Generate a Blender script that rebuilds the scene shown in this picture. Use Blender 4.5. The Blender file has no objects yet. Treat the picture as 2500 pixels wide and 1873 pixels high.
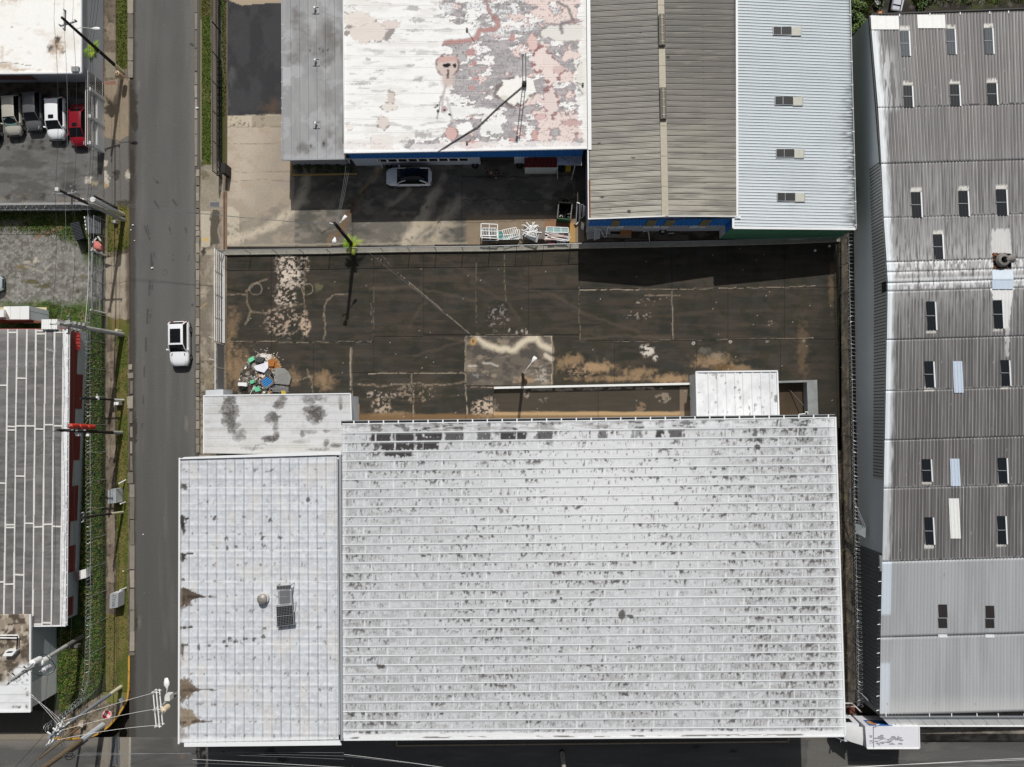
import bpy, math, random
import numpy as np
from mathutils import Vector, Matrix
sc = bpy.context.scene
COL = sc.collection
random.seed(11)
RNG = np.random.default_rng(11)
# ------------------------------------------------------------------ camera (drone 71 m up, looking almost straight down)
FPX, CX, CY, HC = 1734.0, 1250.0, 936.5, 71.0          # survey of the photograph: focal length and centre in photo pixels
Q = Vector((35, -83.5, -1734)).normalized().rotation_difference(Vector((0, 0, -1)))
RM = np.array(Q.to_matrix())
cd = bpy.data.cameras.new('camera')
cam = bpy.data.objects.new('camera', cd)
COL.objects.link(cam)
cam.location = (0, 0, HC)
cam.rotation_mode = 'QUATERNION'
cam.rotation_quaternion = Q
cd.sensor_fit = 'HORIZONTAL'
cd.sensor_width = 36.0
cd.lens = 36.0 * FPX / 2500.0
cd.clip_end = 1500
cd.clip_start = 0.5
sc.camera = cam
# ------------------------------------------------------------------ sky, sun, exposure
SUN_E, SUN_A = math.radians(47.5), math.radians(6.5)
w = bpy.data.worlds.new('World')
sc.world = w
w.use_nodes = True
nt = w.node_tree
sky = nt.nodes.new('ShaderNodeTexSky')
sky.sky_type = 'NISHITA'
sky.sun_disc = False
sky.sun_elevation = SUN_E
sky.sun_rotation = SUN_A
sky.dust_density = 3.0
sky.ozone_density = 1.0
hs = nt.nodes.new('ShaderNodeHueSaturation')
hs.inputs['Saturation'].default_value = 0.42          # sky colour muted so shade turns neutral instead of blue
nt.links.new(sky.outputs[0], hs.inputs['Color'])
nt.links.new(hs.outputs[0], nt.nodes['Background'].inputs['Color'])
nt.nodes['Background'].inputs['Strength'].default_value = 0.054
ld = bpy.data.lights.new('sun', 'SUN')
ld.energy = 3.45
ld.angle = math.radians(0.55)
ld.color = (1.0, 0.975, 0.94)
lo = bpy.data.objects.new('sun', ld)
COL.objects.link(lo)
lo.location = (0, 30, 60)
ldir = Vector((-math.sin(SUN_A) * math.cos(SUN_E), -math.cos(SUN_A) * math.cos(SUN_E), -math.sin(SUN_E)))
lo.rotation_mode = 'QUATERNION'
lo.rotation_quaternion = ldir.to_track_quat('-Z', 'Y')
sc.view_settings.view_transform = 'Standard'
sc.view_settings.look = 'None'
sc.view_settings.exposure = 0.0
sc.view_settings.gamma = 1.0
sc.render.engine = 'CYCLES'
sc.cycles.max_bounces = 6
sc.cycles.use_denoising = True
# ------------------------------------------------------------------ helpers: measuring
def PA(x, y, z=0.0):
 x = np.asarray(x, float); y = np.asarray(y, float); z = np.asarray(z, float) + 0 * x
 d = np.stack([(x - CX) / FPX, -(y - CY) / FPX, -np.ones_like(x)], -1) @ RM.T
 t = (HC - z) / -d[..., 2]
 return np.stack([d[..., 0] * t, d[..., 1] * t, z], -1)
def P(x, y, z=0.0):
 p = PA(np.array([x]), np.array([y]), z)[0]
 return Vector((float(p[0]), float(p[1]), float(p[2])))
def PX(co):
 q = (co - np.array([0, 0, HC])) @ RM
 return CX + FPX * q[..., 0] / -q[..., 2], CY - FPX * q[..., 1] / -q[..., 2]
def lin(c):
 c = np.asarray(c, float) / 255.0
 return np.where(c <= 0.04045, c / 12.92, ((c + 0.055) / 1.055) ** 2.4)
def itp(x, pts):
 return np.interp(x, [p[0] for p in pts], [p[1] for p in pts])
def sst(a, b, x):
 t = np.clip((x - a) / (b - a), 0, 1)
 return t * t * (3 - 2 * t)
_T = [np.random.default_rng(100 + i).random((256, 256)).astype(np.float32) for i in range(24)]
def vn(x, y, s=0):
 xi = np.floor(x).astype(np.int64); yi = np.floor(y).astype(np.int64)
 fx = x - xi; fy = y - yi
 fx = fx * fx * (3 - 2 * fx); fy = fy * fy * (3 - 2 * fy)
 T = _T[s % 24]
 a = xi & 255; b = (xi + 1) & 255; c = yi & 255; d = (yi + 1) & 255
 return (T[a, c] * (1 - fx) + T[b, c] * fx) * (1 - fy) + (T[a, d] * (1 - fx) + T[b, d] * fx) * fy
def fbm(x, y, sx, sy=None, o=4, s=0):
 sy = sx if sy is None else sy
 x = x / sx + 31.7 * s; y = y / sy + 17.3 * s
 r = 0; a = 0.5; t = 0
 for i in range(o):
  r = r + a * vn(x, y, s + i); t += a; a *= 0.55
  x = x * 2.03; y = y * 2.03
 return r / t
def inpoly(X, Y, pts):
 r = np.zeros(X.shape, bool); n = len(pts)
 for i in range(n):
  x0, y0 = pts[i]; x1, y1 = pts[(i + 1) % n]
  if y0 == y1: continue
  c = ((y0 > Y) != (y1 > Y)) & (X < (x1 - x0) * (Y - y0) / (y1 - y0) + x0)
  r ^= c
 return r
class Pt:                                   # lays wear, stains and print onto a surface's own vertices
 def __init__(s, X, Y, U=None, V=None):
  s.X, s.Y, s.U, s.V = X, Y, U, V
  s.C = np.zeros((len(X), 3))
 def base(s, c): s.C[:] = lin(c)
 def mix(s, m, c, idx=None):
  c = lin(c)
  if idx is None: s.C += m[:, None] * (c - s.C)
  else: s.C[idx] += m[:, None] * (c - s.C[idx])
 def mot(s, c, sx, sy=None, lo=0.45, hi=0.7, a=1.0, sd=0, o=4, m=None):
  k = a * sst(lo, hi, fbm(s.X, s.Y, sx, sy, o, sd))
  s.mix(k if m is None else k * m, c)
 def box(s, x0, y0, x1, y1):
  return np.nonzero((s.X > x0) & (s.X < x1) & (s.Y > y0) & (s.Y < y1))[0]
 def blob(s, x, y, rx, ry, c, a=1.0, e=0.35, r=0.5, sd=3, ang=0.0, g=None):
  R = max(rx, ry) * (1.3 + r)
  i = s.box(x - R, y - R, x + R, y + R)
  if not len(i): return
  dx = s.X[i] - x; dy = s.Y[i] - y; ca, sa = math.cos(ang), math.sin(ang)
  d = np.sqrt(((dx * ca + dy * sa) / rx) ** 2 + ((-dx * sa + dy * ca) / ry) ** 2)
  g = g or max(2.5, min(rx, ry) * 0.6)
  d = d + r * 2 * (fbm(s.X[i], s.Y[i], g, None, 4, sd) - 0.5)
  s.mix(a * sst(1.0, 1.0 - e, d), c, i)
 def line(s, pts, wd, c, a=1.0, r=0.0, sd=5, br=0.0, soft=0.5):
  xs = [p[0] for p in pts]; ys = [p[1] for p in pts]
  i = s.box(min(xs) - wd * 2 - r, min(ys) - wd * 2 - r, max(xs) + wd * 2 + r, max(ys) + wd * 2 + r)
  if not len(i): return
  X = s.X[i]; Y = s.Y[i]
  if r:
   X = X + r * 2 * (fbm(s.X[i], s.Y[i], 14, None, 3, sd) - 0.5); Y = Y + r * 2 * (fbm(s.X[i], s.Y[i], 14, None, 3, sd + 7) - 0.5)
  D = np.full(len(i), 1e9)
  for (x0, y0), (x1, y1) in zip(pts, pts[1:]):
   L = (x1 - x0) ** 2 + (y1 - y0) ** 2 or 1
   t = np.clip(((X - x0) * (x1 - x0) + (Y - y0) * (y1 - y0)) / L, 0, 1)
   D = np.minimum(D, np.hypot(X - x0 - t * (x1 - x0), Y - y0 - t * (y1 - y0)))
  m = a * sst(wd * (0.5 + soft), wd * (0.5 - soft * 0.6), D)
  if br: m = m * sst(br - 0.12, br + 0.1, fbm(s.X[i], s.Y[i], 9, None, 3, sd + 3))
  s.mix(m, c, i)
 def poly(s, pts, c, a=1.0, r=0.0, sd=2, g=22, m=None):
  X, Y = s.X, s.Y
  if r:
   X = X + r * 2 * (fbm(s.X, s.Y, g, None, 4, sd) - 0.5); Y = Y + r * 2 * (fbm(s.X, s.Y, g, None, 4, sd + 9) - 0.5)
  k = inpoly(X, Y, pts) * a
  s.mix(k if m is None else k * m, c)
  return k
 def specks(s, c, size, thr, a=1.0, sd=9, m=None):
  if thr >= 0.7: k = a * (np.random.default_rng(sd + len(s.X)).random(len(s.X)) < 0.004 * (0.95 - thr)) * (0.4 + 0.6 * vn(s.X, s.Y, sd))
  else: k = a * sst(thr, thr + 0.06, fbm(s.X, s.Y, size, None, 2, sd))
  s.mix(k if m is None else k * m, c)
# ------------------------------------------------------------------ helpers: materials
MATS = {}
def mat(name, c, rough=0.75, metal=0.0, var=0.18, scale=3.0, bump=0.0, alpha=None, spec=0.4):
 if name in MATS: return MATS[name]
 m = bpy.data.materials.new(name); m.use_nodes = True
 t = m.node_tree; b = t.nodes['Principled BSDF']
 col = tuple(lin(c)) + (1,)
 ge = t.nodes.new('ShaderNodeNewGeometry')
 nz = t.nodes.new('ShaderNodeTexNoise'); nz.inputs['Scale'].default_value = scale; nz.inputs['Detail'].default_value = 5
 t.links.new(ge.outputs['Position'], nz.inputs['Vector'])
 mx = t.nodes.new('ShaderNodeMix'); mx.data_type = 'RGBA'
 mx.inputs[6].default_value = tuple(v * (1 - var) for v in col[:3]) + (1,)
 mx.inputs[7].default_value = tuple(min(1, v * (1 + var)) for v in col[:3]) + (1,)
 t.links.new(nz.outputs['Fac'], mx.inputs[0]); t.links.new(mx.outputs[2], b.inputs['Base Color'])
 b.inputs['Roughness'].default_value = rough; b.inputs['Metallic'].default_value = metal
 b.inputs['Specular IOR Level'].default_value = spec
 if bump:
  bp = t.nodes.new('ShaderNodeBump'); bp.inputs['Strength'].default_value = bump; bp.inputs['Distance'].default_value = 0.05
  t.links.new(nz.outputs['Fac'], bp.inputs['Height']); t.links.new(bp.outputs[0], b.inputs['Normal'])
 MATS[name] = m
 return m
def pmat(name, rough=0.8, var=0.12, scale=9.0, bump=0.12, spec=0.3, dist=0.04):
 if name in MATS: return MATS[name]
 m = bpy.data.materials.new(name); m.use_nodes = True
 t = m.node_tree; b = t.nodes['Principled BSDF']
 at = t.nodes.new('ShaderNodeAttribute'); at.attribute_name = 'Col'
 ge = t.nodes.new('ShaderNodeNewGeometry')
 nz = t.nodes.new('ShaderNodeTexNoise'); nz.inputs['Scale'].default_value = scale; nz.inputs['Detail'].default_value = 6
 nz.inputs['Roughness'].default_value = 0.65
 t.links.new(ge.outputs['Position'], nz.inputs['Vector'])
 mr = t.nodes.new('ShaderNodeMapRange'); mr.inputs[1].default_value = 0.25; mr.inputs[2].default_value = 0.75
 mr.inputs[3].default_value = 1 - var; mr.inputs[4].default_value = 1 + var
 t.links.new(nz.outputs['Fac'], mr.inputs[0])
 mx = t.nodes.new('ShaderNodeVectorMath'); mx.operation = 'SCALE'
 t.links.new(at.outputs['Color'], mx.inputs[0]); t.links.new(mr.outputs[0], mx.inputs['Scale'])
 t.links.new(mx.outputs[0], b.inputs['Base Color'])
 b.inputs['Roughness'].default_value = rough; b.inputs['Specular IOR Level'].default_value = spec
 if bump:
  bp = t.nodes.new('ShaderNodeBump'); bp.inputs['Strength'].default_value = bump; bp.inputs['Distance'].default_value = dist
  t.links.new(nz.outputs['Fac'], bp.inputs['Height']); t.links.new(bp.outputs[0], b.inputs['Normal'])
 MATS[name] = m
 return m
# ------------------------------------------------------------------ helpers: objects
OFF = {}
def tagit(o, label=None, cat=None, group=None, kind=None):
 if label: o['label'] = label
 if cat: o['category'] = cat
 if group: o['group'] = group
 if kind: o['kind'] = kind
 return o
def thing(name, label, cat, loc=(0, 0, 0), group=None, rot=None):
 o = bpy.data.objects.new(name, None); COL.objects.link(o)
 o.location = loc; o.empty_display_size = 0.3
 if rot is not None: o.rotation_euler = (0, 0, rot)
 OFF[o.name] = Vector((0, 0, 0)) if rot is not None else Vector(loc)
 return tagit(o, label, cat, group)
def struct(name, loc=(0, 0, 0)):
 o = bpy.data.objects.new(name, None); COL.objects.link(o); o.location = loc
 OFF[o.name] = Vector(loc)
 return tagit(o, kind='structure')
def link(name, me, m, parent=None):
 o = bpy.data.objects.new(name, me); COL.objects.link(o)
 if m is not None and not me.materials: me.materials.append(m)
 if parent is not None:
  o.parent = parent; OFF[o.name] = OFF.get(parent.name, Vector((0, 0, 0)))
 return o
def npmesh(name, co, faces, smooth=False, col=None):
 me = bpy.data.meshes.new(name)
 k = faces.shape[1]; nf = len(faces)
 me.vertices.add(len(co)); me.vertices.foreach_set('co', np.ascontiguousarray(co, np.float32).ravel())
 me.loops.add(nf * k); me.loops.foreach_set('vertex_index', np.ascontiguousarray(faces, np.int32).ravel())
 me.polygons.add(nf); me.polygons.foreach_set('loop_start', np.arange(0, nf * k, k, dtype=np.int32))
 if smooth: me.polygons.foreach_set('use_smooth', np.ones(nf, bool))
 me.update(calc_edges=True)
 if col is not None:
  a = me.attributes.new('Col', 'FLOAT_COLOR', 'POINT')
  a.data.foreach_set('color', np.concatenate([np.clip(col, 0.001, 0.95), np.ones((len(co), 1))], 1).astype(np.float32).ravel())
 return me
def gridmesh(name, W, paint, skirt=0.0, smooth=False, U=None, V=None, clip=None, off=None):
 ny, nx = W.shape[:2]
 co = W.reshape(-1, 3)
 X, Y = PX(co)
 pt = Pt(X, Y, U, V); paint(pt)
 idx = np.arange(nx * ny).reshape(ny, nx)
 q = np.stack([idx[1:, :-1], idx[1:, 1:], idx[:-1, 1:], idx[:-1, :-1]], -1).reshape(-1, 4)
 if clip is not None:
  fx = X[q].mean(1); fy = Y[q].mean(1)
  q = q[inpoly(fx, fy, clip)]
 col = pt.C
 if skirt:
  loop = np.concatenate([idx[0, :], idx[1:, -1], idx[-1, -2::-1], idx[-2:0:-1, 0]])
  low = co[loop].copy(); low[:, 2] -= skirt
  b = len(co) + np.arange(len(loop)); nb = np.roll(b, -1); nl = np.roll(loop, -1)
  q = np.concatenate([q, np.stack([loop, nl, nb, b], 1)])
  co = np.concatenate([co, low]); col = np.concatenate([col, col[loop] * 0.9])
 if off is not None: co = co - np.array(off)
 return npmesh(name, co, q, smooth, col)
def sheet(name, quad, z, step, paint, m, parent=None, zf=None, skirt=0.0, smooth=False, clip=None, stepy=None):
 """a surface over four photo-measured corners (TL, TR, BR, BL) at height z, its relief zf(U, V, X, Y)"""
 zz = [z] * 4 if np.isscalar(z) else z
 c = [np.array(P(p[0], p[1], h)) for p, h in zip(quad, zz)]
 dx = max(abs(quad[1][0] - quad[0][0]), abs(quad[2][0] - quad[3][0])); dy = max(abs(quad[3][1] - quad[0][1]), abs(quad[2][1] - quad[1][1]))
 nx = max(2, int(round(dx / step)) + 1); ny = max(2, int(round(dy / (stepy or step))) + 1)
 u = np.linspace(0, 1, nx); v = np.linspace(0, 1, ny)
 U, V = np.meshgrid(u, v)
 W = ((1 - U) * (1 - V))[..., None] * c[0] + (U * (1 - V))[..., None] * c[1] + (U * V)[..., None] * c[2] + ((1 - U) * V)[..., None] * c[3]
 if zf is not None:
  W = W.copy(); W[..., 2] += zf(U, V, W)
 off = OFF.get(parent.name, (0, 0, 0)) if parent is not None else None
 me = gridmesh(name, W, paint, skirt, smooth, U.ravel(), V.ravel(), clip, off)
 return link(name, me, m, parent)
class MB:
 def __init__(s): s.v = []; s.f = []
 def add(s, vs, fs):
  b = len(s.v); s.v += [Vector(p) for p in vs]; s.f += [tuple(i + b for i in f) for f in fs]; return s
 def box(s, c, d, rz=0.0, tilt=None):
  hx, hy, hz = d[0] / 2, d[1] / 2, d[2] / 2
  R = Matrix.Rotation(rz, 3, 'Z')
  if tilt is not None: R = R @ tilt
  vs = [Vector(c) + R @ Vector((x, y, z)) for x in (-hx, hx) for y in (-hy, hy) for z in (-hz, hz)]
  return s.add(vs, [(0, 1, 3, 2), (4, 6, 7, 5), (0, 4, 5, 1), (2, 3, 7, 6), (0, 2, 6, 4), (1, 5, 7, 3)])
 def prism(s, pts, z0, z1):
  """pts: ground polygon (x, y), any winding; z0, z1 scalar or per point"""
  n = len(pts); A = sum(pts[i][0] * pts[(i + 1) % n][1] - pts[(i + 1) % n][0] * pts[i][1] for i in range(n))
  za = [z0] * n if np.isscalar(z0) else list(z0); zb = [z1] * n if np.isscalar(z1) else list(z1)
  if A < 0: pts = list(reversed(pts)); za.reverse(); zb.reverse()
  vs = [(p[0], p[1], h) for p, h in zip(pts, za)] + [(p[0], p[1], h) for p, h in zip(pts, zb)]
  fs = [tuple(reversed(range(n))), tuple(range(n, 2 * n))] + [(i, (i + 1) % n, n + (i + 1) % n, n + i) for i in range(n)]
  return s.add(vs, fs)
 def pprism(s, px, z0, z1, z=0.0):
  return s.prism([tuple(P(x, y, z))[:2] for x, y in px], z0, z1)
 def bar(s, a, b, wd, h):
  """a box from point a to point b, width wd, height h (its centre line a-b)"""
  a = Vector(a); b = Vector(b); d = (b - a); L = d.length
  if L < 1e-6: return s
  d /= L; up = Vector((0, 0, 1)) if abs(d.z) < 0.95 else Vector((0, 1, 0))
  r = d.cross(up).normalized() * wd / 2; u = r.cross(d).normalized() * h / 2
  vs = [p + i * r + j * u for p in (a, b) for i in (-1, 1) for j in (-1, 1)]
  return s.add(vs, [(0, 2, 3, 1), (4, 5, 7, 6), (0, 1, 5, 4), (2, 6, 7, 3), (0, 4, 6, 2), (1, 3, 7, 5)])
 def tube(s, pts, r, n=6, cap=True):
  pts = [Vector(p) for p in pts]; k = len(pts)
  rr = [r] * k if np.isscalar(r) else r
  b = len(s.v); pr = None
  for i, p in enumerate(pts):
   d = (pts[min(i + 1, k - 1)] - pts[max(i - 1, 0)])
   d = d.normalized() if d.length > 1e-9 else Vector((0, 0, 1))
   if pr is None:
    pr = d.cross(Vector((0, 0, 1)) if abs(d.z) < 0.9 else Vector((1, 0, 0))).normalized()
   else:
    pr = (pr - d * pr.dot(d)); pr = pr.normalized() if pr.length > 1e-9 else d.orthogonal().normalized()
   q = d.cross(pr)
   for j in range(n):
    a = 2 * math.pi * j / n
    s.v.append(p + (pr * math.cos(a) + q * math.sin(a)) * rr[i])
  for i in range(k - 1):
   for j in range(n):
    s.f.append((b + i * n + j, b + i * n + (j + 1) % n, b + (i + 1) * n + (j + 1) % n, b + (i + 1) * n + j))
  if cap and n > 2:
   s.f.append(tuple(b + j for j in reversed(range(n)))); s.f.append(tuple(b + (k - 1) * n + j for j in range(n)))
  return s
 def quad(s, a, b, c, d): return s.add([a, b, c, d], [(0, 1, 2, 3)])
 def build(s, name, m, parent=None, smooth=False):
  o = OFF.get(parent.name, Vector((0, 0, 0))) if parent is not None else Vector((0, 0, 0))
  me = bpy.data.meshes.new(name); me.from_pydata([tuple(v - o) for v in s.v], [], s.f)
  if smooth: me.polygons.foreach_set('use_smooth', np.ones(len(me.polygons), bool))
  me.update()
  return link(name, me, m, parent)
 def single(s, name, m, label, cat, group=None, smooth=False, kind=None):
  lo_ = Vector((sum(v.x for v in s.v) / len(s.v), sum(v.y for v in s.v) / len(s.v), min(v.z for v in s.v)))
  me = bpy.data.meshes.new(name); me.from_pydata([tuple(v - lo_) for v in s.v], [], s.f)
  if smooth: me.polygons.foreach_set('use_smooth', np.ones(len(me.polygons), bool))
  me.update()
  o = link(name, me, m); o.location = lo_; OFF[o.name] = lo_
  return tagit(o, label, cat, group, kind)
def lerp(a, b, t): return a + (b - a) * t
KIDS = {}
def copy_tree(o, parent=None):
 c = o.copy(); COL.objects.link(c); c.parent = parent
 OFF[c.name] = OFF.get(o.name, Vector((0, 0, 0)))
 for ch in [k for k in bpy.data.objects if k.parent == o]: copy_tree(ch, c)
 return c
# common materials
WHITE = mat('white_paint', (232, 233, 232), 0.5, var=0.08)
OFFW = mat('aged_white_paint', (205, 204, 200), 0.6, var=0.12)
GALV = mat('galvanised_steel', (150, 153, 155), 0.45, 0.3, var=0.15)
BLACKM = mat('black_steel', (26, 26, 27), 0.6)
CONC = mat('weathered_concrete', (150, 145, 136), 0.9, var=0.3, scale=2.2, bump=0.2)
CONCD = mat('dark_concrete', (92, 88, 82), 0.9, var=0.35, scale=2.0, bump=0.2)
PALEWALL = mat('pale_grey_wall', (196, 200, 203), 0.8, var=0.08, scale=0.8)
RUBBER = mat('black_rubber', (22, 22, 23), 0.8)
GLASSD = mat('dark_glass', (14, 16, 18), 0.08, var=0.1, spec=0.6)
WOODP = mat('creosoted_wood', (48, 42, 36), 0.9, var=0.3)
WOODB = mat('brown_wood', (112, 98, 78), 0.9, var=0.25)
WIREM = mat('wire_grey', (120, 121, 122), 0.5)
WIRED = mat('wire_dark', (38, 38, 38), 0.6)
RUST = mat('rusted_steel', (120, 72, 46), 0.85, var=0.35, scale=6)
PAINTED = pmat('painted_surface')
PGROUND = pmat('ground_surface', 0.9, 0.16, 7.0, 0.25, 0.2)
PWRINK = pmat('wrinkled_coating', 0.6, 0.1, 2.6, 0.55, 0.35, 0.06)
PROOF = pmat('coated_roof_surface', 0.55, 0.08, 10.0, 0.15, 0.35)
PMETAL = pmat('sheet_metal_surface', 0.5, 0.06, 8.0, 0.04, 0.4)
# ================================================================== GROUND
def big(name, z, c, size=260, cx=0, cy=0):
 mb = MB().box((cx, cy, z - 0.05), (size, size, 0.1))
 o = mb.build(name, c); tagit(o, kind='structure'); return o
SOIL = mat('dark_soil', (58, 54, 47), 0.95, var=0.35, scale=1.2, bump=0.3)
big('ground', -1.40, SOIL, 700)
# ---- roads
SKIDS = [((375, 437), (386, 447), 3.2), ((378, 492), (388, 509), 3), ((422, 488), (431, 501), 3), ((353, 552), (366, 586), 2.6), ((359, 549), (365, 570), 1.6), ((413, 555), (417, 570), 2.5),
         ((452, 555), (455, 567), 2.4), ((369, 618), (370, 650), 3), ((376, 616), (374, 648), 1.4), ((423, 624), (422, 640), 2), ((461, 624), (460, 636), 1.8), ((366, 686), (364, 722), 3), ((373, 686), (370, 718), 1.3),
         ((361, 756), (359, 790), 3), ((369, 757), (365, 788), 1.2), ((356, 825), (356, 858), 2.6), ((353, 895), (352, 920), 2), ((351, 965), (350, 985), 1.8), ((466, 108), (472, 111), 5), ((347, 1035), (346, 1055), 1.6)]
def paint_road(p):
 g = np.clip((p.Y - 700) / 900, 0, 1)
 p.base((99, 98, 96)); p.mix(g, (84, 83, 80))
 p.mot((86, 85, 83), 60, 260, 0.4, 0.7, 0.5, 1); p.mot((112, 111, 108), 16, 200, 0.5, 0.8, 0.35, 2)
 lane = np.exp(-((p.X - 372 + 0.012 * (p.Y - 400)) / 14) ** 2) + np.exp(-((p.X - 432) / 16) ** 2)
 p.mix(0.22 * lane, (74, 73, 71))
 p.mix(0.8 * sst(336, 326, p.X + 8 * (fbm(p.X, p.Y, 14, 30, 3, 4) - 0.5)), (62, 57, 52))
 p.mix(0.35 * sst(455, 474, p.X + 6 * (fbm(p.X, p.Y, 14, 60, 3, 6) - 0.5)), (122, 119, 114))
 p.mix(0.5 * sst(472, 479, p.X + 6 * (fbm(p.X, p.Y, 10, 30, 3, 8) - 0.5)), (66, 62, 56))
 for a, b, wd in SKIDS: p.line([a, b], wd, (52, 51, 51), 0.75, 0, 4, 0.3)
 p.line([(365, 180), (362, 240), (360, 300)], 6, (92, 91, 89), 0.4, 3)
 for x, y, rx, ry in ((322, 255, 14, 55), (330, 300, 9, 30), (322, 400, 9, 40), (318, 470, 9, 25), (334, 1520, 4, 16), (330, 1050, 6, 40)):
  p.blob(x, y, rx, ry, (58, 53, 47), 0.85, 0.3, 0.5, 7)
 p.blob(455, 1035, 7, 26, (140, 131, 118), 0.5, 0.9, 0.4); p.blob(340, 1520, 7, 22, (128, 124, 117), 0.4, 0.9, 0.4)
 p.blob(338, 205, 6, 22, (125, 121, 115), 0.45, 0.9, 0.5); p.blob(470, 745, 4, 5, (66, 65, 64), 0.7, 0.5)
 for x, y in ((402, 665),):
  d = np.hypot(p.X - x, p.Y - y); p.mix(0.5 * sst(1.6, 0.5, np.abs(d - 6)), (66, 65, 63)); p.mix(0.35 * sst(6, 5, d), (104, 98, 92))
 p.specks((128, 126, 122), 4, 0.8, 0.5, 3)
def paint_road2(p):
 p.base((90, 89, 87)); p.mot((74, 73, 71), 160, 26, 0.4, 0.7, 0.55, 1); p.mot((112, 110, 107), 90, 14, 0.55, 0.8, 0.4, 5)
 p.mix(0.75 * sst(1832, 1812, p.Y + 10 * (fbm(p.X, p.Y, 40, 12, 3, 4) - 0.5)) * sst(420, 200, p.X), (124, 119, 111))
 p.poly([(253, 1800), (282, 1800), (262, 1900), (230, 1900)], (130, 124, 113), 0.9, 5, 3, 12); p.poly([(290, 1740), (318, 1740), (317, 1900), (292, 1900)], (134, 127, 115), 0.9, 3, 5, 10)
 p.line([(317, 1740), (316, 1900)], 2.2, (196, 190, 178), 0.8)
 for x, y, r in ((545, 1835, 5), (600, 1843, 7), (660, 1840, 22), (665, 1828, 12), (690, 1853, 18)): p.blob(x, y, r, r * 0.45, (44, 43, 42), 0.8, 0.4, 0.6)
 p.blob(445, 1848, 6, 6, (112, 96, 80), 0.7, 0.3, 0.2); p.blob(1700, 1823, 12, 5, (46, 45, 44), 0.7, 0.4, 0.5); p.blob(1790, 1834, 13, 5, (46, 45, 44), 0.7, 0.4, 0.5)
 for x, y, r in ((430, 1815, 60),): p.blob(x, y, 14, 30, (104, 101, 96), 0.5, 0.8, 0.4)
 p.poly([(1975, 1806), (2042, 1806), (2060, 1822), (2075, 1873), (2080, 1900), (1965, 1900)], (106, 103, 97), 0.55, 2)  # paler where sun falls between the two warehouses, put into the colour
 p.line([(2255, 1811), (2300, 1808), (2400, 1809), (2560, 1806), (2700, 1806)], 5, (50, 47, 44), 0.8, 4)
 p.line([(2075, 1856), (2210, 1858)], 3.5, (60, 59, 58), 0.5)
 p.specks((130, 128, 124), 4, 0.8, 0.5, 3)
rd = sheet('road', [(313, -130), (490, -130), (545, 1860), (316, 1860)], 0.0, 3.0, paint_road, PGROUND); tagit(rd, kind='structure')
rd2 = sheet('road', [(-260, 1800), (2800, 1800), (2800, 2010), (-260, 2010)], 0.004, 3.0, paint_road2, PGROUND); tagit(rd2, kind='structure')
# ---- west verge: pavement strip, grass, drives
def paint_west(p):
 X, Y = p.X, p.Y
 p.base((112, 101, 88)); p.mot((82, 74, 64), 14, 40, 0.4, 0.65, 0.8, 1); p.mot((146, 134, 118), 10, 22, 0.55, 0.75, 0.5, 3)
 p.specks((70, 63, 52), 6, 0.66, 0.7, 5)
 wob = 5 * (fbm(X, Y, 12, 40, 3, 8) - 0.5)
 gr = ((X + wob > 283) & (X + wob < 311) & (Y < 168)) | ((X + wob > 284) & (X + wob < 312) & (Y > 800) & (Y < 1700)) | ((X + wob > 262) & (Y > 490 + wob * 3) & (Y < 618 - (X - 262) * 0.2)) | ((X > 262) & (Y > 770 + wob * 2) & (Y < 815))
 p.mix(gr * 1.0, (82, 88, 38)); p.mix(gr * 0.7 * sst(0.5, 0.7, fbm(X, Y, 22, 60, 3, 2)), (120, 104, 66))
 p.poly([(283, 1700), (312, 1690), (300, 1740), (250, 1760), (262, 1700)], (128, 112, 74), 0.8, 6)
 p.mix(0.8 * ((X > 256) & (X < 284) & (Y > 1500) & (Y < 1690)), (112, 104, 58)); 
 # drives
 p.poly([(253, 198), (322, 190), (326, 330), (318, 350), (255, 355)], (150, 136, 116), 0.75, 4); p.poly([(255, 330), (290, 345), (322, 325), (325, 500), (250, 500)], (104, 101, 97), 0.95, 8)
 p.poly([(256, 200), (282, 198), (282, 206), (256, 206)], (134, 92, 80), 0.8)
 p.poly([(256, 128), (282, 128), (282, 190), (258, 190)], (150, 143, 126), 0.6, 4)
 p.poly([(256, 632), (285, 625), (316, 614), (318, 776), (300, 782), (256, 768)], (158, 147, 131), 0.95, 6); p.mot((120, 110, 96), 12, 30, 0.5, 0.7, 0.7, 6, m=((Y > 610) & (Y < 780)) * 1.0)
 p.line([(256, 694), (285, 690), (316, 686)], 1.3, (84, 76, 66), 0.8, 3)
 for y0, y1 in ((60, 100), (860, 885), (930, 945), (1085, 1120), (1250, 1330), (1360, 1420)): p.poly([(262, y0), (281, y0), (281, y1), (262, y1)], (170, 156, 138), 0.35, 8)
 p.mix(0.85 * (np.abs(X - 284 - wob * .4) < 1.2) * ((Y < 190) | (Y > 820)) * (Y < 1700), (70, 63, 52))
 p.mix(0.9 * sst(312, 318, X + wob) * (Y > 195), (70, 63, 54)); p.mix(0.7 * sst(305, 312, X + wob * 2) * ((Y > 600) & (Y < 790)), (64, 56, 46))
 for x, y, r in ((260, 440, 9), (252, 432, 12), (314, 428, 9), (255, 398, 8)): p.blob(x, y, r, r * 1.3, (186, 178, 164), 0.9, 0.3, 0.9)
 p.blob(247, 452, 18, 12, (178, 152, 112), 0.8, 0.5, 0.8); p.blob(300, 497, 22, 10, (60, 54, 44), 0.8, 0.5, 0.7); p.blob(283, 425, 10, 14, (52, 48, 44), 0.8, 0.4, 0.9)
 p.line([(256, 1290), (262, 1400)], 3, (70, 62, 50), 0.6, 4)
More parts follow.
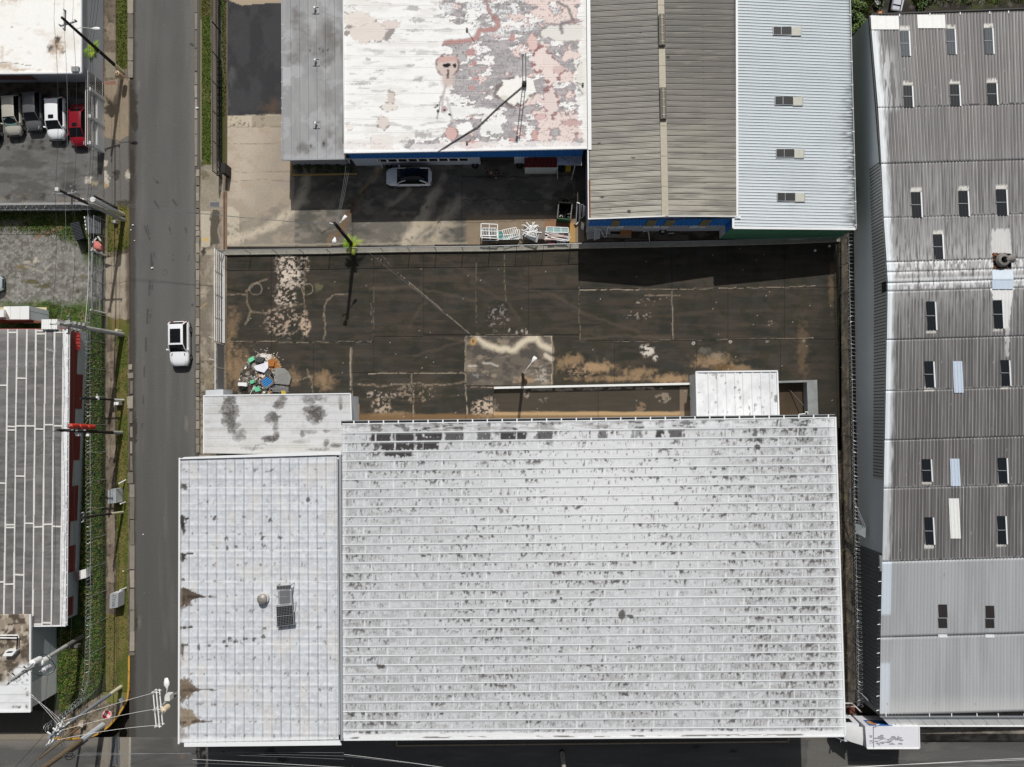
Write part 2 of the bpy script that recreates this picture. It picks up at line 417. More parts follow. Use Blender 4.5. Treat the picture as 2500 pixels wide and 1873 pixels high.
wv = sheet('verge', [(252, -130), (316, -130), (318, 1690), (258, 1690)], 0.10, 2.2, paint_west, PGROUND, skirt=0.4); tagit(wv, kind='structure')
def paint_corner(p):
 p.base((132, 121, 106)); p.mot((92, 85, 72), 16, None, 0.4, 0.65, 0.8, 3); p.mot((164, 150, 128), 12, None, 0.55, 0.75, 0.5, 5)
 p.poly([(248, 1680), (316, 1680), (306, 1715), (262, 1722)], (110, 112, 58), 0.9, 6); p.blob(165, 1775, 28, 12, (176, 150, 112), 0.8, 0.5, 0.7); p.blob(182, 1785, 16, 7, (150, 110, 78), 0.8, 0.5, 0.7)
 p.specks((70, 62, 52), 5, 0.66, 0.7, 6); p.poly([(290, 1710), (312, 1700), (300, 1730), (280, 1745)], (104, 99, 92), 0.8, 3)
CURVE = [(316, 1600), (316, 1640), (315, 1680), (312, 1705), (301, 1727), (287, 1750), (266, 1773), (245, 1789), (225, 1797), (198, 1802), (165, 1803), (135, 1802)]
cn = sheet('pavement', [(125, 1690), (322, 1690), (322, 1812), (125, 1812)], 0.10, 1.5, paint_corner, PGROUND, clip=[(258, 1685), (316, 1685), (312, 1705), (301, 1727), (287, 1750), (266, 1773), (245, 1789), (225, 1797), (198, 1802), (138, 1801), (155, 1752), (240, 1700)]); tagit(cn, kind='structure')
# ---- west parking lot, gravel yard, garden
def paint_park(p):
 p.base((104, 103, 101)); p.mot((82, 80, 78), 40, 14, 0.4, 0.65, 0.8, 1); p.mot((124, 122, 118), 26, 9, 0.55, 0.8, 0.5, 4)
 p.mix(0.8 * sst(250, 212, p.Y), (100, 90, 74)); p.mot((60, 54, 44), 14, 9, 0.45, 0.65, 0.8, 2, m=sst(262, 235, p.Y))
 for i in range(16): p.blob(6 + i * 13 + 5 * math.sin(i * 3), 352 + 10 * math.sin(i * 1.7), 6, 7, (58, 56, 54), 0.75, 0.5, 0.8, i)
 p.blob(215, 440, 9, 9, (190, 184, 172), 0.9, 0.3, 0.9); p.blob(232, 447, 14, 8, (160, 148, 120), 0.7, 0.5, 0.8); p.blob(165, 455, 22, 14, (62, 60, 58), 0.7, 0.6, 0.7)
 for x in (20, 58, 105): p.blob(x, 482, 10, 10, (64, 62, 59), 0.8, 0.5, 0.9, x % 9)
 p.mot((130, 122, 108), 20, 8, 0.5, 0.7, 0.6, 7, m=sst(462, 490, p.Y)); p.specks((160, 156, 148), 3, 0.76, 0.6, 2)
pk = sheet('parking_lot', [(-120, 150), (257, 150), (257, 508), (-120, 508)], 0.07, 2.4, paint_park, PGROUND); tagit(pk, kind='structure')
def paint_gravel(p):
 X, Y = p.X, p.Y
 p.base((126, 124, 119)); p.mot((96, 93, 86), 10, None, 0.4, 0.6, 0.8, 1); p.mot((160, 157, 150), 5, None, 0.55, 0.7, 0.6, 2, 3)
 n = 60 * (fbm(X, Y, 40, None, 4, 3) - 0.5)
 gm = np.clip(sst(570, 540, Y + n - 0.22 * np.maximum(0, X - 60)) + sst(725, 752, Y + n * 0.6), 0, 1)
 gm = np.maximum(gm, sst(190, 215, X + n * .5) * sst(660, 610, Y + n))
 p.mix(gm * 0.95, (64, 86, 32)); p.mix(gm * 0.6 * sst(0.5, 0.65, fbm(X, Y, 9, None, 3, 6)), (40, 46, 24)); p.mix(gm * 0.5 * sst(0.6, 0.75, fbm(X, Y, 16, None, 3, 8)), (128, 118, 92))
 p.blob(30, 545, 34, 14, (122, 118, 108), 0.8, 0.5, 0.6); p.line([(90, 580), (150, 555)], 8, (134, 110, 84), 0.7, 6)
 for x, y, rx, ry, c in ((87, 637, 9, 8, (188, 180, 164)), (67, 641, 10, 5, (172, 165, 150)), (52, 652, 22, 7, (112, 98, 70)), (75, 688, 26, 6, (84, 80, 48)), (115, 695, 10, 9, (78, 72, 44)), (100, 700, 22, 4, (86, 82, 54)), (190, 712, 8, 5, (70, 68, 44)), (200, 676, 12, 4, (112, 104, 84))):
  p.blob(x, y, rx, ry, c, 0.8, 0.4, 0.7, int(x) % 9)
 p.line([(60, 650), (85, 660), (105, 662), (128, 643)], 4, (170, 163, 148), 0.5, 5); p.mix(0.7 * sst(0.55, 0.7, fbm(X, Y, 7, None, 3, 4)) * (X > 215), (70, 68, 62))
 p.mix(0.7 * sst(530, 518, Y), (52, 50, 36)); p.specks((196, 192, 184), 3, 0.74, 0.7, 5)
gv = sheet('gravel_yard', [(-120, 508), (262, 508), (262, 812), (-120, 812)], 0.06, 2.0, paint_gravel, PGROUND); tagit(gv, kind='structure')
def paint_garden(p):
 p.base((48, 66, 32)); p.mot((28, 40, 20), 9, 14, 0.4, 0.62, 0.8, 1); p.mot((72, 94, 40), 12, None, 0.55, 0.75, 0.6, 4)
 p.mix(0.6 * sst(1700, 1735, p.Y + p.X * 0.25), (60, 56, 48)); p.poly([(-120, 1735), (150, 1735), (140, 1810), (-120, 1810)], (84, 80, 74), 0.95, 3)
 p.poly([(-120, 1790), (140, 1790), (138, 1812), (-120, 1812)], (140, 132, 118), 0.8, 2)
gd = sheet('garden', [(-120, 800), (262, 800), (262, 1806), (-120, 1806)], 0.05, 2.6, paint_garden, PGROUND, clip=[(-120, 800), (262, 800), (258, 1690), (240, 1700), (155, 1752), (138, 1806), (-120, 1806)]); tagit(gd, kind='structure')
# ---- east verge and pavement
def paint_east(p):
 X, Y = p.X, p.Y
 wob = 5 * (fbm(X, Y, 12, 40, 3, 8) - 0.5)
 p.base((148, 138, 123)); p.mot((112, 104, 92), 14, 30, 0.42, 0.65, 0.8, 1); p.mot((176, 164, 146), 10, None, 0.55, 0.75, 0.5, 3)
 top = (Y < 412)
 p.mix(top * 0.9, (120, 112, 102)); p.mix(top * 0.8 * sst(494, 488, X + wob), (84, 76, 66))
 gr = top * ((X + wob > 491) & (X + wob < 515)) * (Y < 405 + wob)
 p.mix(gr * 1.0, (74, 88, 36)); p.mix(gr * 0.6 * sst(0.5, 0.7, fbm(X, Y, 12, 50, 3, 2)), (112, 104, 66)); p.mix(top * 0.8 * (Y < 40) * (X < 520), (88, 82, 50))
 p.mix(top * sst(0.35, 0.6, fbm(X, Y, 8, 50, 3, 5)) * ((X > 532) & (X < 549)), (56, 64, 30)); p.mix(top * 0.8 * ((X > 540) & (X < 553)), (68, 80, 36)); p.mix(top * 0.5 * ((X > 527) & (X < 533)), (56, 52, 46))
 p.line([(491, 50), (491, 390), (500, 402), (515, 408)], 1.8, (156, 146, 128), 0.7)
 p.poly([(487, 410), (530, 400), (552, 420), (552, 470), (487, 515)], (146, 138, 122), 0.6, 6); p.blob(500, 428, 12, 12, (96, 92, 70), 0.7, 0.5, 0.8)
 p.poly([(515, 512), (535, 512), (540, 540), (530, 560), (535, 595), (515, 600), (512, 560)], (84, 78, 68), 0.95, 7)
 p.poly([(490, 516), (512, 518), (513, 600), (492, 610)], (190, 180, 162), 0.8, 3); p.blob(503, 585, 8, 5, (206, 168, 82), 0.85, 0.4, 0.8); p.line([(497, 700), (500, 680)], 3, (196, 160, 80), 0.5, 4); p.line([(493, 752), (505, 742)], 3, (196, 160, 80), 0.6, 4)
 p.blob(520, 618, 20, 16, (170, 160, 142), 0.8, 0.4, 0.9); p.blob(497, 617, 8, 12, (48, 44, 38), 0.9, 0.4, 0.9)
 low = (Y > 622)
 p.mot((118, 110, 98), 20, 30, 0.45, 0.65, 0.7, 7, m=low * 1.0); p.blob(510, 920, 18, 40, (128, 118, 92), 0.6, 0.6, 0.8); p.specks((86, 80, 66), 5, 0.63, 0.8, 4, m=(low & (Y > 860)) * 1.0)
 for y, a in ((718, 0.5), (803, 0.5), (880, 0.7)): p.line([(490, y), (527, y + 3)], 1.3, (92, 84, 74), a, 3)
 p.mix(0.85 * sst(491, 487, X + wob) * (Y > 410), (64, 58, 46)); p.mix(0.5 * (X > 546), (86, 70, 52)); p.specks((60, 56, 48), 4, 0.72, 0.6, 6)
ev = sheet('pavement', [(487, -130), (556, -130), (552, 1110), (486, 1110)], 0.10, 2.0, paint_east, PGROUND, skirt=0.4); tagit(ev, kind='structure')
ev2 = sheet('pavement', [(486, 1106), (560, 1106), (560, 1720), (486, 1720)], 0.095, 4.0, lambda p: (p.base((150, 142, 128)), p.mot((112, 104, 92), 14, 30, 0.42, 0.65, 0.8, 1)), PGROUND, skirt=0.3); tagit(ev2, kind='structure')
# manhole and kerb stones
mb = MB()
mb.pprism([(511, 492), (537, 492), (537, 507), (511, 507)], 0.102, 0.125, 0.1)
t = thing('manhole_cover', 'grey rectangular utility cover in the concrete pavement near the brown gate rail', 'manhole cover', P(524, 500, 0.1))
mb.build('rim', CONC, t)
MB().pprism([(513, 494), (535, 494), (535, 505), (513, 505)], 0.126, 0.135, 0.1).build('plate', mat('slate_plate', (98, 98, 102), 0.6), t)
KM = [mat('kerb_stone_%d' % i, c, 0.9, var=0.25, scale=3, bump=0.2) for i, c in enumerate([(132, 126, 114), (112, 106, 95), (150, 142, 128)])]
def kerb(x0f, x1f, y0, y1, z, lo_, hi_, gap=1.6, parent=None):
 y = y0
 while y < y1:
  L = random.uniform(lo_, hi_); a = y + gap * random.uniform(0.5, 1.6); b = min(y + L, y1)
  xa, xb = x0f(y), x1f(y); j = lambda s=1.0: random.uniform(-s, s)
  pts = [(xa + j(), a + j()), (lerp(xa, xb, .5), a + j(.6)), (xb + j(.6), a + j()), (xb + j(.6), b + j(.4)), (lerp(xa, xb, .5), b + j(.7)), (xa + j(), b + j(.4))]
  MB().pprism(pts, -0.05, z + random.uniform(-0.02, 0.02), 0.1).build('kerb_stone', random.choice(KM), parent)
  y = b
ks = struct('kerb')
kerb(lambda y: 478.5, lambda y: 486.5, 412, 1105, 0.13, 9, 30, 1.8, ks)
kerb(lambda y: 474.5, lambda y: 481, -60, 405, 0.05, 30, 70, 2.5, ks)
kw = struct('kerb')
kerb(lambda y: 312, lambda y: 325, -60, 190, 0.13, 30, 62, 1.6, kw)
kerb(lambda y: 314 - 3 * math.sin(y * .1), lambda y: 324 + 2 * math.sin(y * .17), 880, 1180, 0.11, 20, 42, 7, kw)
kerb(lambda y: 317, lambda y: 328.5, 1180, 1600, 0.12, 28, 66, 2.2, kw)
YEL = mat('worn_yellow_paint', (186, 140, 52), 0.8, var=0.45, scale=2.5)
ky = struct('kerb')
for a, b in zip(CURVE, CURVE[1:]):
 n = max(1, int(math.hypot(b[0] - a[0], b[1] - a[1]) / 24))
 for k in range(n):
  p0 = P(lerp(a[0], b[0], k / n), lerp(a[1], b[1], k / n), 0.06); p1 = P(lerp(a[0], b[0], (k + .97) / n), lerp(a[1], b[1], (k + .97) / n), 0.06)
  MB().bar(p0, p1, 0.17, 0.2).build('kerb_stone', YEL, ky)
# drain grates at the corner
t = thing('drain_grate', 'long black road drain grate beside the yellow curved kerb', 'drain grate', P(282, 1825, 0.02))
MB().pprism([(272, 1799), (292, 1799), (291, 1841), (271, 1841)], 0.005, 0.012).build('pit', mat('pit_black', (12, 12, 12), 0.9), t)
for k in range(6): MB().bar(P(273.5 + k * 3.3, 1799, 0.03), P(272.5 + k * 3.3, 1841, 0.03), 0.045, 0.03).build('grate_bar', GALV, t)
t2 = thing('drain_grate', 'short black road drain grate at the bottom edge beside the long one', 'drain grate', P(282, 1855, 0.02))
MB().pprism([(272, 1847), (291, 1847), (290, 1864), (271, 1864)], 0.005, 0.012).build('pit', mat('pit_black', (12, 12, 12), 0.9), t2)
for k in range(6): MB().bar(P(273.5 + k * 3.3, 1847, 0.03), P(272.5 + k * 3.3, 1864, 0.03), 0.045, 0.03).build('grate_bar', GALV, t2)
# ---- the open yard of the north buildings
WALLY = [(540, 624), (860, 618), (970, 616), (1390, 609), (1440, 606), (1660, 603), (1900, 597), (2060, 590)]
def wy(x): return float(itp(x, WALLY))
def paint_yard(p):
 X, Y = p.X, p.Y
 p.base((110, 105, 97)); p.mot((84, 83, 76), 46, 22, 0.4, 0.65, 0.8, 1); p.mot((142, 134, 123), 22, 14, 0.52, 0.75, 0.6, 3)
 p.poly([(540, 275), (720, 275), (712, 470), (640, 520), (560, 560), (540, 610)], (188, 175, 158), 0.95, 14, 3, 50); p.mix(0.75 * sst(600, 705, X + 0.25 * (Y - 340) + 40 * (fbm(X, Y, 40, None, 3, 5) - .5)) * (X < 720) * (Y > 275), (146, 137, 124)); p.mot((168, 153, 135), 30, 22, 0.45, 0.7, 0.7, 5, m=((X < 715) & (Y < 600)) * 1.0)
 p.poly([(545, -140), (700, -140), (700, 275), (556, 284)], (66, 66, 68), 1.0, 2); am = ((X < 700) & (Y < 282)) * 1.0
 p.mot((52, 52, 54), 30, 46, 0.4, 0.65, 0.7, 6, m=am); p.mot((92, 92, 93), 22, 40, 0.55, 0.8, 0.6, 2, m=am * sst(600, 560, X)); p.blob(660, 262, 30, 26, (98, 80, 64), 0.6, 0.8, 0.7); p.specks((150, 150, 148), 3, 0.82, 0.6, 4, m=am)
 p.poly([(560, -140), (700, -140), (700, 6), (590, 12), (560, 2)], (176, 160, 138), 0.9, 3)
 p.poly([(556, 284), (700, 280), (700, 306), (556, 311)], (190, 180, 160), 0.8, 1); p.specks((104, 92, 76), 5, 0.62, 0.7, 8, m=((Y > 283) & (Y < 310) & (X < 650)) * 1.0); p.mix(0.6 * ((X > 615) & (Y > 282) & (Y < 309)), (138, 128, 112))
 for y in (311, 352, 421): p.line([(553, y), (712, y - 2)], 1.2, (120, 106, 92), 0.6, 2)
 p.line([(556, 443), (660, 440), (712, 442)], 1.6, (118, 106, 94), 0.6, 3, 4, 0.4)
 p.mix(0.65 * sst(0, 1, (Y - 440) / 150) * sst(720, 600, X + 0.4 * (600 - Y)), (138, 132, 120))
 p.poly([(545, 505), (570, 505), (583, 520), (585, 560), (588, 600), (548, 600)], (200, 190, 170), 0.6, 4); p.mot((124, 118, 100), 6, None, 0.5, 0.62, 0.9, 6, m=((X < 590) & (Y > 500)) * sst(520, 575, Y))
 # pale runs where water drains across the slab
 for pts, wd, a in (([(752, 420), (735, 490), (715, 515), (660, 552), (610, 575), (545, 590)], 15, 0.85), ([(926, 412), (905, 450), (880, 480), (852, 510)], 10, 0.6), ([(1070, 470), (1045, 500), (1030, 550), (985, 600)], 16, 0.75), ([(1120, 490), (1090, 530), (1060, 590)], 18, 0.6), ([(1000, 460), (980, 480), (950, 500)], 8, 0.5), ([(1085, 430), (1062, 470), (1022, 530), (1000, 595)], 8, 0.55), ([(1010, 540), (985, 600)], 10, 0.6), ([(1070, 540), (1020, 590)], 6, 0.5)):
  p.line(pts, wd, (196, 184, 164), a, 8, 6, 0.28, 0.9)
 p.mot((176, 162, 140), 60, 22, 0.45, 0.7, 0.8, 7, m=sst(960, 1010, X) * sst(1150, 1080, X) * sst(525, 545, Y))
 for pts, wd, c in (([(862, 500), (850, 530), (835, 560), (808, 585), (798, 612)], 12, (116, 92, 68)), ([(900, 455), (870, 490), (850, 515)], 14, (72, 62, 52)), ([(805, 560), (785, 570)], 3, (70, 64, 58)), ([(932, 410), (905, 440), (880, 470)], 5, (150, 128, 96))):
  p.line(pts, wd, c, 0.8, 6, 4, 0.3, 0.8)
 p.mix(0.7 * sst(1130, 1145, X) * sst(522, 530, Y), (150, 132, 110)); p.poly([(1335, 535), (1400, 535), (1385, 558), (1325, 556)], (146, 104, 70), 0.7, 8); p.poly([(1388, 545), (1405, 545), (1405, 596), (1390, 596)], (186, 146, 84), 0.8, 3)
 p.line([(1128, 398), (1128, 600)], 1.4, (60, 55, 50), 0.8); p.line([(1130, 490), (1200, 486), (1290, 488), (1395, 486)], 2, (58, 53, 48), 0.8, 5, 4, 0.3); p.line([(1130, 543), (1240, 541), (1400, 535)], 1.8, (92, 78, 62), 0.7, 4); p.line([(860, 500), (860, 606)], 1.2, (70, 64, 58), 0.5)
 p.line([(1130, 433), (1260, 432), (1400, 428)], 2.5, (44, 41, 38), 0.7, 4); p.poly([(1345, 478), (1360, 465), (1375, 470), (1385, 446), (1398, 446), (1402, 480), (1370, 490)], (76, 70, 62), 0.6, 4)
 p.mix(0.7 * ((X > 1425) & (Y > 560)), (88, 78, 68)); p.mot((60, 52, 44), 20, 8, 0.4, 0.6, 0.8, 2, m=(X > 1425) * 1.0); p.mix(0.5 * ((X > 1404) & (Y < 540)), (60, 57, 54))
 p.line([(560, 600), (700, 597), (860, 596), (1140, 594)], 4, (160, 152, 136), 0.7, 3); p.specks((60, 56, 52), 4, 0.74, 0.5, 4)
YB = lambda x: wy(x) - 16
pts = [(543, 603), (700, 601), (800, 602), (850, 596), (880, 599), (970, 600), (1390, 593), (1440, 590), (1660, 587), (2070, 574)]
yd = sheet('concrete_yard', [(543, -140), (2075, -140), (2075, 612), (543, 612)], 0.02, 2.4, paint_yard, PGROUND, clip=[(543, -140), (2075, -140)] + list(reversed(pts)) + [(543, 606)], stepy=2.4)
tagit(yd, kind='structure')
# ---- the empty lot: slabs
def paint_lot(p):
 X, Y = p.X, p.Y
 p.base((59, 55, 48)); p.mot((46, 46, 41), 40, None, 0.4, 0.65, 0.8, 1); p.mot((76, 68, 58), 60, 12, 0.5, 0.75, 0.6, 2); p.mot((62, 61, 58), 36, 20, 0.5, 0.72, 0.5, 5)
 p.mix(0.45 * sst(0.45, 0.7, fbm(X, Y, 90, 9, 4, 9)), (78, 69, 60)); p.mot((50, 50, 38), 25, 25, 0.55, 0.7, 0.5, 12)
 SALT = (204, 190, 174)
 def salt(x, y, rx, ry, a=0.9, th=0.5, sd=3, c=SALT):
  i = p.box(x - rx * 1.3, y - ry * 1.3, x + rx * 1.3, y + ry * 1.3)
  if len(i):
   d = np.hypot((X[i] - x) / rx, (Y[i] - y) / ry); d = d + 0.7 * (fbm(X[i], Y[i], 12, None, 3, sd) - 0.5)
   p.mix(a * sst(1.0, 0.55, d) * sst(th, th + 0.09, fbm(X[i], Y[i], 5.5, 4.5, 4, sd + 4)), c, i)
 salt(702, 655, 34, 52, 1.0, 0.44, 1); salt(695, 720, 34, 34, 0.8, 0.5, 6); salt(712, 690, 36, 20, 0.8, 0.55, 3); salt(745, 640, 14, 40, 0.6, 0.5, 5); salt(690, 785, 55, 45, 0.75, 0.53, 2, (180, 160, 142)); salt(745, 790, 16, 40, 0.85, 0.46, 4, (190, 168, 146)); salt(700, 625, 30, 16, 0.8, 0.5, 8)
 salt(1578, 858, 22, 20, 1.0, 0.4, 2, (196, 188, 176)); salt(1600, 875, 9, 9, 0.9, 0.42, 5, (196, 188, 176)); salt(1420, 905, 40, 22, 0.5, 0.52, 2, (190, 160, 130)); salt(1185, 1000, 38, 38, 1.0, 0.4, 7, (178, 160, 142)); salt(1620, 970, 22, 16, 0.95, 0.42, 4, (190, 172, 152)); salt(1565, 995, 14, 18, 0.8, 0.42, 9, (178, 150, 120)); salt(1285, 958, 10, 18, 0.8, 0.45, 5); salt(1325, 975, 18, 10, 0.5, 0.5, 3)
 salt(930, 990, 30, 26, 0.8, 0.48, 6, (176, 158, 138)); salt(1010, 960, 70, 26, 0.5, 0.54, 2, (170, 150, 128)); salt(1215, 775, 30, 40, 0.5, 0.56, 3, (160, 152, 146)); salt(1560, 770, 40, 14, 0.35, 0.56, 6); salt(930, 965, 60, 10, 0.5, 0.52, 4); salt(1580, 738, 28, 10, 0.4, 0.56, 8); salt(1880, 790, 20, 12, 0.3, 0.56, 8)
 for x, y, r in ((1243, 806, 4), (1262, 812, 4), (1275, 808, 3), (1285, 812, 4), (1293, 838, 3)): p.blob(x, y, r, r * 1.3, (176, 166, 154), 0.7, 0.4, 0.8, r)
 # tan silt
 for x, y, rx, ry, a in ((1455, 897, 58, 22, 0.85), (1400, 880, 40, 22, 0.6), (1560, 910, 60, 18, 0.6), (1640, 925, 70, 16, 0.75), (1500, 925, 130, 9, 0.6), (1740, 880, 70, 22, 0.6), (1790, 900, 60, 14, 0.5), (1370, 890, 26, 26, 0.5), (590, 900, 40, 70, 0.55), (790, 930, 40, 30, 0.55), (720, 920, 20, 30, 0.4), (560, 880, 14, 90, 0.5), (570, 790, 22, 60, 0.35), (1960, 850, 20, 90, 0.25), (2030, 700, 10, 80, 0.3), (950, 1012, 80, 10, 0.5)):
  p.blob(x, y, rx, ry, (166, 138, 106), a, 0.85, 0.6, int(x) % 11, 0, 9)
 p.blob(1770, 898, 34, 9, (96, 74, 44), 0.8, 0.6, 0.6); p.blob(1720, 855, 18, 12, (104, 98, 90), 0.7, 0.6, 0.6); p.blob(1750, 868, 26, 10, (140, 128, 112), 0.6, 0.7, 0.7)
 # square slab
 sq = [(1137, 820), (1349, 820), (1349, 942), (1137, 942)]
 k = inpoly(X, Y, sq) * 1.0
 p.mix(k * 0.85, (108, 100, 90)); p.mot((74, 70, 66), 22, 14, 0.42, 0.62, 0.8, 4, m=k); p.mot((148, 134, 116), 26, 12, 0.55, 0.75, 0.7, 8, m=k)
 p.line([(1166, 826), (1185, 842), (1215, 851), (1252, 855), (1275, 838), (1290, 828), (1310, 826), (1325, 846), (1345, 853)], 11, (206, 194, 172), 0.95, 4, 4, 0, 0.7); p.blob(1155, 834, 10, 12, (176, 140, 92), 0.9, 0.4, 0.4); p.blob(1155, 833, 4, 6, (82, 62, 40), 0.8, 0.5, 0.4)
 p.line([(1332, 867), (1347, 878)], 9, (200, 188, 170), 0.9, 2); p.line([(1180, 886), (1216, 893)], 4, (178, 172, 162), 0.8, 3); p.line([(1143, 893), (1170, 894)], 3, (196, 190, 180), 0.8, 4, 3, 0.4); p.blob(1165, 915, 12, 8, (150, 148, 146), 0.6, 0.6, 0.8); salt(1320, 915, 26, 28, 0.5, 0.52, 3, (190, 184, 176)); p.blob(1285, 928, 26, 12, (166, 140, 110), 0.7, 0.7, 0.6)
 # sunken loading strip
 k = ((Y > 944) & (X > 1204) & (X < 1700)) * 1.0
 p.mix(k * 0.6, (74, 66, 57)); p.mix(k * 0.9 * sst(1003, 1008, Y + 6 * (fbm(X, Y, 40, 8, 3, 3) - .5)), (178, 150, 112)); p.mix(k * 0.8 * sst(1012, 1016, Y), (116, 92, 64)); p.line([(1300, 951), (1450, 950), (1615, 947)], 6, (150, 142, 132), 0.8, 4, 4, 0.45)
 p.mix(0.8 * sst(1008, 1014, Y + 6 * (fbm(X, Y, 30, 8, 3, 3) - .5)) * (X > 870) * (X < 1204), (122, 96, 66)); p.mix(0.6 * ((X > 1660) & (X < 1702) & (Y > 944)), (140, 122, 104))
 p.blob(1020, 985, 14, 26, (58, 52, 44), 0.8, 0.4, 0.5); p.poly([(857, 985), (876, 987), (876, 1030), (857, 1030)], (176, 142, 98), 0.9, 2); p.blob(870, 965, 12, 20, (54, 48, 42), 0.8, 0.5, 0.8)
 # joints' lime lines, cracks
 LL = [([(548, 836), (660, 834), (745, 836), (905, 834)], 1.6, .6), ([(905, 834), (912, 822), (912, 700)], 1.2, .4), ([(858, 850), (856, 890), (858, 965)], 4, .6), ([(900, 912), (1000, 910), (1135, 911)], 2.2, .75), ([(1006, 912), (1006, 935), (1010, 970), (1008, 1020)], 2.2, .5), ([(1137, 820), (1137, 940), (1140, 1020)], 2.4, .7), ([(1137, 820), (1240, 818), (1349, 820)], 2.2, .8), ([(1347, 822), (1349, 938)], 2.4, .85), ([(1140, 945), (1205, 946)], 2, .6),
          ([(1415, 708), (1510, 707), (1560, 709)], 2, .7), ([(1560, 706), (1640, 706), (1780, 704), (1900, 702), (1990, 698)], 1.8, .6), ([(1640, 710), (1641, 750), (1643, 830)], 2.4, .5), ([(1500, 833), (1580, 832), (1650, 831), (1800, 829), (1990, 826)], 1.8, .4), ([(1414, 700), (1414, 770), (1416, 830)], 1.2, .35), ([(1163, 640), (1162, 740), (1164, 818)], 1.2, .35), ([(1232, 620), (1232, 690), (1236, 740)], 1.2, .3), ([(905, 740), (908, 800)], 1.2, .3)]
 for pts, wd, a in LL: p.line(pts, wd, (184, 170, 150), a, 2, 4, 0.38)
 CR = [([(876, 938), (900, 940), (930, 942), (1000, 936), (1008, 934), (1040, 940), (1090, 940), (1135, 932)], 1.8), ([(602, 712), (604, 740), (612, 760), (600, 790)], 2.2), ([(602, 712), (625, 690), (650, 683)], 2), ([(612, 760), (650, 765), (690, 745), (740, 742)], 1.8), ([(548, 718), (600, 720)], 1.6), ([(790, 770), (796, 735), (812, 722), (850, 718)], 1.6), ([(792, 830), (794, 790), (790, 770)], 1.6), ([(745, 640), (743, 700), (746, 790)], 1.6), ([(748, 900), (762, 935), (765, 965)], 1.6), ([(715, 930), (760, 920)], 1.4), ([(1575, 720), (1660, 722)], 1.2)]
 for j, (pts, wd) in enumerate(CR): p.line(pts, wd + 1.2, (158, 142, 122), 0.6, 4, j); p.line(pts, wd * .55, (30, 27, 24), 0.6, 4, j)
 for x, y, r in ((625, 705, 15), (750, 706, 13)): 
  d = np.hypot(X - x, Y - y); p.mix(0.6 * sst(1.6, .5, np.abs(d - r + 5 * (fbm(X, Y, 12, None, 3, 4) - .5))), (160, 148, 130))
 p.blob(752, 706, 6, 7, (48, 48, 30), 0.9, 0.5, 0.5); p.blob(775, 702, 13, 11, (104, 102, 78), 0.7, 0.5, 0.8)
 # tyre sweeps
 for pts, a in (([(905, 705), (1000, 700), (1100, 720), (1160, 735)], .35), ([(960, 590), (1100, 640), (1200, 700)], .2), ([(900, 820), (960, 815), (1060, 820), (1130, 830)], .3), ([(1230, 690), (1350, 720), (1420, 760)], .3), ([(1400, 760), (1500, 790), (1560, 810)], .3), ([(1150, 690), (1240, 740), (1270, 780)], .25), ([(1420, 830), (1500, 820), (1640, 826)], .4), ([(1010, 870), (1090, 845), (1135, 832)], .3), ([(1000, 800), (1020, 760), (1040, 740)], .25)):
  p.line(pts, 5, (100, 88, 76), a, 4, 5, 0.2, 0.9)
 for pts in ([(900, 822), (1000, 812), (1130, 818)], [(1010, 790), (1100, 795), (1130, 800)]): p.line(pts, 9, (46, 42, 38), .5, 6, 3, 0, 0.9)
 p.line([(964, 660), (1146, 814)], 1.1, (176, 166, 150), 0.7, 1, 4, 0.42); p.line([(885, 572), (964, 660)], 1.0, (170, 160, 146), 0.5, 1, 4, 0.42)
 for x, y in ((1693, 838), (1783, 834), (1873, 833), (1963, 832)):
  d = np.hypot(X - x, Y - y); p.mix((0.9 if x < 1800 else .4) * sst(4.4, 3.2, d) * sst(1.2, 2.2, d), (196, 188, 172))
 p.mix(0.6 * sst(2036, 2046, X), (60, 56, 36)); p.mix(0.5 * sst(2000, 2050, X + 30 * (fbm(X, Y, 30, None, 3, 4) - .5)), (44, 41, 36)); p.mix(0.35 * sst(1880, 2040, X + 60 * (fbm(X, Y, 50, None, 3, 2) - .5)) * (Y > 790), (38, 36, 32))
 p.specks((206, 200, 190), 2.6, 0.815, 0.9, 3); p.specks((206, 200, 190), 3.0, 0.80, 0.8, 8, m=((X > 1300) & (X < 1700) & (Y > 950)) * 1.0); p.specks((44, 40, 36), 5, 0.72, 0.6, 7)
lot = struct('paving')
tagit(lot, label=None)
SL = [(548, 0, 662, 836), (662, 0, 745, 836), (745, 0, 912, 836), (912, 0, 1034, 822), (1034, 0, 1163, 818), (1163, 0, 1290, 818), (1290, 0, 1414, 707), (1290, 707, 1414, 818), (1414, 0, 1640, 706), (1414, 706, 1640, 832), (1640, 0, 1777, 706), (1640, 706, 1777, 831), (1777, 0, 1915, 704), (1777, 704, 1915, 829), (1915, 0, 2050, 702), (1915, 702, 2050, 829),
      (548, 836, 662, 1000), (662, 836, 765, 1000), (765, 836, 858, 1000), (858, 836, 912, 911), (858, 911, 1006, 1046), (912, 822, 1137, 911), (1006, 911, 1137, 1046), (1137, 820, 1349, 942), (1349, 820, 1500, 942), (1500, 833, 1700, 942), (1137, 944, 1204, 1046), (1204, 944, 1460, 1046), (1460, 944, 1705, 1046), (1700, 831, 1905, 1046), (1905, 829, 2050, 1046)]
DARKJ = mat('joint_fill', (50, 45, 40), 0.95)
MB().pprism([(545, 600), (2055, 575), (2055, 1100), (545, 1100)], -0.2, -0.02).build('sub_base', DARKJ, lot)
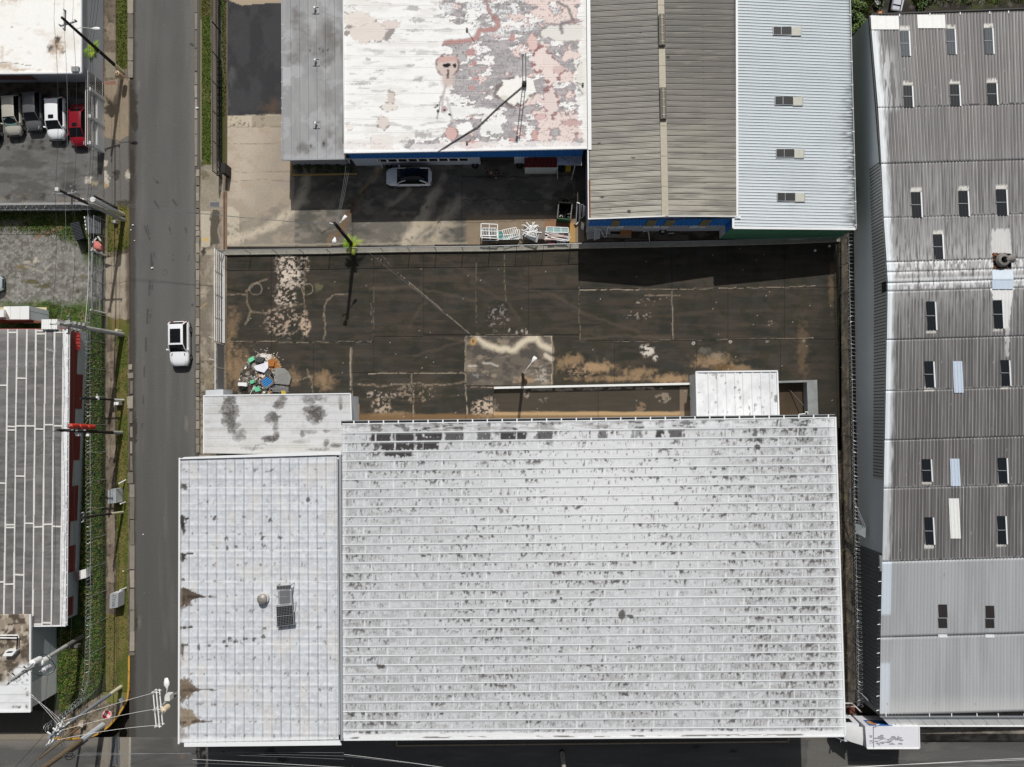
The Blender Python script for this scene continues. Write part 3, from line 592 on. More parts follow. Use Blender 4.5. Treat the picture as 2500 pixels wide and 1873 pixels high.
for x0, y0, x1, y1 in SL:
 g = 0.3; t0, t1 = (y0 or wy(x0) - 4), (y0 or wy(x1) - 4)
 s_ = 0.0 + random.uniform(-0.006, 0.006)
 sheet('slab', [(x0 + g, t0 + g), (x1 - g, t1 + g), (x1 - g, y1 - g), (x0 + g, y1 - g)], s_, 2.0, paint_lot, PGROUND, lot, skirt=0.015)
# alley ground, north-east corner, strip by the truck
al = sheet('path', [(2046, 560), (2110, 560), (2135, 1800), (2046, 1800)], -0.02, 3.5, lambda p: (p.base((74, 67, 58)), p.mot((48, 43, 37), 9, 22, 0.4, 0.62, 0.8, 1), p.mot((104, 94, 78), 7, 16, 0.55, 0.7, 0.7, 4), p.line([(2066, 900), (2085, 1690)], 2.5, (30, 27, 23), 0.8, 4)), PGROUND); tagit(al, kind='structure')
ne = sheet('dirt_yard', [(2070, -140), (2900, -140), (2900, 160), (2070, 160)], 0.03, 3.5, lambda p: (p.base((62, 57, 52)), p.mot((44, 40, 36), 24, None, 0.4, 0.65, 0.8, 1), p.mot((70, 80, 34), 30, None, 0.5, 0.6, 0.9, 4, m=sst(30, 0, p.Y + 40 * (fbm(p.X, p.Y, 40, None, 3, 5) - .5)) * sst(2200, 2260, p.X)), p.mot((104, 100, 94), 16, None, 0.6, 0.75, 0.6, 7), p.specks((220, 218, 210), 3, 0.8, 0.9, 3)), PGROUND); tagit(ne, kind='structure')
sp = sheet('pavement', [(2050, 1690), (2900, 1690), (2900, 1812), (2050, 1812)], 0.012, 3.0, lambda p: (p.base((126, 120, 110)), p.mot((84, 78, 70), 26, 14, 0.4, 0.62, 0.8, 1), p.mot((160, 152, 140), 22, 12, 0.55, 0.75, 0.5, 4), p.mix(0.8 * sst(1806, 1812, p.Y + 8 * (fbm(p.X, p.Y, 30, None, 3, 3) - .5)), (44, 41, 38)), p.poly([(2050, 1690), (2140, 1690), (2140, 1745), (2050, 1745)], (60, 54, 48), 0.8, 4)), PGROUND); tagit(sp, kind='structure')
# pavement along the south side of the big warehouse
sk = struct('pavement')
MB().pprism([(560, 1690), (2045, 1690), (2045, 1806), (560, 1806)], -0.02, 0.02).build('slab', CONCD, sk)
KB = mat('brown_kerb', (150, 136, 118), 0.9, var=0.25)
for k in range(24):
 x0 = 970 + k * 39.8
 MB().pprism([(x0 + .5, 1818 - k * .42), (x0 + 39.3, 1817.6 - k * .42), (x0 + 39.3, 1821 - k * .42), (x0 + .5, 1821.4 - k * .42)], -.02, 0.14).build('kerb_stone', KB, sk)
MB().pprism([(967, 1800), (971, 1800), (971, 1821), (967, 1821)], -.02, 0.14).build('kerb_stone', KB, sk)
MB().pprism([(1922, 1800), (1926, 1800), (1926, 1813), (1922, 1813)], -.02, 0.14).build('kerb_stone', KB, sk)
# ================================================================== BUILDINGS
def inset(quad, z, d):
 """ground footprint (world x, y) of a roof measured in photo pixels at height z, drawn in by d metres"""
 zz = [z] * len(quad) if np.isscalar(z) else z
 w_ = [P(a, b, h) for (a, b), h in zip(quad, zz)]
 cx = sum(p.x for p in w_) / len(w_); cy = sum(p.y for p in w_) / len(w_)
 return [(p.x + (d if p.x < cx else -d), p.y + (d if p.y < cy else -d)) for p in w_]
# ------------------------------------------------------------------ H: the big warehouse with the white coated roofs
H1 = [(440, 1119), (833, 1113), (838, 1806), (438, 1814)]
H2 = [(835, 1034), (2038, 1018), (2062, 1796), (837, 1804)]
ZH = 8.0
t = thing('warehouse', 'largest white roofed warehouse with grey weathered roof strips south of the dark empty lot', 'warehouse', P(1450, 1420, 0))
MB().prism(inset(H1, ZH, 0.35), 0, ZH - 0.16).build('wall', PALEWALL, t)
MB().prism(inset(H2, ZH, 0.35), 0, ZH - 0.17).build('wall', PALEWALL, t)
ROWDARK = {0: [(905, 1000, .75), (1010, 1072, 1), (1080, 1130, .95), (1165, 1200, .9), (1222, 1262, .9), (1310, 1352, 1), (1458, 1484, .7), (1533, 1572, .85), (1602, 1622, .8), (1640, 1700, .75), (1900, 1975, .8)],
           1: [(905, 955, 1), (960, 1010, 1), (1015, 1080, 1), (1086, 1132, .9), (1165, 1202, .85), (1222, 1286, 1), (1310, 1350, .9), (1460, 1482, .8), (1540, 1568, .6), (1600, 1622, 1), (1632, 1672, .9), (1940, 1968, .5), (1838, 1850, .8)],
           2: [(912, 925, .9), (929, 1012, 1), (1018, 1072, 1), (1200, 1222, .4), (1258, 1270, .4), (1330, 1350, .5), (1640, 1660, .4), (1838, 1862, .8), (1950, 1985, .4)],
           3: [(940, 1006, 1), (1840, 1846, .5)]}
def paint_h2(row, yt, yb):
 def f(p):
  X, Y, V = p.X, p.Y, p.V
  p.base((196, 198, 200))
  glare = np.exp(-(((X - 1480) / 330) ** 2 + ((Y - 1180) / 230) ** 2))
  p.mix(0.7 * glare, (226, 227, 228))  # sun glare painted in as a brighter zone mid-roof; grime also thins there
  dirty = np.clip(0.55 + 0.5 * sst(1650, 2000, X) + 0.3 * sst(1000, 850, X) + .3 * sst(1450, 1700, Y) - 0.5 * glare, 0.12, 1.0)
  zone = sst(0.36, 0.62, fbm(X, Y, 120, 40, 3, row % 9))
  m = sst(0.12, 0.3, V) * sst(1.0, 0.86, V)
  st = fbm(X, Y, 1.9, 22, 3, (row * 3) % 17)
  p.mix(m * dirty * (0.3 + 0.6 * zone) * sst(0.34, 0.78, st) * 0.9, (138, 139, 141))
  p.mix(m * dirty * sst(0.46, 0.66, fbm(X, Y, 20, 11, 4, (row + 4) % 17)) * 0.55, (148, 147, 146))
  p.mix(m * 0.4 * sst(0.55, 0.75, fbm(X, Y, 4, 4, 3, (row + 8) % 17)), (226, 228, 229))
  # mould spots that start under each lap
  sp = fbm(X, Y, 6, 8, 3, (row * 5 + 2) % 17) * 0.66 + 0.34 * fbm(X, Y, 70, 60, 2, 5)
  thr = 0.615 - 0.06 * sst(1750, 2000, X) - 0.035 * sst(950, 850, X) - .02 * sst(1300, 1000, Y)
  p.mix(sst(0.1, 0.16, V) * sst(0.85, 0.3, V) * sst(thr, thr + 0.07, sp) * 0.9, (58, 52, 46))
  p.mix(m * 0.7 * sst(thr + .1, thr + .14, fbm(X, Y, 4, 14, 3, (row * 7 + 5) % 17)), (90, 85, 78))
  # black patches
  for x0, x1, a in ROWDARK.get(row, []):
   i = p.box(x0 - 8, yt - 12, x1 + 8, yb + 12)
   if not len(i): continue
   xx = X[i] + 9 * (fbm(X[i], Y[i], 7, None, 3, 4) - .5); 
   edge = 0.95 if row < 2 or (row == 2 and x1 < 1100) else 0.62 + 0.5 * (fbm(X[i], 0 * X[i], 9, None, 3, row) - .5)
   k = a * sst(x0 - 1, x0 + 2, xx) * sst(x1 + 1, x1 - 2, xx) * sst(edge + .06, edge - .05, V[i] + .5 * (fbm(X[i], Y[i], 4, 9, 3, 6) - .5) * (row != 1)) * sst(0.08, 0.14, V[i]) * sst(0.30, 0.42, fbm(X[i], Y[i], 8, 10, 3, row + 3) + a * .12)
   p.mix(k * 0.95, (40, 37, 36), i)
  # sheet joints: brushed white lines across the strip
  for k in range(21):
   x = 836 + 58.5 * k + 12 * math.sin(k * 5.1 + row * 2.3) * (k % 2)
   if (k * 7 + row * 3) % 5 > 2: continue
   p.mix((0.75 if k % 2 == row % 2 else .45) * sst(2.0, .8, np.abs(X - x + 0.035 * (Y - 1400) + 1.6 * (fbm(X, Y, 12, 12, 2, 2) - .5))), (228, 230, 231))
  p.mix(0.75 * sst(0.17, 0.1, V) * (0.5 + 0.5 * fbm(X, Y, 18, 10, 3, 5)), (210, 213, 215)); p.mix(.45 * sst(.06, .03, np.abs(V - .2)), (140, 142, 145))
  if row == 0: p.mot((222, 224, 226), 20, 6, 0.4, 0.55, 0.6, 3); p.mix(0.5 * sst(.05, .2, V) * sst(.4, .7, fbm(X, Y, 40, 6, 3, 6)) * sst(1700, 1500, X), (120, 114, 108))
  if row == 33: p.mix(sst(.3, .55, V + .4 * (fbm(X, Y, 18, 8, 3, 4) - .5)), (226, 227, 228)); p.mix(.8 * sst(.75, .85, V) * sst(.55, .65, fbm(X, Y, 40, 5, 3, 6)), (70, 62, 56))
  p.mix(0.75 * sst(2022, 2034, X + 5 * (fbm(X, Y, 6, 20, 3, 4) - .5) - .03 * (Y - 1018)), (226, 229, 231)); p.mix(.5 * sst(846, 840, X), (224, 226, 228))
  for x, y, r in ((1652, 1230, 7), (930, 1627, 12), (860, 1747, 4), (1530, 1695, 8), (1520, 1500, 14), (1540, 1505, 8), (1850, 1090, 9), (1370, 1462, 5), (1428, 1652, 4)): p.blob(x, y, r, r * .8, (58, 50, 42), .85, .4, .7, r)
 return f
def ridge(h, wdt=0.13):
 return lambda U, V, W: h * sst(wdt, wdt * .55, V) * sst(0.0, wdt * .25, V + .02) + 0.012 * (vn(W[..., 0] * 3, W[..., 1] * 3, 4) - .5)
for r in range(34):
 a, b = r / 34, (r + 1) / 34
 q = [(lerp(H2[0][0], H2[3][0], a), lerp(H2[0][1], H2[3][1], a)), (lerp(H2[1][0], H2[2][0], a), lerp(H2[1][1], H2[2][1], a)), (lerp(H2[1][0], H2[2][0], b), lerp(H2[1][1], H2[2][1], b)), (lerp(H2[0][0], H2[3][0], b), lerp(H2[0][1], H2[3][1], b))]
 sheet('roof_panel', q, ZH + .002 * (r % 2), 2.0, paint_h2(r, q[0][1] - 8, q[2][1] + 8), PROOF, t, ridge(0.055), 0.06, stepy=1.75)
STAIN1 = [(448, 1188, 14, 10, .9, (44, 40, 36)), (445, 1270, 10, 16, .95, (34, 31, 29)), (447, 1290, 6, 16, .9, (40, 36, 32)), (456, 1266, 8, 4, .9, (40, 36, 32)), (448, 1355, 14, 5, .95, (40, 36, 32)), (446, 1362, 9, 10, .95, (46, 42, 37)), (464, 1351, 12, 3, .9, (46, 40, 36)), (448, 1416, 6, 5, .8, (60, 54, 48)), (452, 1460, 24, 24, .95, (92, 80, 68)), (470, 1457, 32, 5, .9, (64, 54, 46)), (444, 1470, 10, 18, .9, (66, 57, 48)), (448, 1533, 12, 4, .9, (50, 44, 38)), (466, 1531, 8, 4, .9, (50, 44, 38)),
           (450, 1576, 12, 4, .9, (62, 56, 50)), (445, 1588, 5, 24, .85, (70, 62, 54)), (486, 1579, 4, 9, .8, (70, 62, 56)), (510, 1577, 7, 4, .8, (60, 54, 48)), (552, 1577, 5, 4, .8, (50, 44, 40)), (455, 1682, 26, 26, .95, (118, 104, 88)), (466, 1685, 24, 6, .9, (80, 68, 56)), (446, 1700, 10, 16, .8, (96, 84, 70)), (518, 1685, 12, 3, .8, (60, 54, 48)), (458, 1752, 30, 22, .95, (140, 126, 108)), (484, 1762, 20, 5, .9, (84, 70, 58)), (446, 1764, 12, 4, .9, (70, 60, 50)), (446, 1795, 10, 22, .6, (130, 118, 102))]
def paint_h1(p):
 X, Y = p.X, p.Y
 p.base((199, 203, 208)); p.mot((186, 189, 194), 26, 26, 0.4, 0.65, 0.7, 1); p.mot((216, 219, 222), 7, 5, 0.5, 0.7, 0.6, 3); p.mix(.8 * sst(.19, .15, p.U) * sst(.0, .03, p.U), (160, 163, 168)); p.mix(.6 * sst(.05, .02, np.abs(p.U - .23)), (222, 225, 228)); p.mot((205, 202, 198), 30, 60, 0.52, 0.75, 0.6, 6)
 for k in range(18):
  yy = 1153 + 38.15 * k
  p.mix((0.75 if k % 2 else .45) * sst(2.2, .8, np.abs(Y - yy - 1.5 * (fbm(X, Y, 40, None, 2, k % 9) - .5))), (228, 230, 231) if (k * 5) % 3 else (188, 190, 192))
  p.mix(0.7 * sst(0.66, 0.76, fbm(X, Y, 7, 9, 3, (k + 3) % 15)) * sst(9, 1, np.abs(Y - yy + 4)), (76, 70, 64))
 for x, y, a in ((535, 1180, .5), (690, 1180, .5), (621, 1205, .4), (585, 1277, .4), (665, 1249, .5), (735, 1195, .5), (752, 1195, .5), (516, 1327, .5), (603, 1315, .5), (648, 1313, .5), (735, 1316, .5), (780, 1310, .5), (805, 1259, .5), (535, 1420, .5), (535, 1678, .5), (678, 1752, .4), (580, 1530, .4), (560, 1317, .4)):
  p.mix(a * sst(12, 10, np.abs(X - x)) * sst(1.6, .8, np.abs(np.abs(Y - y) - 3)), (160, 162, 166))
 for x1, y0, ym, y1, c in ((502, 1434, 1457, 1484, (78, 68, 58)), (490, 1658, 1684, 1712, (104, 91, 77)), (492, 1728, 1762, 1782, (128, 115, 98))):
  p.poly([(440, y0), (456, y0 + 4), (x1, ym), (470, ym + 6), (440, y1)], c, .95, 5, int(ym) % 7, 10); p.poly([(440, ym - 8), (x1 - 6, ym), (440, ym + 8)], (58, 50, 42), .7, 5, int(ym) % 5, 8); p.line([(x1 - 20, ym), (x1 + 26, ym - 1)], 3, (80, 70, 60), .8, 3, 4, .35)
 for x, y, rx, ry, a, c in STAIN1: p.blob(x, y, rx, ry, c, a, .4, .7, int(x + y) % 11, 0, 6)
 for x, y in ((555, 1338), (575, 1334), (642, 1332), (553, 1314), (640, 1312), (525, 1265), (660, 1270), (752, 1220), (684, 1312), (560, 1560), (600, 1560), (620, 1562), (642, 1555), (645, 1535), (547, 1565), (575, 1566)): p.blob(x, y, 6, 6, (66, 60, 55), .8, .4, 1.0, x % 9, 0, 4)
 p.specks((96, 90, 84), 4, 0.77, 0.6, 5)
 p.mix(.8 * sst(1800, 1806, Y), (231, 232, 233)); p.mix(.5 * sst(0.3, .5, fbm(X, Y, 12, 30, 3, 4)) * sst(448, 441, X), (150, 140, 126))
for k in range(18):
 xs = [438.0] + [458.5 + 22.35 * i for i in range(17)] + [822.0]
 a, b = (xs[k] - 438) / 395, (xs[k + 1] - 438) / 395
 q = [(lerp(440, 833, a), lerp(1119, 1113, a)), (lerp(440, 833, b), lerp(1119, 1113, b)), (lerp(438, 838, b), lerp(1814, 1806, b)), (lerp(438, 838, a), lerp(1814, 1806, a))]
 def zf(U, V, W):
  return 0.05 * sst(0.0, .05, U) * sst(0.16, .1, U) + 0.035 * np.exp(-((((W[..., 1] + 200.0) / 1.385) % 1 - .5) / .09) ** 2) + 0.03 * (vn(W[..., 0] * 2.2, W[..., 1] * 2.2, 6) - .5)
 sheet('roof_panel', q, ZH + .002 * (k % 2), 1.8, paint_h1, PWRINK, t, zf, 0.06, stepy=2.4)
FLASH = mat('white_flashing', (228, 230, 231), 0.5, var=0.05)
FLASHG = mat('grey_flashing', (150, 154, 160), 0.5, var=0.08)
MB().prism([tuple(P(x, y, ZH))[:2] for x, y in [(452, 1116), (833, 1101), (834, 1110), (440, 1121)]], ZH - .05, ZH + .18).build('parapet_flashing', FLASH, t)
MB().prism([tuple(P(x, y, ZH))[:2] for x, y in [(829, 1110), (834, 1110), (838, 1806), (833, 1806)]], ZH - .05, ZH + .2).build('parapet_flashing', FLASHG, t)
MB().prism([tuple(P(x, y, ZH))[:2] for x, y in [(450, 1814), (829, 1808), (834, 1819), (450, 1823)]], ZH - .1, ZH + .05).build('eave_flashing', FLASH, t)
MB().prism([tuple(P(x, y, ZH))[:2] for x, y in [(437, 1118), (441, 1118), (439, 1816), (435, 1816)]], ZH - .12, ZH + .07).build('eave_flashing', FLASH, t)
MB().prism([tuple(P(x, y, ZH))[:2] for x, y in [(839, 1804), (2062, 1795), (2063, 1799), (839, 1808)]], ZH - .1, ZH + .05).build('eave_flashing', FLASH, t)
MB().prism([tuple(P(x, y, ZH))[:2] for x, y in [(2037, 1018), (2041, 1018), (2065, 1796), (2061, 1796)]], ZH - .1, ZH + .06).build('eave_flashing', FLASH, t)
gut = MB().prism([tuple(P(x, y, ZH))[:2] for x, y in [(833, 1029), (2037, 1013.5), (2037, 1023), (833, 1038)]], ZH - .16, ZH - .04).build('gutter', mat('gutter_black', (24, 25, 27), 0.6), t)
MB().prism([tuple(P(x, y, ZH))[:2] for x, y in [(832, 1027), (2038, 1011.5), (2038, 1013.7), (832, 1029.2)]], ZH - .2, ZH + .02).build('gutter_rim', GALV, t)
for k in range(33):
 x = 864 + k * 36.2
 yy = 1029 - (x - 833) * .0129
 MB().bar(P(x, yy - 1.5, ZH), P(x, yy + 9, ZH), .11, .05).build('gutter_bracket', FLASH, t)
# ------------------------------------------------------------------ annex
t = thing('annex_building', 'low flat white annex with three grey mould stains beside the rubbish heap', 'building', P(680, 1040, 0))
AN = [(498, 967), (855, 962), (858, 1112), (498, 1107)]
ZA = 4.0
MB().prism(inset(AN, ZA, 0.15), 0, ZA - .12).build('wall', PALEWALL, t)
def paint_an(p):
 p.base((202, 203, 204)); p.mot((190, 189, 186), 40, 16, 0.42, 0.66, 0.8, 1); p.mot((180, 178, 176), 3, 14, 0.55, 0.75, 0.4, 4); p.mix(.35 * sst(1050, 1100, p.Y), (196, 192, 184))
 for x, y, rx, ry, a in ((562, 1010, 24, 36, .85), (560, 975, 20, 16, .8), (566, 1042, 18, 18, .7), (585, 1062, 20, 16, .5), (668, 1020, 20, 18, .8), (678, 988, 18, 12, .75), (690, 975, 14, 14, .6), (672, 1042, 8, 14, .5), (768, 1005, 28, 26, .9), (760, 975, 34, 14, .55), (770, 1022, 12, 16, .6), (832, 978, 6, 16, .45), (832, 995, 5, 8, .6), (738, 1058, 6, 8, .8), (755, 1055, 20, 6, .4), (795, 1052, 12, 6, .5), (658, 1072, 24, 10, .9), (676, 1062, 8, 8, .8), (796, 1082, 8, 10, .6), (820, 1088, 16, 6, .6), (620, 1095, 30, 5, .3), (780, 1098, 30, 5, .5), (730, 1078, 30, 5, .25)):
  p.blob(x, y, rx, ry, (122, 119, 116), a, .3, .7, int(x) % 11, 0, 12); p.blob(x, y, rx * .8, ry * .8, (60, 56, 53), a * .8, .7, 1.3, int(x + y) % 11, 0, 5)
 p.line([(652, 1084), (625, 1088), (615, 1100)], 2, (110, 106, 102), .6, 4)
for r in range(7):
 a, b = r / 7, (r + 1) / 7
 L = lambda i, j, s: (lerp(AN[i][0], AN[j][0], s), lerp(AN[i][1], AN[j][1], s))
 sheet('roof_panel', [L(0, 3, a), L(1, 2, a), L(1, 2, b), L(0, 3, b)], ZA, 2.0, paint_an, PROOF, t, ridge(.04, .12), .06, stepy=1.8)
mb = MB()
for a, b in (((497, 966), (856, 961)), ((856, 961), (858, 1026)), ((498, 967), (498, 1107))):
 mb.bar(P(*a, ZA + .01), P(*b, ZA + .01), .1, .14)
mb.build('roof_edge', FLASH, t)
MB().pprism([(502, 953), (545, 951), (545, 966), (502, 968)], 0, 2.2, 2.2).single('concrete_wall', PALEWALL, 'short grey wall end sticking out north of the stained annex roof', 'wall')
# ------------------------------------------------------------------ white shed, ramp wall, pit
t = thing('shed', 'small white roofed shed with eight roof ribs against the north side of the warehouse', 'shed', P(1800, 960, 0))
SH = [(1699, 909), (1897, 907), (1901, 1022), (1702, 1024)]
ZS = 3.3
MB().prism(inset(SH, ZS, .12), 0, ZS - .12).build('wall', PALEWALL, t)
def paint_sh(p):
 p.base((228, 229, 230)); p.mot((204, 205, 207), 22, 30, .45, .7, .6, 2); p.specks((90, 84, 80), 4, .74, .8, 4); p.mot((120, 116, 112), 6, 12, .68, .8, .8, 7)
 p.blob(1896, 973, 8, 12, (40, 38, 36), .9, .4, .5); p.blob(1746, 915, 12, 5, (110, 106, 102), .5, .6, .8); p.blob(1764, 917, 8, 4, (110, 106, 102), .5, .6, .8); p.mix(.3 * sst(1820, 1880, p.X), (196, 198, 201))
xs = [1699, 1727, 1749, 1771, 1792, 1812, 1834, 1856, 1878, 1898]
for k in range(9):
 a, b = (xs[k] - 1699) / 199, (xs[k + 1] - 1699) / 199
 sheet('roof_panel', [(lerp(1699, 1897, a), 909), (lerp(1699, 1897, b), 908), (lerp(1702, 1901, b), 1023), (lerp(1702, 1901, a), 1023)], ZS, 2.0, paint_sh, PROOF, t, lambda U, V, W: .05 * sst(0, .08, U) * sst(.3, .2, U), .06)
mb = MB()
for a, b in (((1698, 908), (1898, 906)), ((1699, 909), (1702, 1022)), ((1897, 907), (1901, 1020))): mb.bar(P(*a, ZS + .02), P(*b, ZS + .02), .13, .2)
mb.build('roof_edge', FLASH, t)
mb = MB().pprism([(1206, 944.5), (1702, 934), (1702, 939), (1206, 949.5)], -.1, .5, .5)
mb.single('ramp_wall', mat('white_wall_top', (222, 222, 218), .7, var=.12), 'long thin white wall along the sunken loading strip in the dark lot', 'wall')
t = thing('loading_pit', 'concrete walled pit beside the white shed at the east end of the lot', 'pit', P(1950, 975, 0))
CW = mat('mottled_concrete', (134, 137, 136), .9, var=.4, scale=1.4)
MB().pprism([(1900, 930), (1995, 927.5), (1995, 932.5), (1900, 935)], -.1, 1.0, 1.0).build('beam', CW, t)
MB().pprism([(1970, 932.7), (1995, 932.7), (1998, 1022), (1973, 1022)], -.1, 1.0, 1.0).build('wall', CW, t)
MB().pprism([(1898, 934), (1975, 934), (1975, 1024), (1898, 1024)], -.02, .012).build('floor', mat('pit_floor', (66, 54, 40), .95, var=.6, scale=.7), t)
MB().bar(P(1926, 950, .05), P(1962, 990, .9), .06, .06).build('leaning_pole', CONCD, t)
mb = MB(); mb.tube([P(1950, 1012, 1.0), P(1966, 1010, 1.1), P(1966, 1006, 1.1), P(1972, 1006, 1.1), P(1972, 1011, 1.1)], .05, 6); mb.build('pipe', WHITE, t)
# ------------------------------------------------------------------ L1: grey flat roof + L2: white peeling roof (one factory), L3 corrugated, L4 ribbed
t = thing('flat_roofed_building', 'narrow building with dark smeared grey flat roof between driveway and peeling white roof', 'building', P(765, 150, 0))
Z1 = 4.0
L1 = [(688, -130), (837, -130), (842, 388), (690, 390)]
w1 = inset(L1, Z1, .2); y_s = P(760, 404, 0).y
MB().prism([(w1[0][0], w1[0][1]), (w1[1][0], w1[1][1]), (w1[1][0], y_s), (w1[0][0] + .0, y_s)], 0, Z1 - .14).build('wall', mat('dim_grey_wall', (150, 152, 156), .8), t)
def paint_l1(p):
 X, Y = p.X, p.Y
 p.base((150, 151, 151)); p.mot((140, 140, 142), 14, 60, .4, .65, .7, 1); p.mot((172, 174, 177), 30, 30, .55, .66, .5, 4); p.mix(.6 * ((X < 712) & (Y > 164) & (Y < 205 + 12 * fbm(X, Y, 9))), (184, 186, 189))
 for x, y, rx, ry, a in ((720, 40, 16, 22, .8), (735, 60, 30, 34, .5), (800, 70, 26, 34, .75), (815, 100, 24, 40, .75), (790, 120, 40, 36, .6), (740, 110, 44, 40, .45), (720, 145, 30, 16, .6), (800, 150, 24, 14, .7), (835, 110, 8, 60, .6), (805, 325, 16, 16, .6), (790, 350, 14, 18, .7), (740, 362, 26, 14, .7), (830, 350, 16, 20, .5), (800, 240, 30, 40, .35), (780, 180, 20, 20, .4)):
  p.blob(x, y, rx, ry * 1.4, (98, 94, 90), a, .95, .5, int(x) % 11, 0, 10)
 for x, y, r in ((757, 124, 3), (789, 124, 3.5), (800, 122, 3), (780, 119, 2.5), (759, 357, 4), (790, 352, 4.5)): p.blob(x, y, r, r * 1.8, (40, 38, 38), .9, .7, .5)
 p.mix(.5 * sst(372, 386, Y + 14 * (fbm(X, Y, 10, None, 3, 4) - .5)), (176, 178, 181)); p.line([(780, 25), (805, 38), (838, 46)], 1.5, (124, 124, 126), .6, 4)
xs = [0, .137, .28, .42, .56, .70, .85, 1]
for k in range(7):
 a, b = xs[k], xs[k + 1]
 sheet('roof_panel', [(lerp(688, 837, a), -130), (lerp(688, 837, b), -130), (lerp(690, 842, b), lerp(390, 388, b)), (lerp(690, 842, a), lerp(390, 388, a))], Z1, 2.4, paint_l1, PROOF, t, lambda U, V, W: .025 * sst(.1, .02, U), .05)
mb = MB()
for a, b in (((688, -130), (690, 391)), ((690, 391), (858, 388)), ((839, -130), (843, 386))): mb.bar(P(*a, Z1 + .02), P(*b, Z1 + .02), .12, .12)
mb.build('roof_edge', GALV, t)
for k, y in enumerate((-30, 60, 95, 128, 165, 200, 240, 265, 300, 340)):
 MB().bar(P(687, y, Z1), P(691.5, y, Z1), .1, .1).build('gutter_bracket', WHITE, t)
vw = {771: 25, 772: 152, 773: 305}
for i, (x, y) in enumerate(vw.items()):
 v = thing('roof_vent', ['white vent pipe in a square curb on the grey flat roof, nearest the top edge', 'white vent pipe in a faint curb on the grey flat roof, between two others', 'white vent pipe in a square curb near the south end of the grey flat roof'][i], 'vent', P(x, y, Z1), 'vents on the grey flat roof')
 mb = MB()
 for a, b in (((-8, -8), (8, -8)), ((8, -8), (8, 8)), ((8, 8), (-8, 8)), ((-8, 8), (-8, -8))): mb.bar(P(x + a[0], y + a[1], Z1 + .03), P(x + b[0], y + b[1], Z1 + .03), .06, .07)
 mb.build('curb', GALV, v)
 MB().tube([P(x - .5, y - 1, Z1), P(x - .5, y - 1, Z1) + Vector((0, 0, .45))], .1, 8).build('pipe', WHITE, v)
pn = thing('display_panel', 'wall panel with white and orange-brown sections below the grey flat roof', 'panel', P(800, 404, 0))
for x0, x1, c in ((756, 776, 0), (776, 815, 1), (815, 856, 0)):
 MB().add([P(x0, 401, 0.05) , P(x1, 401, .05), P(x1, 401, .05) + Vector((0, .35, .75)), P(x0, 401, .05) + Vector((0, .35, .75))], [(0, 1, 2, 3)]).build('section', [mat('pale_panel', (226, 228, 230), .6), mat('tan_panel', (196, 130, 92), .7)][c], pn)
bed = thing('planting_bed', 'dark shrub bed with low yellow kerb below the grey flat roof', 'planting bed', P(795, 415, 0))
MB().pprism([(712, 426), (872, 423), (872, 426), (712, 429)], 0, .18, .1).build('kerb', mat('ochre_kerb', (180, 150, 90), .9), bed)
MB().pprism([(710, 392), (713, 392), (713, 428), (710, 428)], 0, .18, .1).build('kerb', mat('ochre_kerb', (180, 150, 90), .9), bed)
# peeling white roof
t = thing('factory', 'factory under a peeling white roof with pink and grey patches and a blue front', 'building', P(1140, 180, 0))
Z2 = 5.5
L2 = [(837, -130), (1430, -130), (1434, 361), (840, 372)]
w2 = inset(L2, Z2, .15); ysl, ysr = P(850, 405, 0).y, P(1434, 399, 0).y
xl, xr = w2[0][0], w2[1][0]
def ywall(x): return lerp(ysl, ysr, (x - xl) / (xr - xl))
xd0, xd1 = P(1174, 402, 0).x, P(1256, 401, 0).x
mb = MB(); mb.prism([(xl, w2[0][1]), (xr, w2[1][1]), (xr, ywall(xr) + .3), (xl, ywall(xl) + .3)], 0, Z2 - .2); mb.build('wall', mat('dim_inner_wall', (60, 58, 56), .9), t)
fw = mat('white_blue_grey_wall', (186, 194, 206), .8, var=.1)
for a, b in ((xl, xd0), (xd1, xr)): MB().prism([(a, ywall(a)), (b, ywall(b)), (b, ywall(b) + .28), (a, ywall(a) + .28)], 0, 2.2).build('wall', fw, t)
BLUE = mat('blue_metal_cladding', (38, 112, 190), .5, var=.08)
BLUED = mat('blue_metal_cladding_seam', (26, 84, 150), .5, var=.08)
def corr_wall(name, p0, p1, z0, z1, m, parent, pitch=.3, dep=.05):
 n = max(2, int((Vector(p1) - Vector(p0)).length / pitch)); d = (Vector((p1[0], p1[1])) - Vector((p0[0], p0[1]))); nn = Vector((d.y, -d.x)).normalized()
 vs = []; fs = []
 for i in range(4 * n + 1):
  s = i / (4 * n); o = dep if (i % 4) in (1, 2) else 0
  x, y = p0[0] + d.x * s + nn.x * o, p0[1] + d.y * s + nn.y * o
  vs += [(x, y, z0), (x, y, z1)]
 fs = [(2 * i, 2 * i + 2, 2 * i + 3, 2 * i + 1) for i in range(4 * n)]
 return MB().add(vs, fs).build(name, m, parent)
corr_wall('cladding', (xl, ywall(xl) - .05), (xr, ywall(xr) - .05), 2.2, Z2 - .2, BLUE, t)
for k in range(9):
 x0 = P(930 + k * 24.3, 404, 0).x; x1 = P(952.5 + k * 24.3, 404, 0).x
 yy = ywall(x0) - .07
 f = MB(); 
 for a, b in (((x0, 1.15), (x1, 1.15)), ((x0, 2.1), (x1, 2.1)), ((x0, 1.15), (x0, 2.1)), ((x1, 1.15), (x1, 2.1))): f.bar((a[0], yy, a[1]), (b[0], yy, b[1]), .1, .1)
 fo = f.build('window', WHITE, t)
 MB().box(((x0 + x1) / 2, yy + .03, 1.62), (x1 - x0 - .08, .03, .88)).build('pane', GLASSD, fo)
MB().bar(P(925, 384, 2.2), P(934, 410, 0.05), .12, .12).build('downpipe', PALEWALL, t)
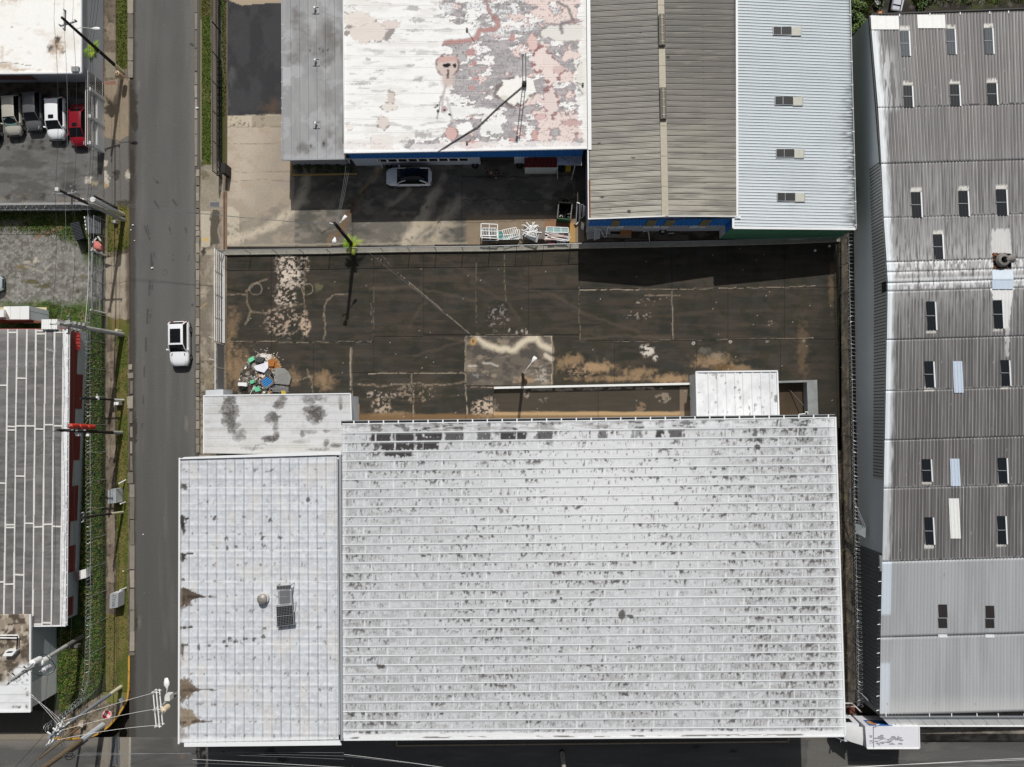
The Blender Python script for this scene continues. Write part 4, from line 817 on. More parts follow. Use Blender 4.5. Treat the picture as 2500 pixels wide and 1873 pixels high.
GREYS = [(1180, -140), (1075, 10), (1085, 45), (1180, 78), (1160, 100), (1082, 106), (1072, 150), (1098, 230), (1100, 290), (1085, 335), (990, 350), (995, 380), (1428, 380), (1416, 310), (1402, 225), (1415, 100), (1424, -140)]
def paint_l2(p):
 X, Y = p.X, p.Y
 p.base((240, 240, 238)); p.mot((222, 219, 214), 60, 14, .45, .7, .6, 1); p.mot((188, 186, 184), 34, 7, .6, .75, .7, 4); p.specks((150, 147, 145), 5, .70, .8, 3)
 for y in (15, 46, 75, 105, 137, 165, 197, 229, 259, 291, 323, 350): p.mix(.5 * sst(1.4, .5, np.abs(Y - y - 1 + .01 * (X - 838))), (196, 194, 192))
 def rim(x, y, rx, ry, c, e, a=1.0, sd=3, r=.6, g=None):
  p.blob(x, y, rx * 1.1, ry * 1.1, e, a * .9, .14, r, sd, 0, g); p.blob(x, y, rx, ry, c, a, .1, r, sd, 0, g)
 E1 = (140, 132, 128)
 rim(905, 78, 48, 26, (222, 213, 206), E1, 1, 4); rim(870, 45, 40, 18, (228, 220, 212), (200, 190, 184), .8, 6); rim(853, 25, 12, 9, (244, 243, 240), E1, .8, 2); rim(955, 60, 22, 10, (224, 212, 206), (190, 180, 174), .8, 5); rim(955, 240, 9, 20, (214, 204, 196), E1, .9, 3); rim(950, 262, 20, 10, (230, 224, 216), E1, .9, 8); rim(935, 300, 14, 16, (222, 212, 204), E1, .9, 2)
 rim(855, 310, 10, 8, (240, 236, 230), (170, 160, 154), .8, 4); rim(1008, 20, 14, 6, (190, 188, 186), E1, .7, 5); p.line([(905, 335), (905, 362)], 2, E1, .7, 3); p.poly([(906, 328), (960, 330), (955, 372), (905, 372)], (226, 220, 216), .8, 4)
 for x, y, rx, ry in ((985, 128, 10, 5), (900, 145, 8, 5), (1000, 160, 14, 4), (912, 192, 12, 6), (875, 205, 8, 4), (930, 172, 18, 3), (1010, 75, 26, 4), (1020, 50, 22, 7), (880, 205, 30, 3), (1030, 330, 26, 12), (1020, 190, 16, 10), (990, 345, 20, 5), (1075, 40, 20, 6)): p.blob(x, y, rx, ry, (172, 169, 167), .8, .6, 1.0, int(x) % 11)
 gx = X + 34 * (fbm(X, Y, 30, 12, 4, 2) - .5); gy = Y + 26 * (fbm(X, Y, 22, 12, 4, 9) - .5)
 G = inpoly(gx, gy, GREYS) * 1.0
 p.mix(G * .95, (178, 173, 174)); f = fbm(X, Y, 42, 17, 4, 6)
 p.mix(G * .8 * sst(.5, .58, fbm(X, Y, 30, 5, 4, 12)), (160, 156, 158)); p.mix(G * .6 * sst(.55, .7, fbm(X, Y, 3, 8, 3, 8)), (140, 137, 138))
 top = sst(95, 80, Y)
 p.mix(G * top * .9 * sst(.47, .55, fbm(X, Y, 34, 13, 4, 3)), (232, 233, 233)); p.mix(G * top * .7 * sst(.52, .7, fbm(X, Y, 4, 6, 3, 11)), (132, 131, 131))
 f2 = fbm(X, Y, 34, 15, 4, 10); p.mix(G * sst(.555, .57, f2), (238, 237, 235)); p.mix(G * .85 * sst(.012, .004, np.abs(f2 - .555)), (112, 106, 106))
 f3 = fbm(X, Y, 30, 24, 4, 14) + .1 * sst(1280, 1330, X) - .13 * sst(1290, 1240, X); p.mix(G * sst(.59, .6, f3), (226, 210, 204)); p.mix(G * .8 * sst(.022, .006, np.abs(f3 - .588)), (168, 128, 126)); p.mix(G * .7 * sst(.015, .006, np.abs(fbm(X, Y, 26, 10, 4, 5) - .42)), (132, 126, 127))
 p.mix(G * .8 * sst(.015, .006, np.abs(fbm(X, Y, 15, 8, 3, 18) - .66)), (110, 104, 104))
 p.poly([(1010, 262), (1090, 255), (1190, 262), (1200, 272), (1090, 290), (1010, 290)], (236, 236, 234), .9, 12, 4); p.poly([(1110, 300), (1150, 300), (1155, 325), (1115, 326)], (240, 240, 238), 1, 8); p.poly([(1170, 300), (1220, 298), (1225, 325), (1172, 325)], (238, 238, 236), .9, 10)
 rim(1255, 225, 46, 34, (240, 238, 233), (120, 108, 106), 1, 6, .4); p.poly([(1225, 195), (1300, 192), (1310, 225), (1260, 240)], (240, 238, 234), 1, 5); p.blob(1232, 238, 14, 12, (206, 203, 190), .7, .7, .5)
 rim(1375, 80, 56, 22, (222, 220, 214), (150, 146, 144), 1, 3, .4); rim(1424, 190, 16, 44, (224, 222, 214), (150, 146, 144), 1, 5, .5); rim(1322, 145, 22, 34, (228, 214, 208), (150, 104, 104), 1, 7, .5); rim(1345, 170, 20, 36, (226, 212, 206), (150, 110, 110), 1, 9, .6); rim(1300, 105, 12, 22, (222, 196, 190), (160, 120, 118), .9, 4, .4); rim(1345, 250, 18, 36, (222, 206, 202), (150, 116, 116), 1, 2, .6); rim(1320, 285, 14, 8, (216, 190, 186), (160, 110, 110), .9, 8, .4); rim(1365, 170, 16, 10, (216, 196, 190), (150, 100, 100), .8, 6)
 PK = (196, 156, 152)
 for pts, wd in (([(1210, 42), (1216, 62), (1205, 72), (1170, 75), (1162, 95), (1140, 100), (1088, 104)], 8), ([(1186, 0), (1193, 25), (1205, 45)], 4)): p.line(pts, wd + 2, (132, 108, 108), .8, 3); p.line(pts, wd - 1, (186, 142, 138), .9, 3)
 p.line([(1360, 5), (1385, 20), (1400, 50), (1370, 60), (1372, 78)], 6, (120, 116, 117), .85, 6); p.line([(1425, 52), (1380, 58)], 3, (140, 110, 110), .8, 2)
 rim(1102, 326, 16, 15, (208, 176, 170), (136, 112, 112), 1, 3, .3); rim(1158, 155, 6, 6, (188, 142, 138), (160, 120, 118), .9, 2, .3); rim(1150, 128, 12, 9, (190, 144, 140), (150, 118, 118), .8, 5, .8); rim(1250, 92, 7, 8, (192, 148, 144), (150, 118, 118), .8, 4, .8); rim(1152, 215, 6, 6, (194, 152, 148), (160, 120, 118), .8, 4); rim(1160, 192, 9, 4, (198, 158, 152), (160, 120, 118), .8, 6); rim(1305, 330, 7, 14, (206, 168, 162), (150, 118, 116), .9, 4); rim(1250, 340, 6, 6, (200, 160, 156), (150, 118, 116), .9, 2); rim(1150, 352, 24, 10, (204, 164, 158), (160, 120, 116), .9, 9, .8); rim(1128, 140, 12, 12, (186, 183, 182), (110, 105, 105), .9, 3)
 rim(1395, 300, 24, 8, (204, 170, 166), (130, 110, 112), .7, 7, .8)
 # the keyhole shaped leak
 rim(1092, 160, 27, 26, (206, 192, 184), (128, 104, 102), 1, 4, .25); p.poly([(1070, 140), (1118, 138), (1116, 152), (1072, 152)], (202, 164, 156), .8, 3); p.line([(1094, 175), (1094, 200)], 24, (204, 188, 180), 1, 3); p.line([(1090, 205), (1082, 232), (1080, 260)], 5, (190, 180, 176), .9, 3); p.blob(1090, 160, 11, 6, (30, 27, 27), 1, .3, .6); p.blob(1110, 160, 6, 6, (30, 27, 27), .95, .3, .6); p.line([(1093, 172), (1094, 190)], 5, (48, 43, 42), .9, 3, 4, .35)
 p.line([(1078, 235), (1072, 255), (1068, 290)], 4, (120, 114, 112), .7, 6); p.line([(1090, 240), (1104, 290), (1112, 310)], 5, (196, 192, 190), .8, 4)
 for x, y, r in ((1085, 269, 4), (1068, 258, 6), (1070, 272, 5), (1098, 280, 5), (1062, 262, 4)): p.blob(x, y, r, r * .8, (24, 22, 22), .95, .4, .9, r)
 rim(1085, 268, 8, 8, (160, 134, 132), (180, 160, 158), .6, 4); p.blob(1085, 269, 3, 3, (16, 15, 15), 1, .3, .2)
 p.mix(.85 * sst(364, 370, Y + .017 * (X - 838)), (240, 240, 240)); p.mix(.8 * sst(1418, 1428, X + 7 * (fbm(X, Y, 8, 8, 3, 4) - .5)), (232, 230, 224)); p.specks((60, 57, 56), 3.5, .74, .9, 7, m=sst(1400, 1424, X) * 1.0)
 p.poly([(1010, 352), (1320, 345), (1425, 348), (1425, 362), (1000, 366)], (234, 232, 230), .7, 7, 6); p.mix(.5 * sst(.012, .004, np.abs(fbm(X, Y, 40, 6, 3, 3) - .5)) * sst(340, 350, Y), (190, 140, 134))
ys = [-130, -70, -12, 15, 46, 75, 105, 137, 165, 197, 229, 259, 291, 323, 372]
for k in range(14):
 a, b = (ys[k] + 130) / 502, (ys[k + 1] + 130) / 502
 L = lambda i, j, s: (lerp(L2[i][0], L2[j][0], s), lerp(L2[i][1], L2[j][1], s))
 sheet('roof_membrane', [L(0, 3, a), L(1, 2, a), L(1, 2, b), L(0, 3, b)], Z2, 1.9, paint_l2, pmat('membrane_surface', .75, .05, 9, .15, .2), t, lambda U, V, W: .02 * sst(.06, .0, V) + .03 * (fbm(W[..., 0], W[..., 1], 1.1, None, 3, 4) - .5), .06)
mb = MB(); mb.bar(P(840, 373.5, Z2 - .03), P(1434, 362.5, Z2 - .03), .14, .22); mb.bar(P(838, -130, Z2), P(841, 372, Z2), .09, .2); mb.build('roof_edge', FLASH, t)
MB().bar(P(840, 375.5, Z2 - .16), P(962, 373, Z2 - .16), .1, .1).build('gutter', mat('dark_gutter', (90, 90, 92), .5), t)
# ---- L3 corrugated gable
t = thing('gabled_warehouse', 'warehouse with brown-grey corrugated gable roof, ridge vents and blue south wall', 'warehouse', P(1620, 260, 0))
E0, E1_, R0 = 5.2, 4.9, 5.9
xw = [P(1434, 300, E0).x, P(1618, 300, R0).x, P(1801, 300, E1_).x]
y3 = P(1600, 565, 0).y; ytop = P(1600, -130, 5).y
eps = .25
MB().prism([(xw[0] + eps, ytop), (xw[2] - .1, ytop), (xw[2] - .1, y3), (xw[1], y3), (xw[0] + eps, y3)], 0, [E0 - .2, E1_ - .2, E1_ - .2, R0 - .2, E0 - .2]).build('wall', mat('grey_render', (168, 172, 180), .85, var=.12), t)
corr_wall('cladding', (xw[0] + eps, y3 - .06), (xw[2] - .12, y3 - .06), 2.4, 4.75, BLUE, t, .34, .06)
KH = mat('khaki_translucent_sheet', (126, 116, 84), .6, var=.1)
for a, b in ((1492, 1512), (1577, 1600), (1622, 1645), (1709, 1731)):
 MB().box((P((a + b) / 2, 553, 3.3).x, y3 - .14, 3.5), ((b - a) * .039, .04, 2.1)).build('translucent_sheet', KH, t)
for a, b in ((1483, 1502), (1503, 1523), (1572, 1591), (1593, 1612), (1614, 1634), (1684, 1704), (1705, 1725)):
 MB().box((P((a + b) / 2, 556, 2).x, y3 - .05, 1.85), ((b - a) * .0388, .05, .95)).build('window', mat('pale_block_panel', (206, 210, 216), .7), t)
def paint_l3(side):
 def f(p):
  X, Y = p.X, p.Y
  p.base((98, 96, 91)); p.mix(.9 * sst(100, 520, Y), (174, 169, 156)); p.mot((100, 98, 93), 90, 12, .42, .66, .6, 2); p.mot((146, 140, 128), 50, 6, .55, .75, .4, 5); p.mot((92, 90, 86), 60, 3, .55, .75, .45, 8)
  V = p.V; p.mix(.95 * sst(.84, .9, V) * (.75 + .25 * fbm(X, Y, 6, 6, 3, 4)), (40, 38, 34)); p.mix(.5 * sst(.08, .0, V), (204, 199, 186)); p.mix(.12 * (np.abs((V * 4) % 1 - .5) < .16), (110, 106, 100))  # dark joint, then a painted highlight along each panel's upper edge
  if side: p.mix(.6 * sst(1782, 1800, X + 10 * (fbm(X, Y, 6, 6, 3, 4) - .5)) * sst(400, 100, Y), (70, 68, 66)); p.mix(.25 * sst(1700, 1790, X), (110, 106, 104))
  p.specks((30, 28, 27), 3, .8, .9, 6)
  for x, y, r in ((1565, 80, 3), (1503, 180, 2), (1462, 350, 4), (1546, 385, 4), (1470, 482, 5), (1490, 511, 3), (1535, 516, 6), (1631, 140, 5), (1442, 165, 5)): p.blob(x, y, r, r * .7, (24, 22, 21), .95, .3, .8)
 return f
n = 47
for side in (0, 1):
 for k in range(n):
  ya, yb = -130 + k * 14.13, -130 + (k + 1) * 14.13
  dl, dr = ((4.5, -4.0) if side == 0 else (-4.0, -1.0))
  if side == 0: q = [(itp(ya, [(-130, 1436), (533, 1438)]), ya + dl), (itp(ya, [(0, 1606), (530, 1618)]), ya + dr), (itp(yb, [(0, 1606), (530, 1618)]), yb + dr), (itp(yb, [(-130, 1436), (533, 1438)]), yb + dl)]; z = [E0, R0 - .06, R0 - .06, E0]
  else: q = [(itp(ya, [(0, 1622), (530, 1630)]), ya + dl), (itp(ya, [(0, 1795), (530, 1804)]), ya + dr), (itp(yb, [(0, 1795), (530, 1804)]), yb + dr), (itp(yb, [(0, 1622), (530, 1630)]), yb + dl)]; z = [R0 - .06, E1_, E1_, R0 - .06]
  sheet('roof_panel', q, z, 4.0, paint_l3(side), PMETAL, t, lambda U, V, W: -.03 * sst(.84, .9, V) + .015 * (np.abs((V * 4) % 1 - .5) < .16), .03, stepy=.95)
RC = mat('ridge_cap_tan', (176, 168, 150), .6, var=.15)
for k in range(9):
 a = -130 + k * 73.7; b = a + 72.9
 f = lambda y: itp(y, [(0, 1613.5), (530, 1624)])
 MB().prism([tuple(P(f(a) - 8, a - 4, R0))[:2], tuple(P(f(a) + 8, a - 4, R0))[:2], tuple(P(f(b) + 8, b - 4, R0))[:2], tuple(P(f(b) - 8, b - 4, R0))[:2]], R0 - .1, R0 + .03).build('ridge_cap', RC, t)
for i, (ya, yb) in enumerate(((33, 110), (213, 290))):
 v = thing('ridge_vent', ['long dark louvred ridge vent on the corrugated gable, the one nearer the top edge', 'long dark louvred ridge vent midway along the corrugated gable'][i], 'vent', P(1616, ya, R0), 'ridge vents')
 f = lambda y: itp(y, [(0, 1615), (530, 1624)])
 mb = MB().prism([tuple(P(f(ya) - 7, ya, R0 + .3))[:2], tuple(P(f(ya) + 8, ya, R0 + .3))[:2], tuple(P(f(yb) + 8, yb, R0 + .3))[:2], tuple(P(f(yb) - 7, yb, R0 + .3))[:2]], R0 + .032, R0 + .28); mb.build('housing', mat('vent_brown', (92, 88, 80), .6), v)
 MB().bar(P(f(ya) + 1, ya + 3, R0 + .29), P(f(yb) + 1, yb - 3, R0 + .29), .22, .06).build('slot', BLACKM, v)
 for s in (-.0, 2.5): MB().bar(P(f(ya) - .5 + s, ya + 2, R0 + .32), P(f(yb) - .5 + s, yb - 2, R0 + .32), .05, .06).build('rail', RC, v)
 for k in range(4): yy = lerp(ya, yb, (k + .5) / 4); MB().bar(P(f(yy) - 3, yy, R0 + .33), P(f(yy) + 5, yy, R0 + .33), .06, .06).build('brace', RC, v)
mb = MB(); mb.bar(P(1435.5, -130, E0 + .03), P(1439.5, 366, E0 + .03), .34, .1); mb.build('gutter', FLASH, t)
mb = MB(); mb.bar(P(1435.5, 366, E0 - .05), P(1437, 536, E0 - .05), .12, .14); mb.bar(P(1437, 535, E0), P(1620, 528, R0), .1, .12); mb.bar(P(1620, 528, R0), P(1803, 528.5, E1_), .08, .1); mb.build('verge_trim', FLASH, t)
MB().bar(P(1439, 440, E0 + .04), P(1440, 530, E0 + .04), .14, .05).build('flashing', RUST, t)
# ---- L4 ribbed pale roof
t = thing('ribbed_roof_building', 'building with pale blue-white finely ribbed roof, four small skylights and green south wall', 'building', P(1930, 280, 0))
A4, B4 = 4.85, 3.7
L4 = [(1798, -130), (2070, -130), (2088, 559), (1790, 556)]
p4 = [P(1757, 584, 0), P(2088, 562, B4) - Vector((.25, 0, B4))]
xe = P(2078, 300, B4).x
MB().prism([(p4[0].x, p4[0].y), (p4[1].x, p4[1].y), (p4[1].x, ytop), (p4[0].x + 1.6, ytop)], 0, [A4 - .3, B4 - .2, B4 - .2, A4 - .3]).build('wall', mat('dark_green_wall', (74, 124, 96), .8, var=.1), t)
MB().box((p4[0].x - .03, p4[0].y + 1.0, 3.5), (.04, 1.9, 2.6)).build('cladding', BLUE, t)
MB().box((p4[0].x - .03, p4[0].y + 1.0, 1.1), (.04, 1.9, 2.1)).build('panel', PALEWALL, t)
def paint_l4(p):
 X, Y = p.X, p.Y
 p.base((194, 203, 207)); p.mix(.5 * sst(200, 520, Y), (208, 214, 219)); p.mot((184, 192, 196), 90, 40, .45, .7, .5, 2)
 rib = ((p.W[:, 1] + 200) / .292) % 1
 p.mix(.9 * sst(.14, .07, np.abs(rib - .5)), (108, 116, 119)); p.mix(.35 * sst(.16, .1, np.abs(rib - .72)), (222, 228, 232))
 g = sst(2040, 2084, X + 40 * (fbm(X, Y, 40, 2.4, 3, 4) - .5) - .025 * Y + 4) * sst(60, 330, Y); p.mix(.85 * g * sst(.35, .6, fbm(X, Y, 12, 2.2, 3, 6)), (64, 62, 58)); p.specks((110, 112, 112), 3, .82, .7, 5)
 p.mix(.2 * sst(1.2, .4, np.abs(X - 1925 - .02 * Y)), (170, 178, 184))
def mk_l4():
 c = [np.array(P(a, b, h)) for (a, b), h in zip(L4, (A4, B4, B4, A4))]
 ny, nx = 1100, 30
 U, V = np.meshgrid(np.linspace(0, 1, nx), np.linspace(0, 1, ny))
 W = ((1 - U) * (1 - V))[..., None] * c[0] + (U * (1 - V))[..., None] * c[1] + (U * V)[..., None] * c[2] + ((1 - U) * V)[..., None] * c[3]
 rib = ((W[..., 1] + 200) / .292) % 1
 W[..., 2] += .035 * sst(.14, .08, np.abs(rib - .62))
 def pf(p): p.W = W.reshape(-1, 3); paint_l4(p)
 return link('ribbed_roof', gridmesh('ribbed_roof', W, pf, .05, False, U.ravel(), V.ravel(), None, OFF[t.name]), PMETAL, t)
mk_l4()
mb = MB()
for a, b in (((1798, -130), (1800, 528)), ((1790, 556.5), (2088, 559.5)), ((1790, 530), (1790, 557)), ((1790, 531), (1808, 531))):
 za = A4 if a[0] < 1900 else B4; zb = A4 if b[0] < 1900 else B4
 mb.bar(P(*a, za + .04), P(*b, zb + .04), .2, .1)
mb.build('white_trim', FLASH, t)
mb = MB(); mb.bar(P(2072, -130, B4), P(2090, 560, B4), .1, .12); mb.build('gutter', GALV, t)
for k in range(11): y = -20 + k * 57; x = itp(y, [(-130, 2071), (560, 2089)]); MB().bar(P(x - 3, y, B4 + .04), P(x + 3, y, B4 + .04), .07, .08).build('gutter_bracket', WHITE, t)
for i, (x0, x1, x2, y0, y1) in enumerate(((1888, 1932, 1956, 65, 86), (1892.5, 1936, 1960, 236, 257), (1895.5, 1939, 1963, 364, 385), (1898, 1941, 1965, 471, 492))):
 z4 = lambda x: lerp(A4, B4, (x - 1798) / 285) + .06
 v = thing('skylight', ['small dark skylight on the pale ribbed roof, first from the top edge', 'small dark skylight on the pale ribbed roof, second from the top edge', 'small dark skylight on the pale ribbed roof, third from the top edge', 'small dark skylight on the pale ribbed roof, nearest its south eave'][i], 'skylight', P(x0, y0, z4(x0)), 'skylights on the pale ribbed roof')
 xm = x0 + (x1 - x0) * .44
 for a, b in ((x0, xm - .8), (xm + .8, x1)):
  MB().add([P(a, y1 - 2, z4(a)), P(b, y1 - 2, z4(b)), P(b, y0, z4(b)), P(a, y0, z4(a))], [(0, 1, 2, 3)]).build('pane', mat('smoked_sheet', (52, 52, 52), .5, var=.2), v)
 MB().add([P(x1 + .5, y1, z4(x1)), P(x2, y1, z4(x2)), P(x2, y0 + 1, z4(x2)), P(x1 + .5, y0 + 1, z4(x1))], [(0, 1, 2, 3)]).build('cover', mat('aged_cover_sheet', (190, 190, 178), .6, var=.12), v)
 mb = MB()
 for a, b in (((x0, y1 - 1), (x1, y1 - 1)), ((xm, y0), (xm, y1 - 2)), ((x2, y0), (x2, y1)), ((x0, y0), (x0, y1)), ((x1, y1 + 1), (x2, y1 + 1))): mb.bar(P(*a, z4(a[0]) + .01), P(*b, z4(b[0]) + .01), .05, .04)
 mb.build('frame', GALV, v)
# ------------------------------------------------------------------ K: long corrugated warehouse on the east side
KZ = [(-60, 3.6), (38, 4.06), (264, 5.2), (420, 5.75), (537, 6.0), (640, 6.35), (689, 6.5), (740, 6.42), (953, 5.9), (1180, 5.25), (1371, 4.8), (1560, 4.15), (1747, 3.7)]
KX = [(38, 2125), (264, 2144), (420, 2153), (537, 2158), (659, 2166), (689, 2167.5), (740, 2167), (953, 2163), (1180, 2158), (1371, 2154), (1560, 2150), (1747, 2148)]
kz = lambda y: float(itp(y, KZ))
kx = lambda y: float(itp(y, KX))
SLP = 0.0286
XR = 2660
t = thing('corrugated_warehouse', 'long east warehouse with grey-brown streaked corrugated roof sloping both ways from a ridge', 'warehouse', P(2330, 900, 0))
KROWS = [38, 264, 400, 532, 640, 665, 691, 712, 830, 955, 1075, 1193, 1371, 1557, 1747]
NEWW = []
SKY1 = [(2198, 2218, 75, 137), (2311, 2330, 70, 133), (2403, 2422, 68, 132), (2205, 2226, 209, 262), (2319, 2341, 206, 259), (2410, 2432, 203, 256), (2224, 2247, 469, 531), (2340, 2362, 466, 528), (2432, 2456, 462, 526), (2278, 2300, 572, 633), (2261, 2282, 736, 806), (2425, 2446, 733, 802), (2257, 2278, 882, 946), (2443, 2463, 879, 942), (2251, 2272, 1121, 1176), (2436, 2457, 1118, 1180), (2257, 2277, 1263, 1330), (2434, 2454, 1260, 1329)]
SKY2 = [(2291, 2312, 1476, 1533), (2406, 2427, 1479, 1533)]
def yl(x, y): return y + (x - 2150) * SLP
def paint_k(i):
 def f(p):
  X, Y, U, V = p.X, p.Y, p.U, p.V
  yy = yl(X, Y)
  if i < 12:
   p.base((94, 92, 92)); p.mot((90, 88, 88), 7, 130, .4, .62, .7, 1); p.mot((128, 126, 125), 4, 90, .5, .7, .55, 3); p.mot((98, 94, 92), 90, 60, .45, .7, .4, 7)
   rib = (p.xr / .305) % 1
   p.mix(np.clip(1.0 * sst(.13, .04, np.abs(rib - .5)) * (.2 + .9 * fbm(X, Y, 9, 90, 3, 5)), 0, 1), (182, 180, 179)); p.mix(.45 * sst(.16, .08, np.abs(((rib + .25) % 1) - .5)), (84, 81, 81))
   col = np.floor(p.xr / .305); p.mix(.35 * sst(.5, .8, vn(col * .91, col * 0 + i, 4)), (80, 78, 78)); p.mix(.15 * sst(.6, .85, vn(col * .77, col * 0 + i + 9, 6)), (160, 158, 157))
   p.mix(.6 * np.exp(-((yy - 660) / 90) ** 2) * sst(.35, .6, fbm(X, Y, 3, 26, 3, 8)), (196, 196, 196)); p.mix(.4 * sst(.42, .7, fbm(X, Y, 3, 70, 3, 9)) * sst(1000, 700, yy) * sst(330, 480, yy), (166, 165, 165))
   if i in (4, 5, 6): p.mix(.8 * sst(.45, .6, fbm(X, Y, 4, 9, 3, 3)) * sst(0.0, .6, np.abs(yy - 678) / 16 * .8), (222, 224, 225)); p.mix(.7 * sst(.5, .2, np.abs(yy - 691) / 20) * sst(.3, .5, fbm(X, Y, 5, 6, 3, 6)), (224, 227, 229))
   p.mix(.9 * sst(1.8, .7, np.abs(yy - KROWS[i + 1])) * sst(.3, .5, fbm(X, Y, 4, 4, 3, 5)) * (0.3 if i in (1, 7, 9) else 1), (206, 205, 203))
   e = X - itp(yy, KX) ; edge = sst(26, 6, e + 16 * (fbm(X, Y, 6, 30, 3, 4) - .5)); p.mix(.95 * edge * (yy < 1180) + .8 * edge * (yy >= 1180) * .9, (218, 223, 226)); p.mix(.9 * (e < 12) * sst(610, 640, yy) * sst(1190, 1180, yy), (222, 229, 233))
   p.mix(.7 * sst(70, 10, e) * sst(.4, .6, fbm(X, Y, 6, 40, 3, 6)) * sst(100, 140, yy) * sst(280, 262, yy), (220, 224, 226))
   for x0, x1, y0, y1 in SKY1:
    p.mix(.85 * (X > x0 - 1) * (X < x1 + 3) * ((Y > y0 - 9) & (Y < y0) if y0 < 690 else (Y > y1) & (Y < y1 + 7)) * sst(.3, .5, fbm(X, Y, 5, 4, 3, 4) + .1), (214, 212, 204))
   p.poly([(2422, 560), (2464, 560), (2470, 620), (2420, 620)], (214, 213, 212), .7, 5, 3, 8); p.poly([(2418, 700), (2478, 700), (2470, 735), (2462, 800), (2445, 800), (2448, 735), (2425, 735)], (226, 227, 226), .95, 4, 3, 8); p.poly([(2452, 735), (2468, 735), (2462, 870), (2455, 870)], (214, 212, 210), .6, 5, 3, 9)
   p.specks((206, 204, 201), 3, .80, .8, 3)
  else:
   p.base((162, 165, 167)); p.mot((150, 152, 154), 40, 300, .42, .68, .7, 1); p.mot((172, 175, 177), 14, 220, .5, .75, .6, 5)
   rib = (p.xr / .305) % 1
   p.mix(.4 * sst(.08, .03, np.abs(rib - .5)), (126, 130, 133)); p.mix(.2 * sst(.2, .1, np.abs(((rib + .3) % 1) - .5)), (196, 199, 201))
   e = X - itp(yy, KX); p.mix(.75 * (e < 24) * ((yy < 1502) | (yy > 1617)), (208, 219, 230)); p.mix(.6 * sst(1.5, .6, np.abs(e - 24)), (140, 146, 150)); p.mix(.9 * sst(1.2, .4, np.abs(yy - 1557)) * (e > 28), (132, 134, 136))
   for y in (1405, 1470, 1590, 1640): p.mix(.2 * sst(2, .8, np.abs(yy - y)), (206, 208, 210))
   p.mix(.5 * sst(1690, 1747, yy), (206, 205, 202)); p.mix(.3 * sst(2300, 2150, X) * sst(1450, 1700, yy), (196, 199, 200))
   for x, y in ((2305, 1403), (2323, 1438), (2440, 1544)): p.blob(x, y, 1.6, 1.6, (60, 58, 56), .9, .5, .2)
 return f
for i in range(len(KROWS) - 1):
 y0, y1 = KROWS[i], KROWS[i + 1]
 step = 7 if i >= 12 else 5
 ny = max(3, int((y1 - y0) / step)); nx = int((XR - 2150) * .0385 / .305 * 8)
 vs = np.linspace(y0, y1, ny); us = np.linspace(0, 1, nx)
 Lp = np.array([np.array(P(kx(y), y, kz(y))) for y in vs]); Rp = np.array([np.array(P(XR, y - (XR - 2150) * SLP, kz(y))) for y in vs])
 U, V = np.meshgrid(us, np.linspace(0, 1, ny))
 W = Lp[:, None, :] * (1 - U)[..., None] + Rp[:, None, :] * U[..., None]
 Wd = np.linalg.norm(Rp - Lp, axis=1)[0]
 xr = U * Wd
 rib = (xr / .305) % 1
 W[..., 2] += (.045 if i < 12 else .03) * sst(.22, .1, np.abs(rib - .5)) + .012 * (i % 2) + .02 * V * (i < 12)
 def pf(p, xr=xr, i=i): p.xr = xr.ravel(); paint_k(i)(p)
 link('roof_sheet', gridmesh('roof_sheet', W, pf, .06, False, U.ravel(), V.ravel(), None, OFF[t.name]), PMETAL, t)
def kpt(x, y, dz=.0): return P(x, y, kz(yl(x, y)) + dz)
kw0 = P(2078, 127, 0); kw1 = P(2101, 1691, 0)
def kwall(ypx, zz):
 """point on the west wall at the photo row of the roof edge"""
 e = P(kx(ypx), ypx, kz(ypx)); s = (e.y - kw0.y) / (kw1.y - kw0.y)
 return Vector((lerp(kw0.x, kw1.x, s) , e.y, zz))
def wallstrip(name, ya, yb, f0, f1, m, par, n=40, off=0.0, parent=None, painter=None):
 vs = []; 
 ysn = np.linspace(ya, yb, n)
 W = np.array([[list(kwall(y, (f0(y) if k == 0 else f1(y))) + Vector((-off, 0, 0))) for y in ysn] for k in (1, 0)])
 if painter is None:
  mb = MB(); b = W.reshape(-1, 3); mb.v = [Vector(q) for q in b]; mb.f = [(j, n + j, n + j + 1, j + 1) for j in range(n - 1)]
  return mb.build(name, m, t)
ytopk, ybot = 38, 1747
wallstrip('wall', ytopk, 1360, lambda y: -.1, lambda y: kz(y) - .1, mat('grey_blue_wall', (226, 232, 234), .8, var=.08, scale=.35), t)
wallstrip('wall', 1352, ybot, lambda y: -.1, lambda y: kz(y) - .1, mat('slate_cladding', (122, 128, 130), .6, var=.06), t, off=.03)
def battens():
 mb = MB(); k = 0
 y = 395.0
 while y < 1172:
  a, b = kwall(y, kz(y) * .62), kwall(y, kz(y) - .12); mb.bar(a + Vector((-.05, 0, 0)), b + Vector((-.05, 0, 0)), .05, .08); y += 8.1
 for k in range(36):
  y = 1362 + k * 10.6; a, b = kwall(y, 0), kwall(y, kz(y) - .2); mb.bar(a + Vector((-.06, 0, 0)), b + Vector((-.06, 0, 0)), .04, .05)
 return mb
wallstrip('cladding', 395, 1172, lambda y: kz(y) * .62, lambda y: kz(y) - .1, mat('beige_cladding', (206, 206, 202), .7, var=.12), t, off=.03)
bo = battens().build('cladding_rib', mat('cladding_rib_grey', (112, 114, 113), .7), t); bo['kind'] = 'stuff'
MB().box(kwall(698, kz(698) - .55) + Vector((-.06, 0, 0)), (.06, .95, .8)).build('window', GLASSD, t)
MB().bar(kwall(38, 3.9) + Vector((-.05, 0, 0)), kwall(400, 5.6) + Vector((-.05, 0, 0)), .1, .2).build('gutter', mat('dark_eave', (66, 66, 66), .7), t)
mb = MB()
